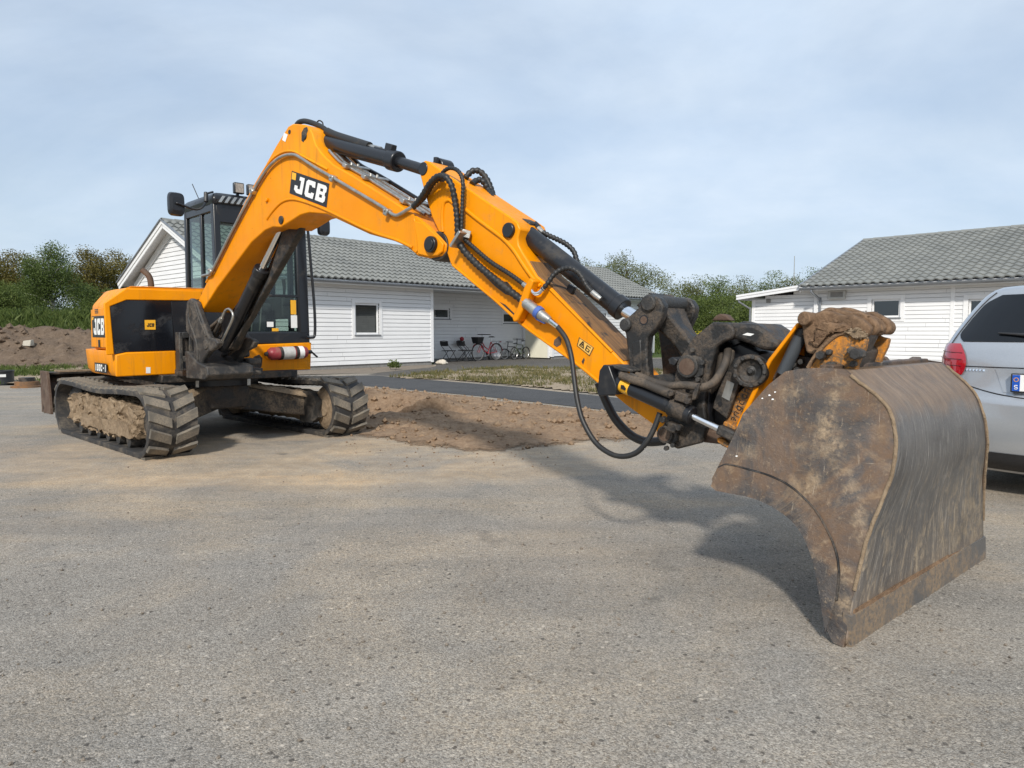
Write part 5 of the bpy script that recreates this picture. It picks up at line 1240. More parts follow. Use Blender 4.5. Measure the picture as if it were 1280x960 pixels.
# pipes along the near side and on top of the boom
pipe1 = [(262.5, 344), (290, 289), (317, 238.5), (330, 217), (341, 203.7), (354, 195), (367.5, 193.4), (377, 198), (392, 208), (416, 222), (450, 242), (480, 260), (490, 267.5), (497, 269), (508, 263), (518, 257)]
P('pipe', MB().tube(smooth_path(bpath(pipe1, -WB - .025), 5), .013, 10), 'steel', boom, smooth=60)
P('pipe', MB().tube(smooth_path(bpath([(u + 2.6, v - 2.2) for u, v in pipe1[:4]] , -WB - .022), 5), .009, 8), 'rustbrown', boom, smooth=60)
for (u, v) in ((265, 339), (317, 239), (417, 223.5), (485, 265.5)):
    c_ = bp(u, v, -WB - .02); t_ = (bp(u + 4, v + 2.4, -WB - .02) - c_).normalized() if u > 400 else (bp(u + 2, v - 4, -WB - .02) - c_).normalized()
    P('pipe_clamp', MB().beam(c_ - t_ * .022, c_ + t_ * .022, .05, .06, BF.ey), 'steel', boom, bevel=.008)
    bolt(c_ - BF.ey * .02 + Vector((0, 0, .012)), -BF.ey, .010, .02, 'steel', boom)
P('pipe_elbow', MB().tube(smooth_path(bpath([(253, 345), (257, 344), (262, 342.5), (264, 340)], -WB - .03), 4), .015, 10), 'steel', boom, smooth=60)
edge_t = [bs(u, v, -WB) for u, v in ((400, 189), (408, 198), (417, 206), (440, 219), (470, 238), (500, 257), (520, 270))]
for j, o_ in enumerate((-.07, -.02, .05, .12)):
    P('top_pipe', MB().tube(smooth_path([BF.p(s_, o_, z_ + .022 + .012 * (j == 3)) for s_, z_ in edge_t], 5), .013 if j < 3 else .016, 8), 'steel' if j < 3 else 'black', boom, smooth=60)
for k in (2.35, 3.3, 4.9):
    i = int(k); f = k - i; s_ = edge_t[i][0] * (1 - f) + edge_t[i + 1][0] * f; z_ = edge_t[i][1] * (1 - f) + edge_t[i + 1][1] * f
    tn = (BF.p(edge_t[i + 1][0], 0, edge_t[i + 1][1]) - BF.p(edge_t[i][0], 0, edge_t[i][1])).normalized(); c_ = BF.p(s_, -.01, z_ + .03)
    P('pipe_clamp', MB().beam(c_ - BF.ey * .11, c_ + BF.ey * .15, .05, .035, tn.cross(BF.ey)), 'steel', boom, bevel=.006)
    for o_ in (-.045, .015): bolt(BF.p(s_, o_, z_ + .045), (0, 0, 1), .011, .018, 'steel', boom)
# ---- arm ram on top of the boom
r0, r1, r2 = bp(397, 177, 0), bp(497, 202, 0), bp(532, 213, 0)
ram = P('arm_cylinder', MB().cyl(bp(402, 177, 0), r1, .062, None, 26), 'black', bevel=.006)
dv = (r1 - r0).normalized()
P('ram_eye', MB().cyl(bp(383, 171, 0) - BF.ey * .09, bp(383, 171, 0) + BF.ey * .09, .085, None, 24), 'black', ram, bevel=.012)
P('ram_base', MB().cyl(bp(386, 172.5, 0), bp(409, 179, 0), .082, .066, 24), 'black', ram, bevel=.012)
P('gland', MB().cyl(r1 - dv * .09, r1 + dv * .015, .075, None, 26), 'black', ram, bevel=.008)
P('rod', MB().cyl(r1, r2, .040, None, 20), 'black', ram)
P('feed_pipe', MB().tube(smooth_path([bp(409, 165, 0), bp(420, 170, 0), bp(440, 176.5, 0), bp(462, 183.5, 0)], 5), .036, 12), 'hose', ram, smooth=60)
P('pipe_end', MB().tube([bp(462, 183.5, 0), bp(466, 184.8, 0), bp(476, 187.5, 0)], [.02, .024, .024], 12), 'steel', ram)
P('port_block', MB().beam(bp(470, 188, 0), bp(487, 193.5, 0), .06, .06), 'black', ram, bevel=.01); P('port_stub', MB().beam(bp(484, 184, 0), bp(492.5, 186.5, 0), .05, .06), 'black', ram, bevel=.006)
hose('hose', bpath([(371, 156), (375, 152.5), (382, 151.5), (394, 155), (405, 160.6), (409, 166)], .0), .022, 'hose', False, ram)
hose('hose', bpath([(394, 158), (398, 151), (403, 153), (404, 160)], .06), .006, 'hose', False, ram)
for k in range(4): hose('hose', bpath([(388, 180 + k), (394, 190 + k * 1.5), (402, 196 + k), (414, 203 + k)], -.05 + k * .04), .018, 'hose', True, ram)

# ---- arm (dipper)
WA = .135
arm_prof = [(523.6, 213), (525.5, 204), (531, 200.5), (537, 202.5), (557, 217), (584, 235), (612, 254), (637, 270.5), (646.5, 277.5), (650, 286), (647, 297), (648, 306), (653, 315.4), (660, 326.5), (671, 345), (689, 360), (737, 410), (781, 455), (812, 496), (838, 520), (847, 535), (846, 548), (836, 555), (825, 551), (817, 531.5),
 (783, 507), (753, 482), (719, 454), (680, 426.5), (650, 404), (620, 377), (590, 352), (563, 330), (557, 312), (551, 296), (540, 272), (531, 243)]
arm = P('arm', bprism(MB(), arm_prof, -WA, -WA, WA), 'yellow', bevel=.009)
arm['label'] = 'yellow dipper arm sloping down towards the bucket'
# worn brown strip on the arm's upper plate
ts = [(661, 330), (671, 347), (690, 362.5), (738, 412.5), (778, 455)]
q0 = [BF.p(*(lambda s_z: (s_z[0], -WA + .012, s_z[1] + .002))(bs(u, v - 1.5, -WA))) for u, v in ts]; q1 = [p + BF.ey * (2 * WA - .024) for p in q0]
P('top_plate', MB().grid([[p + Vector((0, 0, .010)) for p in q0], [p + Vector((0, 0, .010)) for p in q1]]).grid([[p + Vector((0, 0, .010)) for p in q0], [p - Vector((0, 0, .012)) for p in q0]]), 'arm_top', arm)
rib('weld_rib', [(582, 262), (597, 274), (613, 286), (630, 299), (642.5, 313), (651, 326), (659, 338), (668, 350), (676, 358)], -WA, .014, arm)
rib('weld_rib', [(554, 290), (553, 272), (555, 255), (561, 250), (567, 254)], -WA, .013, arm)
rib('edge_rib', [(566, 331), (590, 351), (620, 376), (650, 403), (680, 425.5), (719, 453), (752, 480)], -WA, .010, arm)
rib('edge_rib', [(590, 322), (620, 349), (645, 372), (662, 388), (676, 405)], -WA, .009, arm)
rib('edge_rib', [(684, 358), (737, 411.5), (765, 440)], -WA, .008, arm)
P('hose_plate', bprism(MB(), [(664, 360), (671, 348), (676, 352), (672, 362), (668, 376), (662, 389), (656, 401), (651, 403), (649, 397), (656, 384), (660, 372)], -WA, -WA - .07, -WA), 'yellow', arm, bevel=.008)
P('pivot_bush', bcyl(MB(), 548, 308, -WA, -WA - .012, WA + .012, .10, 28), 'black_dirty', arm, bevel=.006)
P('ram_pin', bcyl(MB(), 637, 288, -WA, -WA - .022, WA + .02, .046, 26), 'black', arm, bevel=.006)
P('rod_pin', bcyl(MB(), 529, 211, -WA, -WA - .006, WA + .02, .045, 26), 'black', arm, bevel=.005)
P('grease_port', MB().beam(bp(545, 205, .0), bp(545.5, 196.5, 0), .03, .03), 'black', arm, bevel=.004)
P('boss', bcyl(MB(), 550, 209, .05, .02, .14, .06, 20), 'black', arm, bevel=.01)
warn([bp(u, v, -WA) for u, v in ((724.5, 421.5), (742.8, 434.5), (737.5, 445), (721.5, 432))], bn, arm)
P('rust_patch', bprism(MB(), [(693, 425), (699, 420), (702, 424), (701, 431), (696, 434), (692, 431)], -WA, -WA - .0015, -WA + .001), 'rustdark', arm)
for pp in ([(606, 345), (615, 348), (622, 356), (634, 364), (640, 370), (632, 368), (619, 358)], [(626, 352), (634, 352), (641, 360), (638, 362)], [(655, 366), (658, 364), (660, 368), (657, 371)], [(727, 452), (730, 447), (731, 450), (729, 456)], [(624, 377), (632, 381), (640, 389), (648, 396), (645, 397), (634, 388)]):
    P('grease_stain', bprism(MB(), pp, -WA, -WA - .001, -WA + .001), 'black_dirty', arm)

# ---- bucket ram on the arm
b0, b1, b2 = bp(656, 291, 0), bp(777, 386, 0), bp(808, 405, 0)
br = P('bucket_cylinder', MB().cyl(b0, b1, .060, None, 28), 'black', bevel=.01)
dv = (b1 - b0).normalized()
P('ram_eye', MB().cyl(bp(648, 286, 0) - BF.ey * .07, bp(648, 286, 0) + BF.ey * .07, .065, None, 22), 'black', br, bevel=.012)
P('gland', MB().cyl(b1 - dv * .05, b1 + dv * .012, .068, None, 28), 'black', br, bevel=.006)
P('rod', MB().cyl(b1, b2, .034, None, 24), 'chrome', br)
P('port_block', MB().beam(bp(655, 278, .02), bp(667, 283, .02), .09, .05), 'black_dirty', br, bevel=.012)
P('pipe_nut', MB().tube([bp(668, 280, .05), bp(673, 285, .05)], .022, 8), 'black', br)
P('pipe_nut', MB().tube([bp(673, 285, .05), bp(679, 290.5, .05)], [.018, .015], 8), 'steel', br)
hose('hose', bpath([(679, 290.5), (686, 294.5), (696, 299), (707.5, 305), (717, 314), (721, 326), (723, 333)], [.05, .06, .07, .08, .09, .08, .06]), .017, 'hose', True, br)
P('hose_clip', MB().beam(bp(716, 357, 0), bp(712, 366, 0), .03, .05), 'black', br, bevel=.005)

# ---- hydraulic hoses on the arm
HS = []
hose('hose', bpath([(517, 258), (523, 251.5), (529, 243), (536, 231), (546, 221), (556.5, 221), (564.5, 232), (569, 253), (571.5, 274), (572, 296)], [-.19, -.20, -.21, -.22, -.23, -.23, -.22, -.20, -.19, -.18]), .021, 'hose', True, arm)
hose('hose', bpath([(517, 259), (525, 252), (533, 243), (540, 231), (547, 224), (554, 224)], [-.15, -.15, -.16, -.17, -.17, -.18]), .019, 'hose', True, arm)
hose('hose', bpath([(549, 222), (555, 214), (563, 210), (573, 214), (578.5, 227), (578, 253), (577, 288)], [-.14, -.15, -.16, -.17, -.18, -.18, -.18]), .014, 'hose', True, arm)
hose('hose', bpath([(582, 222), (590, 214), (600, 214.5), (609, 225), (615, 240), (617, 252)], [.02, .06, .1, .12, .12, .08]), .022, 'hose', True, arm)
hose('hose', bpath([(590, 230), (597, 225), (604, 227), (610, 237), (615, 248)], [.0, .05, .08, .1, .06]), .022, 'hose', True, arm)
P('hose_bracket', MB().beam(bp(569, 309, -.20), bp(581, 290, -.20), .022, .10, BF.ey), 'steel', arm, bevel=.004)
P('hose_bracket', MB().beam(bp(577, 291, -.20), bp(588, 294, -.16), .03, .05, BF.ez), 'steel', arm, bevel=.004)
hose('hose', bpath([(573, 302), (580, 313), (592, 326), (605, 338), (625, 354), (645, 369.5), (654, 376)], [-.18] * 7), .024, 'hose', True, arm)
P('hose_fitting', MB().tube(bpath([(653, 375), (658, 379), (668, 387), (671, 389)], -.18), [.024, .027, .027, .024], 12), 'steel', arm)
P('coupling', MB().tube(bpath([(657, 378.2), (672, 390), (682, 397.5), (688, 401)], [-.19] * 4), [.034, .034, .028, .02], 14), 'steel', arm, bevel=.003)
P('coupling_ring', MB().tube(bpath([(671, 389), (675.5, 392.5)], -.19), .039, 16), 'blue', arm, bevel=.004)
P('coupling_tab', MB().beam(bp(670.5, 397, -.19), bp(682, 403, -.19), .02, .02), 'blue', arm, bevel=.003)
P('hose_fitting', MB().tube(bpath([(688, 401), (697.5, 408.5)], -.19), [.018, .015], 10), 'chrome', arm)
hose('hose', bpath([(577, 294), (583, 301), (593, 310), (613, 327), (638, 343), (655, 355.5)], [-.17] * 6), .015, 'hose', True, arm)
P('hose_fitting', MB().tube(bpath([(654, 355), (660, 359.5), (665, 362.5)], -.17), [.016, .018, .012], 10), 'steel', arm)
P('elbow', MB().tube(smooth_path(bpath([(664, 362), (668, 366.5), (674, 366), (680, 360)], [-.18] * 4), 4), .014, 10), 'chrome', arm, smooth=60)
hose('hose', bpath([(678, 362), (684.6, 354), (693, 342.5), (703, 336.5), (714, 335.5), (725, 343), (733, 357), (741, 366)], [-.18, -.17, -.15, -.13, -.12, -.11, -.10, -.09]), .016, 'hose', True, arm)
P('hose_fitting', MB().tube(bpath([(740, 365), (745, 369.5), (751, 374)], -.09), [.016, .018, .014], 10), 'steel', arm)
hose('hose', bpath([(697, 408.5), (708, 424), (714.5, 447), (718, 474.6), (722, 502), (729, 527), (744, 552.5), (762, 566.5), (778.5, 570.5), (795, 566), (808, 553), (817.5, 536), (825, 516)], [-.19, -.20, -.22, -.24, -.26, -.28, -.29, -.30, -.30, -.29, -.28, -.26, -.24]), .0145, 'hose', False, arm)
hose('hose', bpath([(748, 478), (752, 488), (760, 506.7), (771, 526), (789, 544), (808, 552), (830, 551)], [.12, .13, .14, .15, .15, .14, .12]), .026, 'hose', False, arm)

# ---- tipping levers and link
lev = [(805.4, 371), (814.7, 370.4), (824.5, 372), (830, 382), (828, 395), (821, 409), (811, 421), (809, 437), (811.4, 465), (813, 486), (789, 486), (785, 443), (782, 417), (777.5, 409), (778, 400.5), (785, 396.6), (793, 389.5), (803, 380)]
l1 = P('tipping_lever', bprism(MB(), lev, -.20, -.205, -.145), 'black_dirty', bevel=.012, seg=3)
l2 = P('tipping_lever', bprism(MB(), lev, -.20, .145, .205), 'black_dirty', bevel=.012, seg=3)
P('lever_web', bprism(MB(), [(791, 428), (802, 424), (803, 440), (804, 478), (794, 478)], -.20, -.212, -.20), 'black_dirty', l1, bevel=.006)
P('pin_boss', bcyl(MB(), 783, 406, -.205, -.225, -.14, .034, 22), 'cast', l1, bevel=.008)
P('pin_boss', bcyl(MB(), 811.5, 379, -.205, -.225, .225, .042, 24), 'cast', l1, bevel=.008)
P('bush_hole', bcyl(MB(), 804.8, 400, -.205, -.2075, -.2, .020, 20), 'rustdark', l1)
P('bush_ring', bcyl(MB(), 804.8, 400, -.205, -.2065, -.2, .026, 20), 'black', l1)
P('lever_pin', bcyl(MB(), 800, 480, -.205, -.215, .215, .04, 22), 'cast', l1, bevel=.006)
lk0, lk1 = bp(817, 380, -.05), bp(872, 452, -.05)
dl = (lk1 - lk0).normalized(); nl = dl.cross(BF.ey).normalized()
lkm = MB(); rows = []
for t, w, y_ in ((-.03, .05, .13), (.06, .062, .135), (.14, .052, .10), (.22, .044, .075), ((lk1 - lk0).length, .05, .075)):
    c_ = BF.o * 0 + lk0 + dl * t + BF.ey * .05
    rows.append([c_ + nl * w - BF.ey * y_, c_ + nl * w + BF.ey * y_, c_ - nl * w + BF.ey * y_, c_ - nl * w - BF.ey * y_])
lkm.grid(rows, close_u=True); lkm.add(rows[0], [(0, 1, 2, 3)]); lkm.add(rows[-1], [(0, 1, 2, 3)])
P('tipping_link', lkm, 'black_dirty', bevel=.014, seg=3)

# ---- tiltrotator: hitch, tilt cylinder, rotor, coupler
hitch = [(849.6, 447), (865.6, 422), (886, 406), (891, 402.4), (909, 403.5), (917, 410), (918, 417), (915, 424), (904.6, 427), (896, 433), (891, 452), (884, 479), (880, 507), (884, 532), (876, 554), (846, 561.7), (828, 551), (823.5, 539), (829, 530), (838, 508), (842.7, 470)]
tr = P('tiltrotator', bprism(MB(), hitch, -.19, -.19, -.145), 'black_dirty', bevel=.010, label='black tiltrotator between the arm and the bucket')
P('hitch_plate', bprism(MB(), hitch, -.19, .145, .19), 'black_dirty', tr, bevel=.010)
P('hitch_body', bprism(MB(), [(872, 428), (888, 412), (905, 410), (893, 440), (888, 480), (886, 530), (870, 548), (850, 552), (856, 500), (866, 460)], -.145, -.145, .145), 'black', tr, bevel=.01)
for (u, v, r_) in ((862.6, 458, .058), (834.7, 542.5, .046)):
    P('hitch_pin', bcyl(MB(), u, v, -.19, -.225, .225, r_, 26), 'cast', tr, bevel=.006)
    P('pin_face', bcyl(MB(), u, v, -.19, -.228, -.225, r_ * .72, 22), 'rustdark', tr)
    s_, z_ = bs(u, v, -.19)
    P('pin_flange', bprism(MB(), [(u + r_ * 200 * a, v + r_ * 200 * b) for a, b in ((.2, -1.25), (1.2, -1.0), (1.55, -.5), (1.45, .9), (.9, 1.3), (.2, 1.15))], -.20, -.212, -.19), 'cast', tr, bevel=.006)
    for a in (-70, -15, 45, 80):
        c_ = BF.p(s_ + r_ * 1.5 * math.cos(R(-a)), -.212, z_ + r_ * 1.5 * math.sin(R(-a))); bolt(c_, -BF.ey, .013, .022, 'cast', tr)
P('stop_block', bprism(MB(), [(838, 449), (843, 446), (850, 450), (846, 457), (839, 455)], -.21, -.235, -.15), 'black', tr, bevel=.004)
# top shell reaching back over the rotor
shell = [(893, 404), (905, 403), (930, 404), (945, 405), (957, 413), (962, 420), (972, 425), (976, 431), (967, 440), (950, 437), (936, 430), (918, 424), (905, 420)]
P('top_shell', bprism(MB(), shell, -.17, -.17, .17), 'black_dirty', tr, bevel=.02, seg=3)
P('shell_lug', bprism(MB(), [(893, 401), (898, 395), (904, 392), (912, 394), (918, 401)], .10, .06, .12), 'rustdark', tr, bevel=.008)
P('shell_rib', bprism(MB(), [(925, 405), (933, 401), (948, 405), (957, 412), (956, 419), (940, 414)], .02, -.02, .06), 'black_dirty', tr, bevel=.012)
P('shell_scrape', bprism(MB(), [(928, 418.5), (934, 416), (943, 417.5), (938, 420)], -.172, -.1725, -.165), 'white', tr)
# dark body and hoses between hitch and rotor
P('valve_block', bprism(MB(), [(893, 440), (925, 428), (950, 440), (945, 480), (918, 530), (890, 545), (884, 520)], -.08, -.08, .14), 'black', tr, bevel=.012)
P('rotor_plate', bprism(MB(), [(917, 449), (925, 445), (928, 470), (917, 500), (909, 524), (891, 510), (893, 500), (905, 470)], -.16, -.165, -.13), 'black_dirty', tr, bevel=.006)
P('plate_label', bprism(MB(), [(909, 475), (918, 479.5), (912, 501), (902.5, 496)], -.165, -.1675, -.164), 'steel', tr)
P('plate_hole', bprism(MB(), [(898, 503), (900.5, 501), (903, 503), (902.5, 507), (900, 508), (898, 506)], -.165, -.168, -.164), 'black_flat', tr)
# round tilt motor with bolts
rc, ra = bp(937.5, 464, -.22), (-BF.ey * .97 + BF.ex * .2).normalized()
rm = P('rotor_motor', MB().lathe(rc - ra * .12, ra, [(0, .062), (.05, .078), (.115, .080), (.13, .075), (.132, .058), (.115, .052), (.105, .022), (.112, .015)], 30), 'black_dirty', tr, bevel=.004)
uu = ra.orthogonal().normalized(); ww = ra.cross(uu)
for k in range(9):
    a = 2 * math.pi * k / 9 + .3; bolt(rc + (uu * math.cos(a) + ww * math.sin(a)) * .067, ra, .010, .020, 'cast', rm)
bolt(rc - ra * .01, ra, .012, .012, 'cast', rm)
# yellow housing with lettering
yh = [(963, 450), (966, 456), (952, 480), (938, 505), (922, 540), (914, 553), (904, 545), (906, 525), (913, 518), (921, 492), (935, 480), (950, 470)]
yo = P('rotor_housing', bprism(MB(), yh, -.14, -.14, .12), 'yellow_dirty', tr, bevel=.008)
P('coupler_plate', bprism(MB(), [(996, 403), (999, 405), (964, 452), (941, 500), (920, 545), (915, 541), (937, 495), (960, 449)], -.20, -.20, .16), 'yellow', tr, bevel=.005)
P('coupler_wall', bprism(MB(), [(999, 405), (1003, 425), (1000, 450), (985, 478), (955, 505), (940, 520), (941, 500), (964, 452)], -.10, -.06, -.03), 'yellow', tr, bevel=.005)
P('coupler_block', bprism(MB(), [(985, 430), (995, 415), (1010, 410), (1018, 430), (1008, 455), (990, 458)], -.10, -.04, .18), 'black_dirty', tr, bevel=.012)
for pp in ([(906, 526), (914, 529), (921, 535), (918, 542), (908, 537), (904, 531)], [(897, 547), (905, 549), (914, 556), (912, 561), (903, 557), (897, 552)]):
    P('hook', bprism(MB(), pp, -.22, -.23, -.14), 'yellow_dirty', tr, bevel=.006)
P('hook_pin', MB().cyl(bp(905, 535, -.21), bp(918, 549, -.2), .03, None, 14), 'black_dirty', tr, bevel=.004)
# ram of the coupler
P('coupler_cylinder', MB().cyl(bp(1002, 417, -.15), bp(978, 468, -.15), .030, None, 20), plain('grey_ram', (.055, .062, .07), .4), tr, bevel=.004)
P('coupler_gland', MB().cyl(bp(1004.5, 412, -.15), bp(1000.5, 420, -.15), .033, None, 20), 'cast', tr, bevel=.004)
for (u, v) in ((1003, 452), (998, 462), (994, 456)): bolt(bp(u, v, -.12), -BF.ey, .014, .03, 'cast', tr)
# caked machine coupler above the bucket
def lump(picks, o0, o1, amp, seed, mat, name='clay_cake', res=34):
    q = [bs(u, v, o0) for u, v in picks]; pts = smooth_path([Vector((s_, 0, z_)) for s_, z_ in q + [q[0]]], 7)[:-1]
    cx_ = sum((p for p in pts), Vector()) / len(pts); mb_ = MB(); rows = []
    for j in range(res + 1):
        t = j / res; k = .86 + .14 * math.sin(math.pi * t) ** .5
        row = []
        for p in pts:
            w = cx_ + (p - cx_) * k; Pw = BF.p(w.x, o0 + (o1 - o0) * t, w.z)
            row.append(Pw + noise.noise_vector(Pw * 8 + Vector((seed, 0, 0))) * amp * 1.2 + noise.noise_vector(Pw * 22) * amp * .7 + noise.noise_vector(Pw * 50) * amp * .7 + noise.noise_vector(Pw * 110) * amp * .4)
        rows.append(row)
    mb_.grid(rows, close_u=True); n_ = len(pts)
    for r_ in (rows[0], rows[-1]): c_ = sum(r_, Vector()) / n_; mb_.add(r_ + [c_], [(i, (i + 1) % n_, n_) for i in range(n_)])
    cl_ = MB()
    for k in range(int(40 + 900 * abs(o1 - o0) * .35)):
        p = random.choice(mb_.v) + Vector((random.gauss(0, .006), random.gauss(0, .006), random.gauss(0, .006))); pebble(cl_, p, .003 + .012 * random.random() ** 3, k)
    P('clay_crumbs', cl_, mat, tr, smooth=20, kind='stuff')
    return P(name, mb_, mat, tr, smooth=22)
cp = [(1000, 400), (1003, 392), (1015, 390), (1028, 383), (1040, 385), (1055, 390), (1068, 389), (1082, 396), (1091, 404), (1092, 412), (1086, 420), (1070, 417), (1054, 416), (1040, 420), (1028, 430), (1018, 443), (1006, 440), (1002, 420)]
cen_ = (1046, 408)
def grown(k, du=0, dv=0): return [(cen_[0] + (u - cen_[0]) * k + du, cen_[1] + (v - cen_[1]) * k + dv) for u, v in cp]
for o0, o1, k, du, dv in ((-.215, -.150, .93, 0, 3), (-.125, -.065, 1.0, 0, 0), (-.035, .035, .96, 1, 1), (.065, .125, 1.02, 1, -1), (.155, .215, .95, 1, 0)):
    mb = bprism(MB(), grown(k, du, dv), -.20, o0, o1); P('hook_plate', mb, 'mud_rust', tr, bevel=.012, seg=3)
lump([(1003, 402), (1012, 394), (1030, 389), (1050, 394), (1070, 395), (1084, 404), (1086, 413), (1070, 413), (1052, 412), (1036, 418), (1022, 432), (1010, 436), (1004, 420)], -.19, .20, .014, 3, 'mud_rust')
lump([(1016, 412), (1024, 404), (1040, 401), (1056, 402), (1066, 408), (1058, 413), (1044, 414), (1030, 422), (1020, 432), (1014, 430)], -.235, -.19, .010, 11, 'mud_rust', res=10)
lump([(1058, 417), (1068, 413), (1082, 416), (1080, 423), (1068, 424)], -.24, -.19, .008, 15, 'mud', res=10)
for (u, v) in ((1022, 396), (1040, 391), (1074, 396)): bolt(bp(u, v, -.15), -BF.ey, .016, .02, 'mud_rust', tr)
P('coupler_boss', MB().cyl(bp(1004, 398, -.24), bp(1018, 400, -.16), .032, None, 14), 'mud_rust', tr, bevel=.006)
cpl = [(1008, 462), (1018, 444), (1032, 428), (1046, 417), (1058, 414), (1074, 422), (1084, 424), (1081, 436), (1074, 450), (1068, 470), (1010, 475)]
P('coupler_side', bprism(MB(), cpl, -.22, -.225, -.175), 'yellow_dirty', tr, bevel=.008)
P('coupler_side', bprism(MB(), cpl, -.22, .14, .19), 'yellow_dirty', tr, bevel=.008)
rib('coupler_rim', [(1010, 460), (1020, 444), (1033, 429), (1047, 418.5), (1058, 416)], -.225, .010, tr, 'mud_rust')
for (u, v, r_, h_) in ((1029, 444, .020, .05), (1038, 440, .013, .03), (1038, 455, .012, .03), (1043, 455, .012, .03), (1076, 442, .024, .09), (1067, 438, .018, .04), (1068, 455, .014, .03)):
    bolt(bp(u, v, -.225), -BF.ey, r_, h_, 'cast', tr)
P('coupler_arm', MB().beam(bp(1090, 410, -.1), bp(1070, 450, -.1), .03, .22, BF.ey), 'black_dirty', tr, bevel=.005)
P('coupler_web', bprism(MB(), [(1020, 445), (1060, 425), (1075, 440), (1066, 465), (1020, 465)], -.17, -.17, .14), 'black_dirty', tr, bevel=.006)
# tilt cylinder on the near side
c0, c1, c2 = bp(772, 478, -.25), bp(855, 515, -.27), bp(901, 537, -.24)
tc_ = P('tilt_cylinder', MB().cyl(c0, c1, .040, None, 26), 'black', bevel=.006)
dv = (c1 - c0).normalized()
P('gland', MB().cyl(c1 - dv * .08, c1 + dv * .02, .048, None, 26), 'black_dirty', tc_, bevel=.006)
P('gland_ring', MB().cyl(c1 + dv * .0, c1 + dv * .05, .046, None, 26), 'black', tc_, bevel=.005)
P('rod', MB().cyl(c1, c2, .016, None, 20), 'chrome', tc_)
P('rod_eye', MB().beam(c2 - dv * .01, c2 + dv * .085, .05, .06, BF.ey), 'cast', tc_, bevel=.012)
P('label_band', MB().cyl(c0 + dv * .035, c0 + dv * .095, .0415, None, 26), 'amber', tc_)
P('label_print', MB().prism([c0 + dv * t - BF.ey * .0425 + Vector((0, 0, z_)) for t, z_ in ((.05, -.012), (.08, -.012), (.085, .0), (.07, .012), (.052, .008))], [c0 + dv * t - BF.ey * .044 + Vector((0, 0, z_)) for t, z_ in ((.05, -.012), (.08, -.012), (.085, .0), (.07, .012), (.052, .008))]), 'black_flat', tc_)
P('cylinder_bracket', bprism(MB(), [(759, 488), (762, 462), (767, 455), (774, 456), (779, 470), (783, 480), (783, 492), (768, 493), (761, 494)], -.20, -.30, -WA), 'black', tc_, bevel=.006)
P('bracket_lid', bprism(MB(), [(768, 456), (777, 457), (793, 462), (793, 465), (780, 464), (770, 460)], -.28, -.30, -.18), 'cast', tc_, bevel=.004)
for (u, v) in ((774, 466), (780, 469), (788, 467), (793, 470)): bolt(bp(u, v, -.29), (bp(u + 6, v + 4, -.29) - bp(u, v, -.29)), .011, .03, 'cast', tc_)
P('port_block', MB().beam(bp(846, 494, -.29), bp(862, 499, -.29), .05, .045), 'black_dirty', tc_, bevel=.006)
P('port_block', MB().beam(bp(836, 532, -.27), bp(848, 536, -.27), .05, .05), 'black_dirty', tc_, bevel=.008)
for (u, v) in ((841, 491), (862, 501), (831, 524), (851, 534)): bolt(bp(u, v, -.30), -BF.ey, .017, .03, 'black_dirty', tc_)
P('clamp_plate', bprism(MB(), [(866, 493), (871, 481), (876, 479), (873, 492), (870, 499), (865, 501)], -.28, -.29, -.26), 'black_dirty', tc_, bevel=.004)
hose('hose', bpath([(777, 469), (790, 474), (806, 479), (822, 486), (840, 493)], [-.28, -.29, -.29, -.29, -.29]), .024, 'mudhose', False, tc_)
hose('hose', bpath([(795, 469), (806, 473), (820, 478.5), (838, 482), (858, 481.5), (878, 484), (892, 478), (902, 464), (908, 450), (910, 438)], [-.26, -.26, -.27, -.27, -.27, -.26, -.24, -.21, -.18, -.12]), .020, 'mudhose', False, tc_)
hose('hose', bpath([(884, 492), (893, 484), (903, 470), (912, 452), (914, 440)], [-.12, -.13, -.14, -.14, -.1]), .018, 'mudhose', False, tc_)
for k in range(4): hose('hose', bpath([(880 + 3 * k, 505 + 4 * k), (888 + 4 * k, 490), (897 + 3 * k, 470), (902 + 4 * k, 440)], -.10 + .03 * k), .017, 'mudhose', False, tc_)
P('pin_housing', bprism(MB(), [(828, 530), (840, 510), (852, 520), (868, 520), (880, 528), (874, 552), (848, 560), (830, 548)], -.18, -.15, .15), 'black', tr, bevel=.01)
P('hitch_tail', bprism(MB(), [(878, 535), (900, 540), (905, 556), (878, 553)], -.14, -.14, .14), 'rustdark', tr, bevel=.008)

# lettering on the housing, drawn with round letters
def stroke_text(c, nrm, glyphs, mat, parent, name, lift=.002, w=.13):
    f = quad_fn(c, nrm, lift); mb_ = MB(); n_ = len(glyphs)
    for i, strokes in enumerate(glyphs):
        for st in strokes:
            for (ax, ay), (bx_, by) in zip(st[:-1], st[1:]):
                dx, dy = bx_ - ax, by - ay; L = math.hypot(dx, dy) or 1; px_, py_ = -dy / L * w / 2, dx / L * w / 2; e = .3 * w
                cs = [(ax - dx / L * e + px_, ay - dy / L * e + py_), (bx_ + dx / L * e + px_, by + dy / L * e + py_), (bx_ + dx / L * e - px_, by + dy / L * e - py_), (ax - dx / L * e - px_, ay - dy / L * e - py_)]
                A = [f((i + .12 + x * .76) / n_, y) for x, y in cs]; mb_.prism(A, [k + Vector(nrm) * .001 for k in A])
    return P(name, mb_, mat, parent, smooth=0)
arc = lambda cx_, cy_, rx, ry, a0, a1, n=9: [(cx_ + rx * math.cos(R(a0 + (a1 - a0) * i / n)), cy_ + ry * math.sin(R(a0 + (a1 - a0) * i / n))) for i in range(n + 1)]
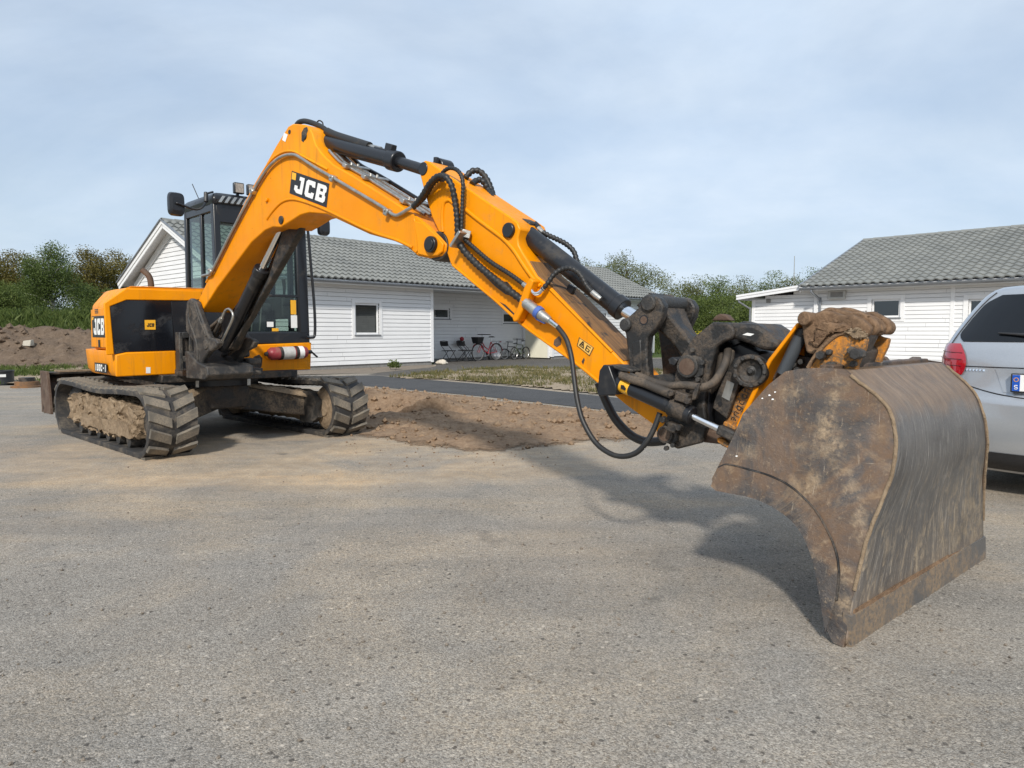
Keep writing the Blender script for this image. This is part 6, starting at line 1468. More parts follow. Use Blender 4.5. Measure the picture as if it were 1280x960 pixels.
G = {'e': [[(.12, .5), (.88, .5)] + arc(.5, .5, .38, .25, 0, 320)], 'n': [[(.15, .25), (.15, .75)], [(.15, .55)] + arc(.5, .55, .35, .2, 180, 0) + [(.85, .25)]],
     'g': [arc(.5, .5, .36, .25, 0, 360), [(.86, .75), (.86, .2)] + arc(.5, .2, .36, .17, 0, -150)], 'c': [arc(.52, .5, .38, .25, 50, 310)], 'o': [arc(.5, .5, .38, .25, 0, 360)]}
ec = [bp(u, v, -.14) for u, v in ((911, 524), (930, 482), (942, 487), (920, 532))]
stroke_text(ec, bn, [G[k] for k in 'engcon'], M['black_flat'], yo, 'lettering', .002, .10)

# ---- bucket
A_ = on_z(1054.6, 809.5); B_ = on_z(1230, 695); BKW = (B_ - A_).length; lk_ = (B_ - A_).normalized()
KF = Frame(A_, math.atan2(-lk_.x, lk_.y)); KF.ey = lk_.copy(); KF.ex = Vector((lk_.y, -lk_.x, 0))
TILT = .27
TILT, TLS = .307, .286
kn = (lk_ - Vector((0, 0, TILT)) - KF.ex * TLS).normalized()
def kpick(u, v, extra=0.0):
    Pw = on_plane(u, v, A_ + lk_ * extra, kn); d_ = Pw - A_; return (d_.dot(KF.ex), d_.z)
front = [(1054.6, 809.5), (1041, 803), (1034, 789), (1026, 740.5), (1018, 700), (1002, 663), (977.5, 639), (945, 622.7), (916.5, 616.6), (897, 612.6), (891, 607), (890, 598), (896, 586), (916.5, 545.6), (928.7, 517), (961, 480.6), (981.5, 464.4), (1000, 461), (1030, 459.5), (1055, 462)]
back = [(1055, 462, 0), (1075, 478.6, .012), (1099, 497, .028), (1113.5, 517, .036), (1119.6, 545.6, .040), (1119, 568, .038), (1115.5, 590, .034), (1108, 612, .028), (1099, 635, .018), (1083, 675.5, 0), (1073, 716, 0), (1062.7, 760.8, 0), (1054.6, 809.5, 0)]
FQ = [kpick(u, v) for u, v in front]; BQ = [(*kpick(u, v, e_), e_) for u, v, e_ in back]
fold = [(1055, 462), (1046, 485), (1039, 510), (1036, 528), (1040, 548), (1048, 575), (1056, 600), (1068, 635), (1083, 675.5)]
GQ = [kpick(u, v) for u, v in fold]
def kp_(s_, z_, e_, side, push=0.0):
    y_ = TILT * z_ + TLS * s_ + e_ - push; return KF.p(s_, y_ if side == 0 else BKW - y_, z_)
def smooth2(q, n):
    p_ = smooth_path([Vector((*k, 0) if len(k) == 2 else k) for k in q], n); return [tuple(k) for k in p_]
FS = smooth2(FQ[2:10], 4); FS = [k[:2] for k in FS]; FULL = FQ[:2] + FS + FQ[10:]
BS = smooth2(BQ, 4)
# wrapper
cs, cz = sum(k[0] for k in BQ) / len(BQ) - .1, .5
def ins_(k, d_=.012):
    v_ = Vector((cs - k[0], cz - k[1])); v_.normalize(); return (k[0] + v_.x * d_, k[1] + v_.y * d_, k[2])
WQ = [ins_((kpick(1018, 459.8)[0], kpick(1018, 459.8)[1], 0))] + [ins_(k) for k in BS]
nu = 24; verts = []; uvs = []
lens = [0]
for a, b in zip(WQ[:-1], WQ[1:]): lens.append(lens[-1] + math.hypot(b[0] - a[0], b[1] - a[1]))
for (k, t) in zip(WQ, lens):
    for i in range(nu + 1):
        f = i / nu; y0 = TILT * k[1] + TLS * k[0] + k[2] + .006; y1 = BKW - y0
        dent = .005 * noise.noise(Vector((f * 4, t * 3, 2)))
        verts.append(KF.p(k[0] + dent, y0 + (y1 - y0) * f, k[1])); uvs.append((f, t / lens[-1]))
mb = MB().add(verts, [(j * (nu + 1) + i, j * (nu + 1) + i + 1, (j + 1) * (nu + 1) + i + 1, (j + 1) * (nu + 1) + i) for j in range(len(WQ) - 1) for i in range(nu)])
bk = P('bucket', mb, 'bucket_back', label='wide worn steel grading bucket resting on its cutting edge')
uvl = bk.data.uv_layers.new(name='uv')
for lp_ in bk.data.loops: uvl.data[lp_.index].uv = uvs[lp_.vertex_index]
sm_ = bk.modifiers.new('thickness', 'SOLIDIFY'); sm_.thickness = .016; sm_.offset = 0
# side plates: a flat leaf and a folded-in rear facet
for side in (0, 1):
    mb = MB(); th = .022
    for k, push in ((0, .0), (1, -th)):
        ring = [kp_(s_, z_, 0, side, push) for s_, z_ in FULL] + [kp_(s_, z_, 0, side, push) for s_, z_ in GQ[1:-1]] + [kp_(s_, z_, 0, side, push) for s_, z_, e_ in BQ[9:12]]
        mb.add(ring, [tuple(range(len(ring)))])
        bk_pts = BQ[:10]; nn = len(GQ)
        gl = [kp_(s_, z_, 0, side, push) for s_, z_ in smooth2(GQ, 4) for _ in (0,)] if False else None
        g2 = [Vector((a_, b_, 0)) for a_, b_ in GQ]; rs_g = smooth_path(g2, 4); rs_b = smooth_path([Vector(k_) for k_ in bk_pts], 4)
        m_ = min(len(rs_g), len(rs_b)); pick = lambda L_, i_: L_[int(round(i_ * (len(L_) - 1) / (m_ - 1)))]
        mb.grid([[kp_(pick(rs_g, i).x, pick(rs_g, i).y, 0, side, push) for i in range(m_)], [kp_(pick(rs_b, i).x, pick(rs_b, i).y, pick(rs_b, i).z, side, push) for i in range(m_)]])
    # rim closing the plate
    rimf = FULL; rimb = [(k[0], k[1], k[2]) for k in BS]
    mb.grid([[kp_(s_, z_, 0, side, 0) for s_, z_ in rimf], [kp_(s_, z_, 0, side, -th) for s_, z_ in rimf]])
    mb.grid([[kp_(s_, z_, e_, side, 0) for s_, z_, e_ in rimb], [kp_(s_, z_, e_, side, -th) for s_, z_, e_ in rimb]])
    sp_ = P('side_plate', mb, 'bucket', bk, smooth=25)
    # wear strip along the front edge
    strip_o = FULL[1:24 + 6]
    outer = FS + [FQ[10]]; cen = []
    inner = [(1046, 750), (1049, 715), (1045, 688), (1035, 664), (1022, 641), (1009, 626), (988, 607.5), (963, 595), (936, 587), (911, 581), (899, 585)]
    IQ = smooth2([kpick(u, v) for u, v in inner], 4); m_ = len(outer)
    mb = MB(); pk = lambda L_, i_: L_[int(round(i_ * (len(L_) - 1) / (m_ - 1)))]
    weld = [kp_(pk(IQ, i)[0], pk(IQ, i)[1], 0, side, .006) for i in range(m_)]; P('weld_bead', MB().tube(smooth_path(weld, 2), .007, 6), 'black_dirty', sp_, smooth=60)
    a0 = [kp_(k[0], k[1], 0, side, .002) for k in outer]; a1 = [kp_(pk(IQ, i)[0], pk(IQ, i)[1], 0, side, .002) for i in range(m_)]
    b0_ = [kp_(k[0], k[1], 0, side, .016) for k in outer]; b1_ = [kp_(pk(IQ, i)[0], pk(IQ, i)[1], 0, side, .016) for i in range(m_)]
    mb.grid([a0, b0_, b1_, a1])
    P('wear_strip', mb, 'bucket', sp_, smooth=30)
    rm_ = MB().tube(smooth_path([kp_(k[0], k[1], k[2], side, .0) + noise.noise_vector(Vector((k[0] * 40, k[1] * 40, 1))) * .003 for k in BS[2:-6]], 2), .008, 8)
    P('weld_bead', rm_, 'mud', sp_, smooth=60)
# clay dried on the near side plate: a ridge along the fold and smears
def on_plate(u, v, lift): s_, z_ = kpick(u, v); return kp_(s_, z_, 0, 0, lift)
inv_ = ROOT_INV[ex.name]
SP = [(tuple(inv_ @ on_plate(u, v, 0)), r_, w_) for u, v, r_, w_ in ((1052, 478, .05, .8), (1044, 500, .055, .9), (1037, 524, .06, .9), (1032, 545, .10, 1.0), (1044, 560, .055, .9), (1052, 585, .055, .9), (1060, 610, .05, .9), (1072, 645, .055, .9), (1083, 676, .07, .9),
      (1012, 610, .09, .8), (987, 492, .07, .7), (1052, 715, .06, .9), (1058, 760, .07, .9), (1095, 610, .05, .6), (940, 565, .05, .5), (1000, 560, .05, .5), (1105, 540, .07, .6), (1112, 520, .05, .6))]
PLM = bucket_mat('bucket_side_steel', SP)
for o_ in list(bk.children):
    if o_.name.startswith('side_plate'):
        o_.data.materials[0] = PLM
        for c_ in o_.children:
            if c_.name.startswith('wear_strip'): c_.data.materials[0] = PLM
def chip(cu, cv, r_):
    A = [on_plate(cu + r_ * math.cos(a) * random.uniform(.5, 1.2), cv + r_ * .7 * math.sin(a) * random.uniform(.5, 1.2), .0012) for a in np.linspace(0, 2 * math.pi, 8)[:-1]]
    return P('paint_chip', MB().add(A, [tuple(range(7))]), 'white', bk, smooth=0)
for a in ((962, 494, 1.8), (966, 499, 2.2), (953, 498, 1.3), (969, 490, 1.5), (921, 570, 1.8)): chip(*a)
# cutting edge
eb0, eb1 = BS[-1], BS[-1]
e_top = kpick(1059.5, 769); de = Vector((e_top[0], e_top[1])); nrm2 = Vector((de.y, -de.x)).normalized()
cq = [(0 + nrm2.x * .018, .0), (de.x + nrm2.x * .018, de.y), (de.x - nrm2.x * .014, de.y + .008), (-nrm2.x * .010, .0)]
mb = MB(); n_ = 20; rows = []
for i in range(n_ + 1):
    y_ = .024 + (BKW - .06) * i / n_; row = []
    for s_, z_ in cq: w_ = .004 * noise.noise(Vector((i * .7, z_ * 20, 5))); row.append(KF.p(s_ + w_, y_, max(.0, z_ + (w_ if z_ > .05 else 0))))
    rows.append(row)
mb.grid(rows, close_u=True); mb.add(rows[0], [(0, 1, 2, 3)]); mb.add(rows[-1], [(0, 1, 2, 3)])
P('cutting_edge', mb, worn('scraped_edge_steel', (.115, .11, .105), (.25, .18, .115), .62, .45, (.34, .32, .29), 5, .4, metal=.2), bk, smooth=30)
mb = lumpy(MB(), KF, de.x - .012, de.x + .012, .06, BKW - .06, de.y + .0, de.y + .018, (90, 2, 2), .008, 5, 14); P('clay_crust', mb, 'mud_rust', bk, smooth=50)
# bucket ears and top bar
P('top_bar', MB().box(KF, FQ[18][0] - .04, FQ[18][0] + .02, .30, BKW - .30, FQ[18][1] - .02, FQ[18][1] + .010), 'bucket', bk, bevel=.006)
for i, y in enumerate((.50, .72, .94, 1.16)):
    s_c = FQ[17][0] - .14
    P('bucket_ear', MB().prism([KF.p(s_c + a, y, b) for a, b in ((-.12, .86), (.16, 1.02), (.12, 1.07), (-.02, 1.09), (-.14, 1.02))], [KF.p(s_c + a, y + .03, b) for a, b in ((-.12, .86), (.16, 1.02), (.12, 1.07), (-.02, 1.09), (-.14, 1.02))]), 'bucket', bk, bevel=.006)
s_c = FQ[18][0]
P('lifting_eye', MB().beam(KF.p(s_c - .05, BKW * .80, FQ[18][1] - .012), KF.p(s_c - .05, BKW * .94 - .16, FQ[18][1] + .004), .05, .03), 'bucket', bk, bevel=.008)

# ---- fire extinguisher strapped to the beam
fe0, fe1 = up_(334, 442.5, FX + .08), up_(384.5, 440, FX + .08)
fe = thing('fire_extinguisher', (fe0.x, fe0.y, fe0.z), R(-46), 'faded red fire extinguisher strapped flat under the excavator cab', 'extinguisher')
d_ = (fe1 - fe0).normalized(); L = (fe1 - fe0).length
tk = part(fe, 'cylinder', MB().lathe(fe0, d_, [(0, .02), (.015, .05), (.05, .074), (L - .06, .074), (L - .02, .06), (L, .03)], 26), M['red_ext'], smooth=40)
part(fe, 'label_sheet', MB().lathe(fe0 + d_ * L * .30, d_, [(0, .0748), (L * .33, .0748)], 26), plain('grubby_label', (.45, .44, .42), .6, 0, .25, 14, .05), tk)
for t in (.27, .66): part(fe, 'strap', MB().lathe(fe0 + d_ * L * t, d_, [(0, .0745), (0, .079), (.035, .079), (.035, .0745)], 26), M['black_dirty'], tk)
part(fe, 'label_sheet', MB().lathe(fe0 + d_ * L * .74, d_, [(0, .0748), (L * .12, .0748)], 26), M['white'], tk)
part(fe, 'valve', MB().tube([fe1, fe1 + d_ * .05], [.025, .022], 12), M['black_flat'])
part(fe, 'handle', MB().beam(fe1 + d_ * .05, fe1 + d_ * .13 + Vector((0, 0, -.07)), .02, .02), M['black_flat'], bevel=.004)
part(fe, 'bracket', MB().beam(fe0 - UF.ex * .08 + d_ * .1, fe1 - UF.ex * .08 - d_ * .1, .03, .12), M['black_dirty'])
part(fe, 'nozzle', MB().tube([fe0, fe0 - d_ * .03], [.03, .02], 12), M['black_dirty'])
# ================================================================ SMALL THINGS BY THE HOUSE
M['chairblack'] = plain('black_chair_plastic', (.018, .018, .019), .5, .1, .1, 20, .05)
M['tyre'] = plain('bicycle_tyre', (.02, .02, .02), .8, 0, .2, 20, .1)
M['bikered'] = plain('red_bicycle_paint', (.32, .012, .025), .3, 0, .08, 9, 0)
M['bikeblack'] = plain('black_bicycle_paint', (.015, .015, .017), .35, 0, .1, 9, 0)
M['bikegreen'] = plain('green_bicycle_paint', (.05, .075, .035), .4, 0, .1, 9, 0)
M['spoke'] = plain('bright_spokes', (.55, .55, .55), .35, .8, .05, 9, 0)
ID = Frame((0, 0), 0)
def folding_chair(name, loc, rz, label, group):
    t = thing(name, loc, rz, label, 'chair', group); F_ = Frame(loc, rz); q = lambda mb, nm, mat, par=None, **k: part(t, nm, mb, mat, par, **k)
    s = q(MB().box(F_, -.20, .20, -.21, .21, .435, .46), 'seat', M['chairblack'], bevel=.012)
    A = [(-.235, .62), (-.215, .62), (-.245, .80), (-.265, .80)]
    q(MB().prism([F_.p(x, -.20, z) for x, z in A], [F_.p(x, .20, z) for x, z in A]), 'backrest', M['chairblack'], bevel=.012)
    for y in (-.215, .215):
        q(MB().tube(smooth_path([F_.p(.27, y, 0), F_.p(.0, y, .43), F_.p(-.22, y, .66), F_.p(-.255, y, .81)], 4), .012, 8), 'leg', M['chairblack'], smooth=60)
        q(MB().tube([F_.p(-.24, y * .9, 0), F_.p(.14, y * .9, .43)], .012, 8), 'leg', M['chairblack'], smooth=60)
    q(MB().tube([F_.p(-.255, -.215, .81), F_.p(-.26, 0, .825), F_.p(-.255, .215, .81)], .012, 8), 'top_rail', M['chairblack'])
    q(MB().tube([F_.p(.20, -.215, .11), F_.p(.20, .215, .11)], .009, 6), 'stretcher', M['chairblack']); q(MB().tube([F_.p(-.17, -.19, .08), F_.p(-.17, .19, .08)], .009, 6), 'stretcher', M['chairblack'])
    return t
def hpos(u, y): x_, z_ = HF.y_plane(u, 452, y); p = HF.p(x_, y, 0); return (p.x, p.y, .004)
folding_chair('folding_chair', hpos(561, 1.25), HA, 'black folding chair standing alone beside the porch corner', 'folding chairs on the porch')
folding_chair('folding_chair', hpos(581, 1.30), HA - 1.25, 'black folding chair with a red ball on it, beside the red bicycle', 'folding chairs on the porch')
folding_chair('folding_chair', hpos(583.5, .95), HA - .15, 'black folding chair pushed against the front basket of the red bicycle', 'folding chairs on the porch')
c_ = Vector(hpos(577.5, 1.50)); 
single('red_ball', MB().lathe(Vector((c_.x, c_.y, .80)), Vector((0, 0, 1)), [(.09 - .09 * math.cos(a), .09 * math.sin(a)) for a in np.linspace(0.05, math.pi - .05, 9)], 14), M['bikered'], 'small red ball on the back of a folding chair', 'ball', smooth=60)
def bicycle(name, loc, rz, label, R_, wb, frame_m, low, basket, group, rack=True, sc=1.0):
    t = thing(name, loc, rz, label, 'bicycle', group); F_ = Frame(loc, rz); q = lambda mb, nm, mat, par=None, **k: part(t, nm, mb, mat, par, **k)
    z0 = loc[2]; fw, rw = F_.p(wb / 2, 0, R_ + z0), F_.p(-wb / 2, 0, R_ + z0); z = Vector((0, 0, 1))
    for c_ in (fw, rw):
        w = q(MB().tube([c_ + F_.ex * (R_ * math.cos(a)) + z * (R_ * math.sin(a)) for a in np.linspace(0, 2 * math.pi, 29)[:-1]], .026 * sc, 7, closed=True), 'wheel', M['tyre'], smooth=60)
        q(MB().tube([c_ + F_.ex * ((R_ - .028) * math.cos(a)) + z * ((R_ - .028) * math.sin(a)) for a in np.linspace(0, 2 * math.pi, 29)[:-1]], .010, 5, closed=True), 'rim', M['spoke'], w, smooth=60)
        mb = MB()
        for k in range(14): a = 2 * math.pi * k / 14; mb.tube([c_ + F_.ey * (.02 if k % 2 else -.02), c_ + F_.ex * ((R_ - .03) * math.cos(a)) + z * ((R_ - .03) * math.sin(a))], .0022, 4)
        q(mb, 'spokes', M['spoke'], w, kind='stuff'); q(MB().cyl(c_ - F_.ey * .045, c_ + F_.ey * .045, .022, None, 10), 'hub', M['spoke'], w)
    bb = F_.p(-.05 * sc, 0, R_ * .85 + z0); hd = F_.p(wb / 2 - .22 * sc, 0, R_ + .44 * sc + z0); hd2 = F_.p(wb / 2 - .17 * sc, 0, R_ + .28 * sc + z0); st = F_.p(-.22 * sc, 0, R_ + .42 * sc + z0); sd2 = F_.p(-.25 * sc, 0, R_ + .62 * sc + z0)
    mb = MB(); mb.tube([hd2, bb] if not low else smooth_path([hd2, F_.p(wb * .18, 0, R_ + .08 + z0), bb], 5), .026 * sc, 8); mb.tube([bb, st], .023 * sc, 8); mb.tube([hd, hd2], .021 * sc, 8)
    if low: mb.tube(smooth_path([hd, F_.p(wb * .13, 0, R_ + .22 + z0), bb + z * .16 - F_.ex * .02], 5), .022 * sc, 8)
    else: mb.tube([hd, st], .023 * sc, 8)
    for y in (-.05, .05): mb.tube([bb + F_.ey * y * .5, rw + F_.ey * y], .010 * sc, 6); mb.tube([st + F_.ey * y * .3, rw + F_.ey * y], .009 * sc, 6)
    fr = q(mb, 'frame', frame_m, smooth=60)
    mb = MB()
    for y in (-.05, .05): mb.tube([hd2 + F_.ey * y, fw + F_.ey * y], .012 * sc, 6)
    q(mb, 'fork', frame_m, smooth=60)
    hb = hd + z * .28 * sc - F_.ex * .02
    hbm = q(MB().tube(smooth_path([hd, hb, hb + F_.ex * .04], 3), .020, 7), 'handlebar', M['spoke'] if low else M['bikeblack'], smooth=60)
    q(MB().tube(smooth_path([hb + F_.ey * .29 * sc - F_.ex * .18 * sc, hb + F_.ey * .27 * sc - F_.ex * .02, hb + F_.ex * .05, hb - F_.ey * .27 * sc - F_.ex * .02, hb - F_.ey * .29 * sc - F_.ex * .18 * sc], 5), .018, 7), 'grips', M['bikeblack'], hbm, smooth=60)
    q(MB().tube([st, sd2], .020, 7), 'seat_post', M['spoke'])
    rows = []
    for x, w, zz in ((-.13, .085, .02), (-.08, .10, .035), (.02, .06, .03), (.14, .025, .02)): rows.append([sd2 + F_.ex * x * sc + F_.ey * (w * c * sc) + z * (zz - .03 * abs(c)) for c in (-1, -.5, 0, .5, 1)] + [sd2 + F_.ex * x * sc + z * -.02])
    q(MB().grid(rows, close_u=True), 'saddle', M['bikeblack'], smooth=60)
    ck = q(MB().cyl(bb - F_.ey * .05, bb - F_.ey * .04, .085 * sc, None, 16), 'chainwheel', M['bikeblack'])
    for s_ in (-1, 1): q(MB().beam(bb + F_.ey * .06 * s_, bb + F_.ey * .07 * s_ + F_.ex * (.11 * s_ * sc) - z * .11 * sc, .015, .02), 'crank', M['spoke'], ck); q(MB().box(Frame(bb + F_.ey * .11 * s_ + F_.ex * (.11 * s_ * sc), rz), -.045, .045, -.04, .04, bb.z - .125 * sc, bb.z - .10 * sc), 'pedal', M['bikeblack'], ck)
    for c_, a0, a1 in ((fw, 40, 150), (rw, 20, 175)):
        if not low and c_ is fw: continue
        mb = MB(); rows = []
        for a in np.linspace(R(a0), R(a1), 12): rows.append([c_ + F_.ex * ((R_ + .03) * math.cos(a)) + z * ((R_ + .03) * math.sin(a)) + F_.ey * y for y in (-.028, 0, .028)])
        q(mb.grid(rows), 'mudguard', frame_m if low else M['bikeblack'], smooth=60)
    if rack:
        mb = MB()
        for y in (-.06, 0, .06): mb.tube([rw + z * (R_ + .08) + F_.ey * y + F_.ex * .22, rw + z * (R_ + .08) + F_.ey * y - F_.ex * .22], .007, 6)
        for y in (-.07, .07): mb.tube([rw + F_.ey * y * .8, rw + z * (R_ + .08) + F_.ey * y - F_.ex * .1], .006, 6)
        q(mb, 'luggage_rack', M['bikeblack'], smooth=60); q(MB().box(Frame(rw - F_.ex * .26, rz), -.02, .02, -.04, .04, rw.z + R_ + .05, rw.z + R_ + .10), 'rear_lamp', M['bikered'])
    if basket:
        c_ = F_.p(wb / 2 + .02, 0, R_ + .36 + z0); B = Frame(c_, rz); mb = MB(); zb = c_.z
        lo = [(-.13, -.13), (.13, -.13), (.13, .13), (-.13, .13)]; hi = [(-.18, -.18), (.18, -.18), (.18, .18), (-.18, .18)]
        for i in range(4):
            (ax, ay), (bx_, by) = lo[i], lo[(i + 1) % 4]; (cx_, cy_), (dx, dy) = hi[i], hi[(i + 1) % 4]
            mb.add([B.p(ax, ay, zb), B.p(bx_, by, zb), B.p(dx, dy, zb + .26), B.p(cx_, cy_, zb + .26)], [(0, 1, 2, 3)])
        mb.add([B.p(x, y, zb) for x, y in lo], [(0, 1, 2, 3)]); bo = q(mb, 'basket', M['bikeblack'], smooth=0); m_ = bo.modifiers.new('t', 'SOLIDIFY'); m_.thickness = .015
    q(MB().tube([bb - F_.ey * .04, bb - F_.ey * .16 - z * (bb.z - .01) - F_.ex * .1], .010, 6), 'kickstand', M['spoke'])
    return t
bicycle('bicycle', hpos(609, 1.15), HA + math.pi, 'red step-through bicycle with a black front basket, parked on the porch', .34, 1.06, M['bikered'], True, True, None)
bicycle('bicycle', hpos(640, 1.35), HA + math.pi - .25, 'small black bicycle beside the red one, leaning near the cream door', .22, .76, M['bikeblack'], False, False, None, False, .72)
bicycle('bicycle', hpos(650, 1.05), HA + math.pi + .1, 'dark green bicycle with high handlebars, next to the cream door', .25, .84, M['bikegreen'], False, False, None, False, .85)
def crumple(name, c, r, mat, label, cat, seed, flat=.6):
    rows = []
    for i, a in enumerate(np.linspace(.12, math.pi - .02, 12)):
        row = []
        for k in range(18):
            b = 2 * math.pi * k / 18; d = Vector((math.sin(a) * math.cos(b), math.sin(a) * math.sin(b), math.cos(a) * flat))
            w = 1 + .35 * noise.noise(d * 2.2 + Vector((seed, 0, 0))) + .2 * noise.noise(d * 5 + Vector((seed, 3, 0))); p = Vector(c) + d * r * w; p.z = max(p.z, .006); row.append(p)
        rows.append(row)
    mb = MB().grid(rows, close_u=True); mb.add(rows[0], [tuple(range(18))]); mb.add(rows[-1], [tuple(range(18))])
    return single(name, mb, mat, label, cat, smooth=60)
c_ = hpos(619, 1.55); crumple('plastic_bag', (c_[0], c_[1], .20), .24, plain('white_plastic', (.70, .70, .72), .4, 0, .06, 9, .3), 'white plastic bag behind the rear wheel of the red bicycle', 'bag', 2, .9)
c_ = W2(549, 455.5); crumple('cloth_heap', (c_.x + .1, c_.y, .07), .20, plain('pale_cloth', (.55, .50, .42), .9, 0, .15, 12, .4), 'pale crumpled cloth lying on the ground at the porch corner', 'cloth', 5, .5)

# ---- things on the left verge
b_ = W2(3, 480); b_ = Vector((b_.x, b_.y, 0))
br_ = thing('plastic_barrel', (b_.x, b_.y, .0), 0, 'short black plastic manhole section with a white label on the verge', 'pipe section')
part(br_, 'shell', MB().lathe(b_, (0, 0, 1), [(0, .22), (0, .235), (.03, .23), (.27, .23), (.28, .245), (.31, .245), (.31, .21), (.06, .2)], 28), plain('black_plastic', (.02, .021, .023), .45, 0, .1, 9, .05), smooth=40)
q = [b_ + Vector((.10, -.212, .17)), b_ + Vector((.19, -.137, .17)), b_ + Vector((.19, -.137, .23)), b_ + Vector((.10, -.212, .23))]
part(br_, 'label', MB().prism([p + Vector((.004, -.004, 0)) for p in q], [p + Vector((.014, -.022, 0)) for p in q]), M['white'])
b_ = W2(34, 484); b_ = Vector((b_.x, b_.y, 0))
cv = thing('manhole_frame', (b_.x, b_.y, 0), 0, 'rusty manhole frame with a black ring on top, beside the dozer blade', 'manhole')
part(cv, 'frame', MB().lathe(b_, (0, 0, 1), [(0, .22), (0, .30), (.035, .30), (.04, .23), (.13, .225), (.13, .19)], 28), M['rustbrown'], smooth=40)
part(cv, 'ring', MB().lathe(b_, (0, 0, 1), [(.13, .10), (.13, .15), (.21, .15), (.21, .09)], 24), M['black_dirty'], smooth=40)
s_ = at_y(34.5, 429, 24.0); st = MB(); base = Vector((s_.x, s_.y, s_.z))
st.prism([base + Vector(k) for k in ((-.16, -.05, -.09), (.13, -.08, -.10), (.16, .12, -.08), (-.13, .14, -.08))], [base + Vector(k) for k in ((-.13, -.03, .08), (.12, -.02, .11), (.13, .12, .12), (-.12, .11, .07))])
single('stone_block', st, plain('pale_stone', (.40, .37, .31), .9, 0, .12, 9, .3), 'pale broken stone block lying on the soil heap', 'stone', bevel=.015)

# ================================================================ SILVER CAR (rear seen past the bucket)
CA = math.atan2(.73, .685)
def car_paint():
    t = NT('silver_car_paint'); v = t.coord(); t.set(col=t.ramp(t.noise(v, 400, 2), [(.3, (.38, .40, .425)), (.7, (.48, .50, .525))]), metal=.55, rough=.30, coat=.8, coatr=.05); return t.m
M['carpaint'] = car_paint(); M['carblack'] = plain('black_bumper_plastic', (.022, .022, .024), .55, 0, .1, 30, .08)
M['tail_red'] = NT('red_lamp_glass').set(col=(.42, .008, .018), rough=.08, coat=1.0); M['tail_white'] = NT('clear_lamp_glass').set(col=(.62, .60, .60), rough=.12, coat=1.0)
M['plateblue'] = plain('plate_blue', (.01, .08, .42), .35, 0, .05, 9, 0)
CW = .865                                   # half width
def ctab(z, T):
    for (a, x), (b, y) in zip(T[:-1], T[1:]):
        if z <= b: t = max(0, (z - a) / (b - a)); return x + (y - x) * t
    return T[-1][1]
XR_T = [(.18, .16), (.26, .06), (.34, .02), (.50, .0), (.66, .015), (.70, .05), (.80, .075), (.92, .085), (1.0, .12), (1.03, .145), (1.10, .20), (1.36, .42), (1.40, .44), (1.43, .50), (1.465, .95), (1.475, 1.25)]
XF_T = [(.18, 3.75), (.30, 3.92), (.5, 3.96), (.66, 3.90), (.8, 3.70), (.92, 3.25), (1.0, 2.95), (1.36, 2.25), (1.43, 2.05), (1.475, 1.75)]
WD_T = [(.18, .78), (.3, .84), (.5, .865), (.75, .868), (.92, .85), (1.0, .832), (1.1, .785), (1.2, .728), (1.28, .677), (1.34, .632), (1.38, .592), (1.41, .55), (1.435, .49), (1.455, .42), (1.475, .33)]
def carp(z, a, grow_=0.0):
    """surface point: height and plan angle (0 = straight back, 90 = left side)"""
    xr, xf, w = ctab(z, XR_T), ctab(z, XF_T), ctab(z, WD_T); xc, hx = (xr + xf) / 2, (xf - xr) / 2
    c, s = math.cos(a), math.sin(a); n_ = 7.0
    k = (abs(c) ** n_ + abs(s) ** n_) ** (-1 / n_)
    y = k * s * w; bow = .16 * (y / w) ** 2 if c > 0 else .25 * (y / w) ** 2     # bowed tail and nose
    x = xc - k * c * hx; x += bow * (k * abs(c)) ** 6 * (1 if c > 0 else -1)
    return x, y, z * (1 + .075 * min(1, max(0, z - .3) / .5))
crl = on_plane(1196, 470, Vector((3.0, 4.6, 0)), Vector((.3, 1, 0)).normalized())
car_o = Vector((3.70, 4.72, 0))
CF = Frame(car_o, CA)
car = thing('car', (car_o.x, car_o.y, 0), CA, 'silver hatchback car parked behind the excavator bucket', 'car')
q_ = lambda mb, nm, mat, par=None, **k: part(car, nm, mb, mat, par, **k)
def cp3(z, a, g=0.0):
    x, y, z = carp(z, a); p = CF.p(x, y, z)
    if g:
        d = Vector((x - 2.0, y * 2.2, (z - .7) * .8)); d.normalize(); p += (CF.ex * d.x + CF.ey * d.y + Vector((0, 0, d.z))) * g
    return p
AN = list(np.linspace(0, 2 * math.pi, 121)[:-1])
zs = [.18, .22, .26, .30, .34, .42, .5, .58, .64, .66, .68, .70, .75, .80, .86, .92, .97, 1.0, 1.03, 1.06, 1.1, 1.16, 1.22, 1.28, 1.34, 1.38, 1.41, 1.43, 1.445, 1.455, 1.465, 1.475]
rows = [[cp3(z, a) for a in AN] for z in zs]
mb = MB().grid(rows, close_u=True); mb.add(rows[0], [tuple(range(120))]); mb.add(rows[-1], [tuple(range(120))])
body = q_(mb, 'body', M['carpaint'], smooth=50)
def cpatch(z0, z1, f0, f1, g, nz_=10, na=16):
    """patch on the car skin; f0(t), f1(t): plan angles at height fraction t"""
    rows = []
    for i in range(nz_ + 1):
        t = i / nz_; z = z0 + (z1 - z0) * t; rows.append([cp3(z, f0(t) + (f1(t) - f0(t)) * k / na, g) for k in range(na + 1)])
    return MB().grid(rows)
yang = lambda y, z: next(a for a in np.linspace(0, math.pi / 2, 900) if carp(z, a)[1] >= y)
wl = lambda t: ctab(1.045 + .325 * t, WD_T) - .095 - .06 * (1 - min(1, t * 5)) ** 2 - .05 * max(0, t * 6 - 5)
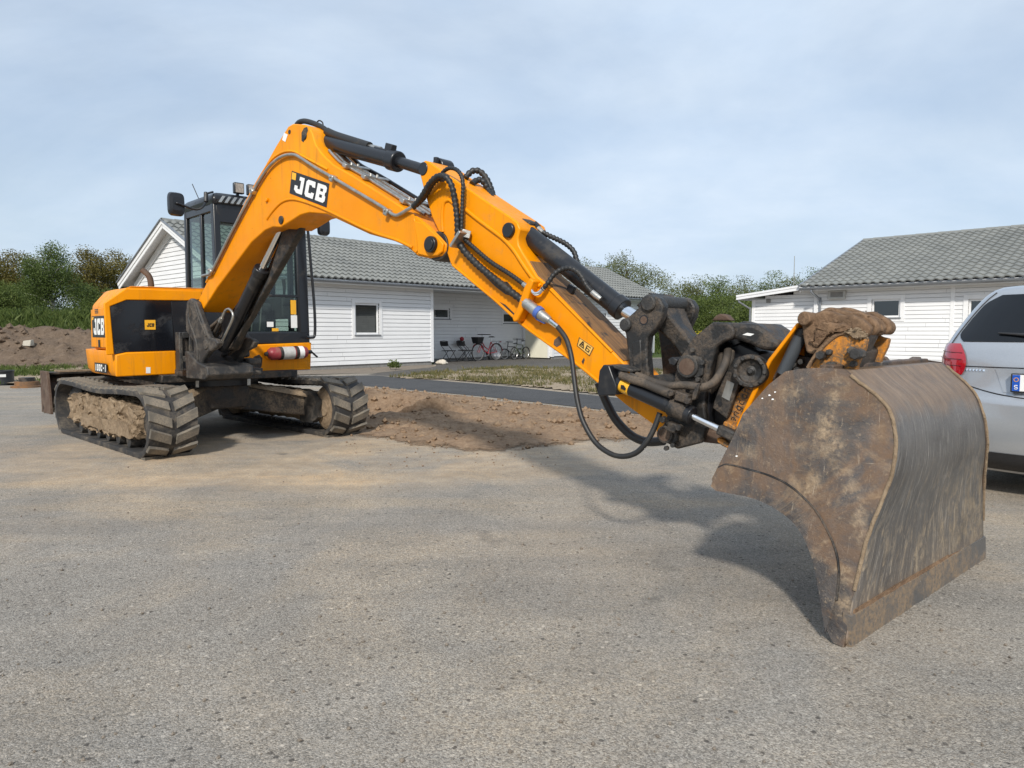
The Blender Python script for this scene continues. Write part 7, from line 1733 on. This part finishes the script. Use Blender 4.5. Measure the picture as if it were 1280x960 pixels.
q_(cpatch(1.045, 1.37, lambda t: -yang(wl(t), 1.045 + .325 * t), lambda t: yang(wl(t), 1.045 + .325 * t), .006, 14, 24), 'rear_window', NT('dark_rear_glass').set(col=(.006, .007, .009), rough=.06, spec=.4), body, smooth=60)
for sgn in (-1, 1):
    side = lambda t, a: sgn * a
    def f0(t): return sgn * R(62 - 14 * t) if sgn > 0 else sgn * R(62 - 14 * t)
    # lamp wraps the corner: a pointed leaf, wide in the middle
    def la(t): w_ = math.sin(math.pi * min(1, max(0, t))) ** .6; return yang(.60 + .02 * t - .0 * w_, .86 + .17 * t)
    def lb_(t): return R(78 - 10 * (1 - t))
    lm = q_(cpatch(.815, 1.03, lambda t: sgn * yang(.665 - .06 * math.sin(math.pi * (1 - t) * .8), .845 + .185 * t), lambda t: sgn * R(70 + 8 * t), .009, 8, 14), 'tail_lamp', M['tail_red'], body, smooth=60)
    q_(cpatch(.875, .955, lambda t: sgn * R(71.2 + 6 * t), lambda t: sgn * R(76 + 5 * t), .013, 4, 6), 'reversing_lens', M['tail_white'], lm, smooth=60)
    for k in range(3):
        za = .875 + .045 * k; q_(MB().tube([cp3(za + .02 * j / 8, sgn * (yang(.64, za) + (R(72) - yang(.64, za)) * j / 8), .011) for j in range(9)], .003, 5), 'lamp_rib', plain('dark_red_rib', (.16, .004, .008), .2), lm, smooth=60)
    # side windows
    q_(cpatch(1.04, 1.35, lambda t: sgn * R(100), lambda t: sgn * R(128 - 10 * t), .004, 6, 10), 'side_window', M['car_glass'], body, smooth=60)
    q_(cpatch(1.04, 1.35, lambda t: sgn * R(82), lambda t: sgn * R(98), .004, 6, 10), 'side_window', M['car_glass'], body, smooth=60)
# lower valance, panel gaps, plate recess, number plate, wiper, emblem strip
q_(cpatch(.20, .335, lambda t: -R(75), lambda t: R(75), .006, 5, 30), 'valance', M['carblack'], body, smooth=60)
gap = lambda pts, nm: q_(MB().tube(pts, .004, 5), nm, M['carblack'], body, smooth=60)
gz = lambda y: .685 + .075 * min(1, abs(y) / .62) ** 2.5
gap([cp3(gz(y), math.copysign(yang(abs(y), gz(y)), y), .002) for y in np.linspace(-.66, .66, 31)], 'hatch_gap')
for sgn in (-1, 1): gap([cp3(z, sgn * yang(.665 - .1 * max(0, z - .95), z), .002) for z in np.linspace(.76, .86, 6)], 'hatch_gap'); gap([cp3(z, sgn * yang(ctab(z, WD_T) - .075, z), .003) for z in np.linspace(1.03, 1.39, 9)], 'hatch_gap')
gap([cp3(.875, math.copysign(yang(abs(y), .875), y), .001) for y in np.linspace(-.64, .64, 25)], 'crease_line')
q_(cpatch(.72, .865, lambda t: -yang(.36 + .06 * t, .72 + .145 * t), lambda t: yang(.36 + .06 * t, .72 + .145 * t), -.012 + .016, 5, 14), 'plate_recess', M['carpaint'], body, smooth=60)
pc = cp3(.785, 0, .018)
def cbox(x0, x1, y0, y1, z0, z1): return MB().box(Frame(pc, CA), x0, x1, y0, y1, z0, z1)
q_(cbox(-0.0180, 0.0200, -0.2250, 0.3150, 0.7750, 0.9050), 'plate_holder', M['carblack'], body, bevel=.004)
npl = q_(cbox(-0.0220, -0.0160, -0.2150, 0.3050, 0.7830, 0.8970), 'number_plate', M['white'], body)
q_(cbox(-0.0250, -0.0215, 0.2600, 0.3040, 0.7840, 0.8960), 'plate_band', M['plateblue'], npl)
def s_glyph(y, z, w, h_):
    P_ = [(.9, .85), (.7, 1), (.3, 1), (.1, .85), (.1, .65), (.3, .52), (.7, .48), (.9, .35), (.9, .15), (.7, 0), (.3, 0), (.1, .15)]
    return MB().tube([Frame(pc, CA).p(-.026, y + w / 2 - a * w, z + b * h_) for a, b in P_], .0028, 5)
q_(s_glyph(.282, .797, .022, .026), 'plate_letter', M['white'], npl)
mb = MB()
for k in range(12): a = 2 * math.pi * k / 12; c_ = Frame(pc, CA).p(-.0262, (.282 + .013 * math.cos(a)), .863 + .013 * math.sin(a)); mb.cyl(c_, c_ - CF.ex * .001, .0028, None, 6)
q_(mb, 'plate_stars', M['amber'], npl)
q_(MB().tube([cp3(1.075, -.02, .022), cp3(1.085, yang(.22, 1.08), .024), cp3(1.10, yang(.42, 1.1), .02)], [.018, .014, .006], 8), 'rear_wiper', M['carblack'], body, smooth=60)
mb = MB()
for k in range(6):       # chrome model letters, too small to read
    y = .60 - k * .022; mb.beam(cp3(.845, yang(y, .845), .004), cp3(.858, yang(y, .858), .004), .012, .004)
q_(mb, 'badge_letters', M['chrome'], body)
for x in (.66, 3.20):
    for sgn in (-1, 1):
        c0_ = CF.p(x, sgn * .62, .30); w = q_(MB().lathe(c0_, CF.ey * sgn, [(0, .2), (0, .28), (.03, .30), (.19, .30), (.21, .27), (.21, .2)], 32), 'wheel', M['tyre'], smooth=40)
        q_(MB().lathe(c0_, CF.ey * sgn, [(.15, .03), (.15, .2), (.212, .205), (.20, .19), (.19, .05), (.20, .04)], 24), 'rim', M['spoke'], w, smooth=40)
q_(MB().box(CF, .25, 3.7, -.70, .70, .20, .30), 'underbody', M['carblack'], body)

# ================================================================ TREES
M['bark'] = worn('grey_brown_bark', (.075, .06, .045), (.14, .12, .10), .4, .9, None, 4, .6)
M['birchbark'] = worn('birch_bark', (.46, .45, .42), (.06, .055, .05), .3, .8, (.03, .03, .03), 5, .3)
LV = {'oak': leaf_mat('olive_oak_leaves', (.070, .064, .014), (.20, .165, .045)), 'birch': leaf_mat('birch_leaves', (.050, .080, .018), (.135, .180, .050)), 'green': leaf_mat('fresh_leaves', (.055, .086, .018), (.165, .205, .055)),
      'pale': leaf_mat('pale_young_leaves', (.085, .10, .030), (.20, .215, .085)), 'yellow': leaf_mat('yellow_blossom', (.45, .36, .02), (.65, .55, .05))}
def tree(name, label, base, H, blobs, leaf, clumps, per, size, trunk_r, bark='bark', cat='tree', group=None, stems=1, clump_r=.42, lean=0.0, hollow=.35, droop=0.0):
    """blobs: (dx, dy, z, rx, ry, rz) crown volumes; leaves grow in clumps near their shells"""
    t = thing(name, base, 0, label, cat, group); b = Vector(base); bl = np.array(blobs, float)
    vol = bl[:, 3] * bl[:, 4] * bl[:, 5]; pick = rng.choice(len(bl), clumps, p=vol / vol.sum())
    d = rng.normal(size=(clumps, 3)); d /= np.linalg.norm(d, axis=1)[:, None]; r = hollow + (1 - hollow) * rng.random(clumps) ** .6
    cc = bl[pick, :3] + d * bl[pick, 3:6] * r[:, None]; cc[:, 2] = np.maximum(cc[:, 2], .15)
    mb = MB(); limbs = []
    for s in range(stems):
        o = Vector((random.gauss(0, .25) if stems > 1 else 0, random.gauss(0, .2) if stems > 1 else 0, -.3)); top = Vector((o.x * 2 + lean, o.y * 2, H * .86))
        pts = [b + o.lerp(top, k / 6) + Vector((random.gauss(0, .05), random.gauss(0, .05), 0)) * (H / 8) * (k > 0) for k in range(7)]
        mb.tube(pts, [trunk_r * (1 - .88 * k / 6) / (stems ** .4) for k in range(7)], 8); limbs.append(pts)
    tk = part(t, 'trunk', mb, M[bark], smooth=60)
    mb = MB()
    for k in range(min(46, clumps // 5)):
        e = Vector(cc[rng.integers(clumps)]) + b; pts = limbs[k % stems]; hz = max(.18, min(.85, ((e.z - b.z) * .72) / (H * .86))); f = hz * 6; i = int(f); st_ = pts[i].lerp(pts[min(6, i + 1)], f - i)
        md = st_.lerp(e, .5) + Vector((0, 0, .12 * (e - st_).length)); r0_ = trunk_r * .32 * (1 - hz * .6)
        mb.tube(smooth_path([st_, md, e], 3), [r0_ * (1 - .85 * j / 6) for j in range(7)], 5)
    part(t, 'limbs', mb, M[bark], tk, smooth=60)
    n = clumps * per; ctr = np.repeat(cc, per, 0); sq_ = np.array([1, 1, .75]); pos = ctr + np.clip(rng.normal(size=(n, 3)), -1.5, 1.5) * clump_r * sq_
    if droop: pos[:, 2] -= np.abs(rng.normal(size=n)) * droop
    nr = rng.normal(size=(n, 3)) + np.array([0, 0, .5]); nr /= np.linalg.norm(nr, axis=1)[:, None]
    tx = np.cross(nr, rng.normal(size=(n, 3))); tx /= np.linalg.norm(tx, axis=1)[:, None]; ty = np.cross(nr, tx); s_ = (size * rng.uniform(.6, 1.3, n))[:, None]
    bx3 = np.array([base[0], base[1], base[2]]) * 0
    vs = np.stack([pos - tx * s_, pos - ty * s_ * .55, pos + tx * s_, pos + ty * s_ * .55], 1).reshape(-1, 3)
    tint = np.clip(np.repeat(rng.uniform(.1, .9, clumps), per) + rng.normal(0, .16, n), 0, 1)
    o = bpy.data.objects.new('crown', np_mesh('crown', vs, np.arange(n * 4).reshape(-1, 4), LV[leaf], tint)); col.objects.link(o); o.parent = t; o['kind'] = 'stuff'
    return t
def tree_at(u, vtop, D, zbase, **k):
    """ground position under column u at distance D; height from the top pixel"""
    top = at_y(u, vtop, D); return (top.x, D, zbase), top.z - zbase
def crown(H, w, lo=.25, n=6, seed=1, flat=.8):
    rr = random.Random(seed); o = []
    for k in range(n):
        z = H * (lo + (1 - lo) * (k + .6) / (n + .6)); ww = w * math.sin(math.pi * min(.95, .18 + .72 * (k + .5) / n)) ** .8
        o.append((rr.uniform(-.35, .35) * ww, rr.uniform(-.3, .3) * ww, min(z, H * .9), ww * rr.uniform(.65, .95), ww * rr.uniform(.6, .9), H * rr.uniform(.10, .17)))
    o.append((rr.uniform(-.1, .1) * w, 0, H * .91, w * .35, w * .35, H * .08)); return o
TG = 'trees along the field edge'
b, H = tree_at(67, 300, 38, 1.5); tree('birch_tree', 'tall birch with a white trunk beside the soil heap, highest tree of its row', b, H, [(k[0] - .25, *k[1:]) for k in crown(H, 1.35, .3, 8, 3)], 'birch', 270, 80, .044, .16, 'birchbark', group=TG, clump_r=.20, lean=-.7, droop=.35, hollow=.72)
b, H = tree_at(8, 313, 56, 1.6); tree('oak_tree', 'olive brown oak at the end of the row beyond the birch', b, H, crown(H, 3.4, .2, 6, 5), 'oak', 300, 85, .068, .28, group=TG, clump_r=.42)
b, H = tree_at(116, 316, 55, 1.6); tree('oak_tree', 'olive brown oak with visible limbs right next to the birch', b, H, crown(H, 2.3, .3, 6, 7), 'oak', 170, 85, .068, .30, group=TG, clump_r=.33)
b, H = tree_at(155, 318, 58, 1.6); tree('oak_tree', 'broad olive oak partly hidden by the gable of the long house', b, H, crown(H, 2.7, .25, 6, 11), 'oak', 200, 85, .068, .30, group=TG, clump_r=.36)
b, H = tree_at(-60, 322, 58, 1.6); tree('oak_tree', 'spreading olive oak at the far end of the field edge', b, H, crown(H, 3.4, .2, 6, 13), 'oak', 200, 60, .08, .28, group=TG, clump_r=.45)
for i, (u, v, D, w, n_, lf, lab) in enumerate(((12, 356, 46, 2.6, 200, 'green', 'light green bush filling the field edge at the end of the row'), (40, 350, 50, 2.2, 160, 'birch', 'dark green shrub at the foot of the birch'), (105, 360, 48, 2.0, 150, 'birch', 'dark green shrub below the oak with visible limbs'), (140, 366, 47, 2.2, 150, 'green', 'low shrub behind the yellow engine hood'), (185, 355, 47, 2.2, 120, 'birch', 'shrub behind the gable of the long house'), (-45, 350, 44, 2.6, 120, 'green', 'bush at the far end of the field edge'))):
    b, H = tree_at(u, v, D, 1.5); tree('shrub', lab, b, H, crown(H, w, .02, 5, 20 + i), lf, int(n_ * 1.2), 70, .055, .06, cat='bush', group='shrubs along the field edge', stems=4, clump_r=.34, hollow=.2)
# behind and between the houses
b, H = tree_at(785, 322, 72, 0); tree('oak_tree', 'loose grey green tree rising over the hipped end of the long roof', b, H, [(k[0] - .2, *k[1:]) for k in crown(H, 3.9, .45, 6, 31)], 'pale', 200, 75, .075, .30, group='trees behind the houses', clump_r=.42, hollow=.5)
b, H = tree_at(733, 330, 74, 0); tree('oak_tree', 'small grey green treetop over the ridge of the long house', b, H, crown(H, 2.4, .5, 5, 33), 'pale', 80, 50, .085, .25, group='trees behind the houses', clump_r=.4, hollow=.5)
for i, (u, v, D, w, n_, lf, lab) in enumerate(((843, 350, 62, 2.6, 150, 'pale', 'pale young tree beside the end wall of the long house'), (872, 347, 60, 2.2, 130, 'pale', 'pale slender tree in the gap between the houses'), (897, 348, 57, 2.4, 150, 'green', 'green tree in the gap between the houses'), (925, 352, 60, 2.6, 150, 'pale', 'pale green tree beside the lean-to of the other house'), (957, 347, 64, 2.6, 140, 'green', 'green tree rising behind the lean-to roof'), (985, 345, 62, 2.2, 110, 'pale', 'pale treetop behind the aerial mast'), (1016, 336, 60, 1.5, 60, 'green', 'small treetop showing beside the tiled roof verge'))):
    b, H = tree_at(u, v, D, 0); tree('young_tree', lab, b, H, crown(H, w, .25, 6, 40 + i), lf, n_, 75, .062, .10, group='trees behind the houses', clump_r=.36, hollow=.4)
for i, (u, v, D, w, n_, lab) in enumerate(((835, 378, 47, 2.3, 190, 'dense green bush beside the end wall of the long house'), (868, 372, 46, 2.2, 190, 'dense green bush seen through the tipping levers'), (900, 368, 45, 2.3, 210, 'dense green bush in the middle of the gap between the houses'), (928, 372, 43, 2.0, 190, 'dense green bush beside the lean-to downpipe'), (955, 374, 46, 2.0, 120, 'dense green bush behind the lean-to'))):
    b, H = tree_at(u, v, D, 0); tree('shrub', lab, b, H, crown(H, w, .0, 5, 60 + i), 'green', n_, 70, .052, .05, cat='bush', group='bushes between the houses', stems=4, clump_r=.32, hollow=.2)
b, H = tree_at(879, 410, 40, 0); tree('blossom_shrub', 'low shrub in bright yellow blossom between the houses', b, H, [(0, 0, H * .62, .55, .45, .36), (.5, .1, H * .5, .45, .4, .3)], 'yellow', 60, 26, .05, .03, cat='bush', stems=4, clump_r=.13, hollow=.2)
b = W2(492.5, 462.5); tree('weed', 'small green weed growing in the gravel bed by the long house', (b.x, b.y, 0), .32, [(0, 0, .16, .20, .16, .13)], 'green', 26, 16, .035, .01, cat='plant', stems=3, clump_r=.06, hollow=.1)
ms = at_y(992.5, 345, 52); single('aerial_mast', MB().tube([Vector((ms.x, 52, 0)), Vector((ms.x, 52, at_y(992, 320, 52).z))], [.05, .025], 8), M['steel'], 'thin grey mast standing behind the lean-to roof', 'mast')
# far wood closing the horizon
n = 9000; ang = rng.uniform(R(-62), R(62), n); rad = rng.uniform(150, 190, n); px = np.sin(ang) * rad; py = np.cos(ang) * rad
hz = np.array([4.5 + 2.2 * noise.noise(Vector((a * 22, 0, 1))) + 1.2 * noise.noise(Vector((a * 70, 3, 1))) for a in ang]); pos = np.stack([px, py, rng.random(n) * hz], 1)
nr = rng.normal(size=(n, 3)); nr /= np.linalg.norm(nr, axis=1)[:, None]; tx = np.cross(nr, rng.normal(size=(n, 3))); tx /= np.linalg.norm(tx, axis=1)[:, None]; ty = np.cross(nr, tx); s_ = rng.uniform(.5, 1.2, n)[:, None]
vs = np.stack([pos - tx * s_, pos - ty * s_ * .6, pos + tx * s_, pos + ty * s_ * .6], 1).reshape(-1, 3)
o = bpy.data.objects.new('far_wood', np_mesh('far_wood', vs, np.arange(n * 4).reshape(-1, 4), LV['birch'], rng.random(n))); col.objects.link(o); tag(o, None, None, None, 'stuff')
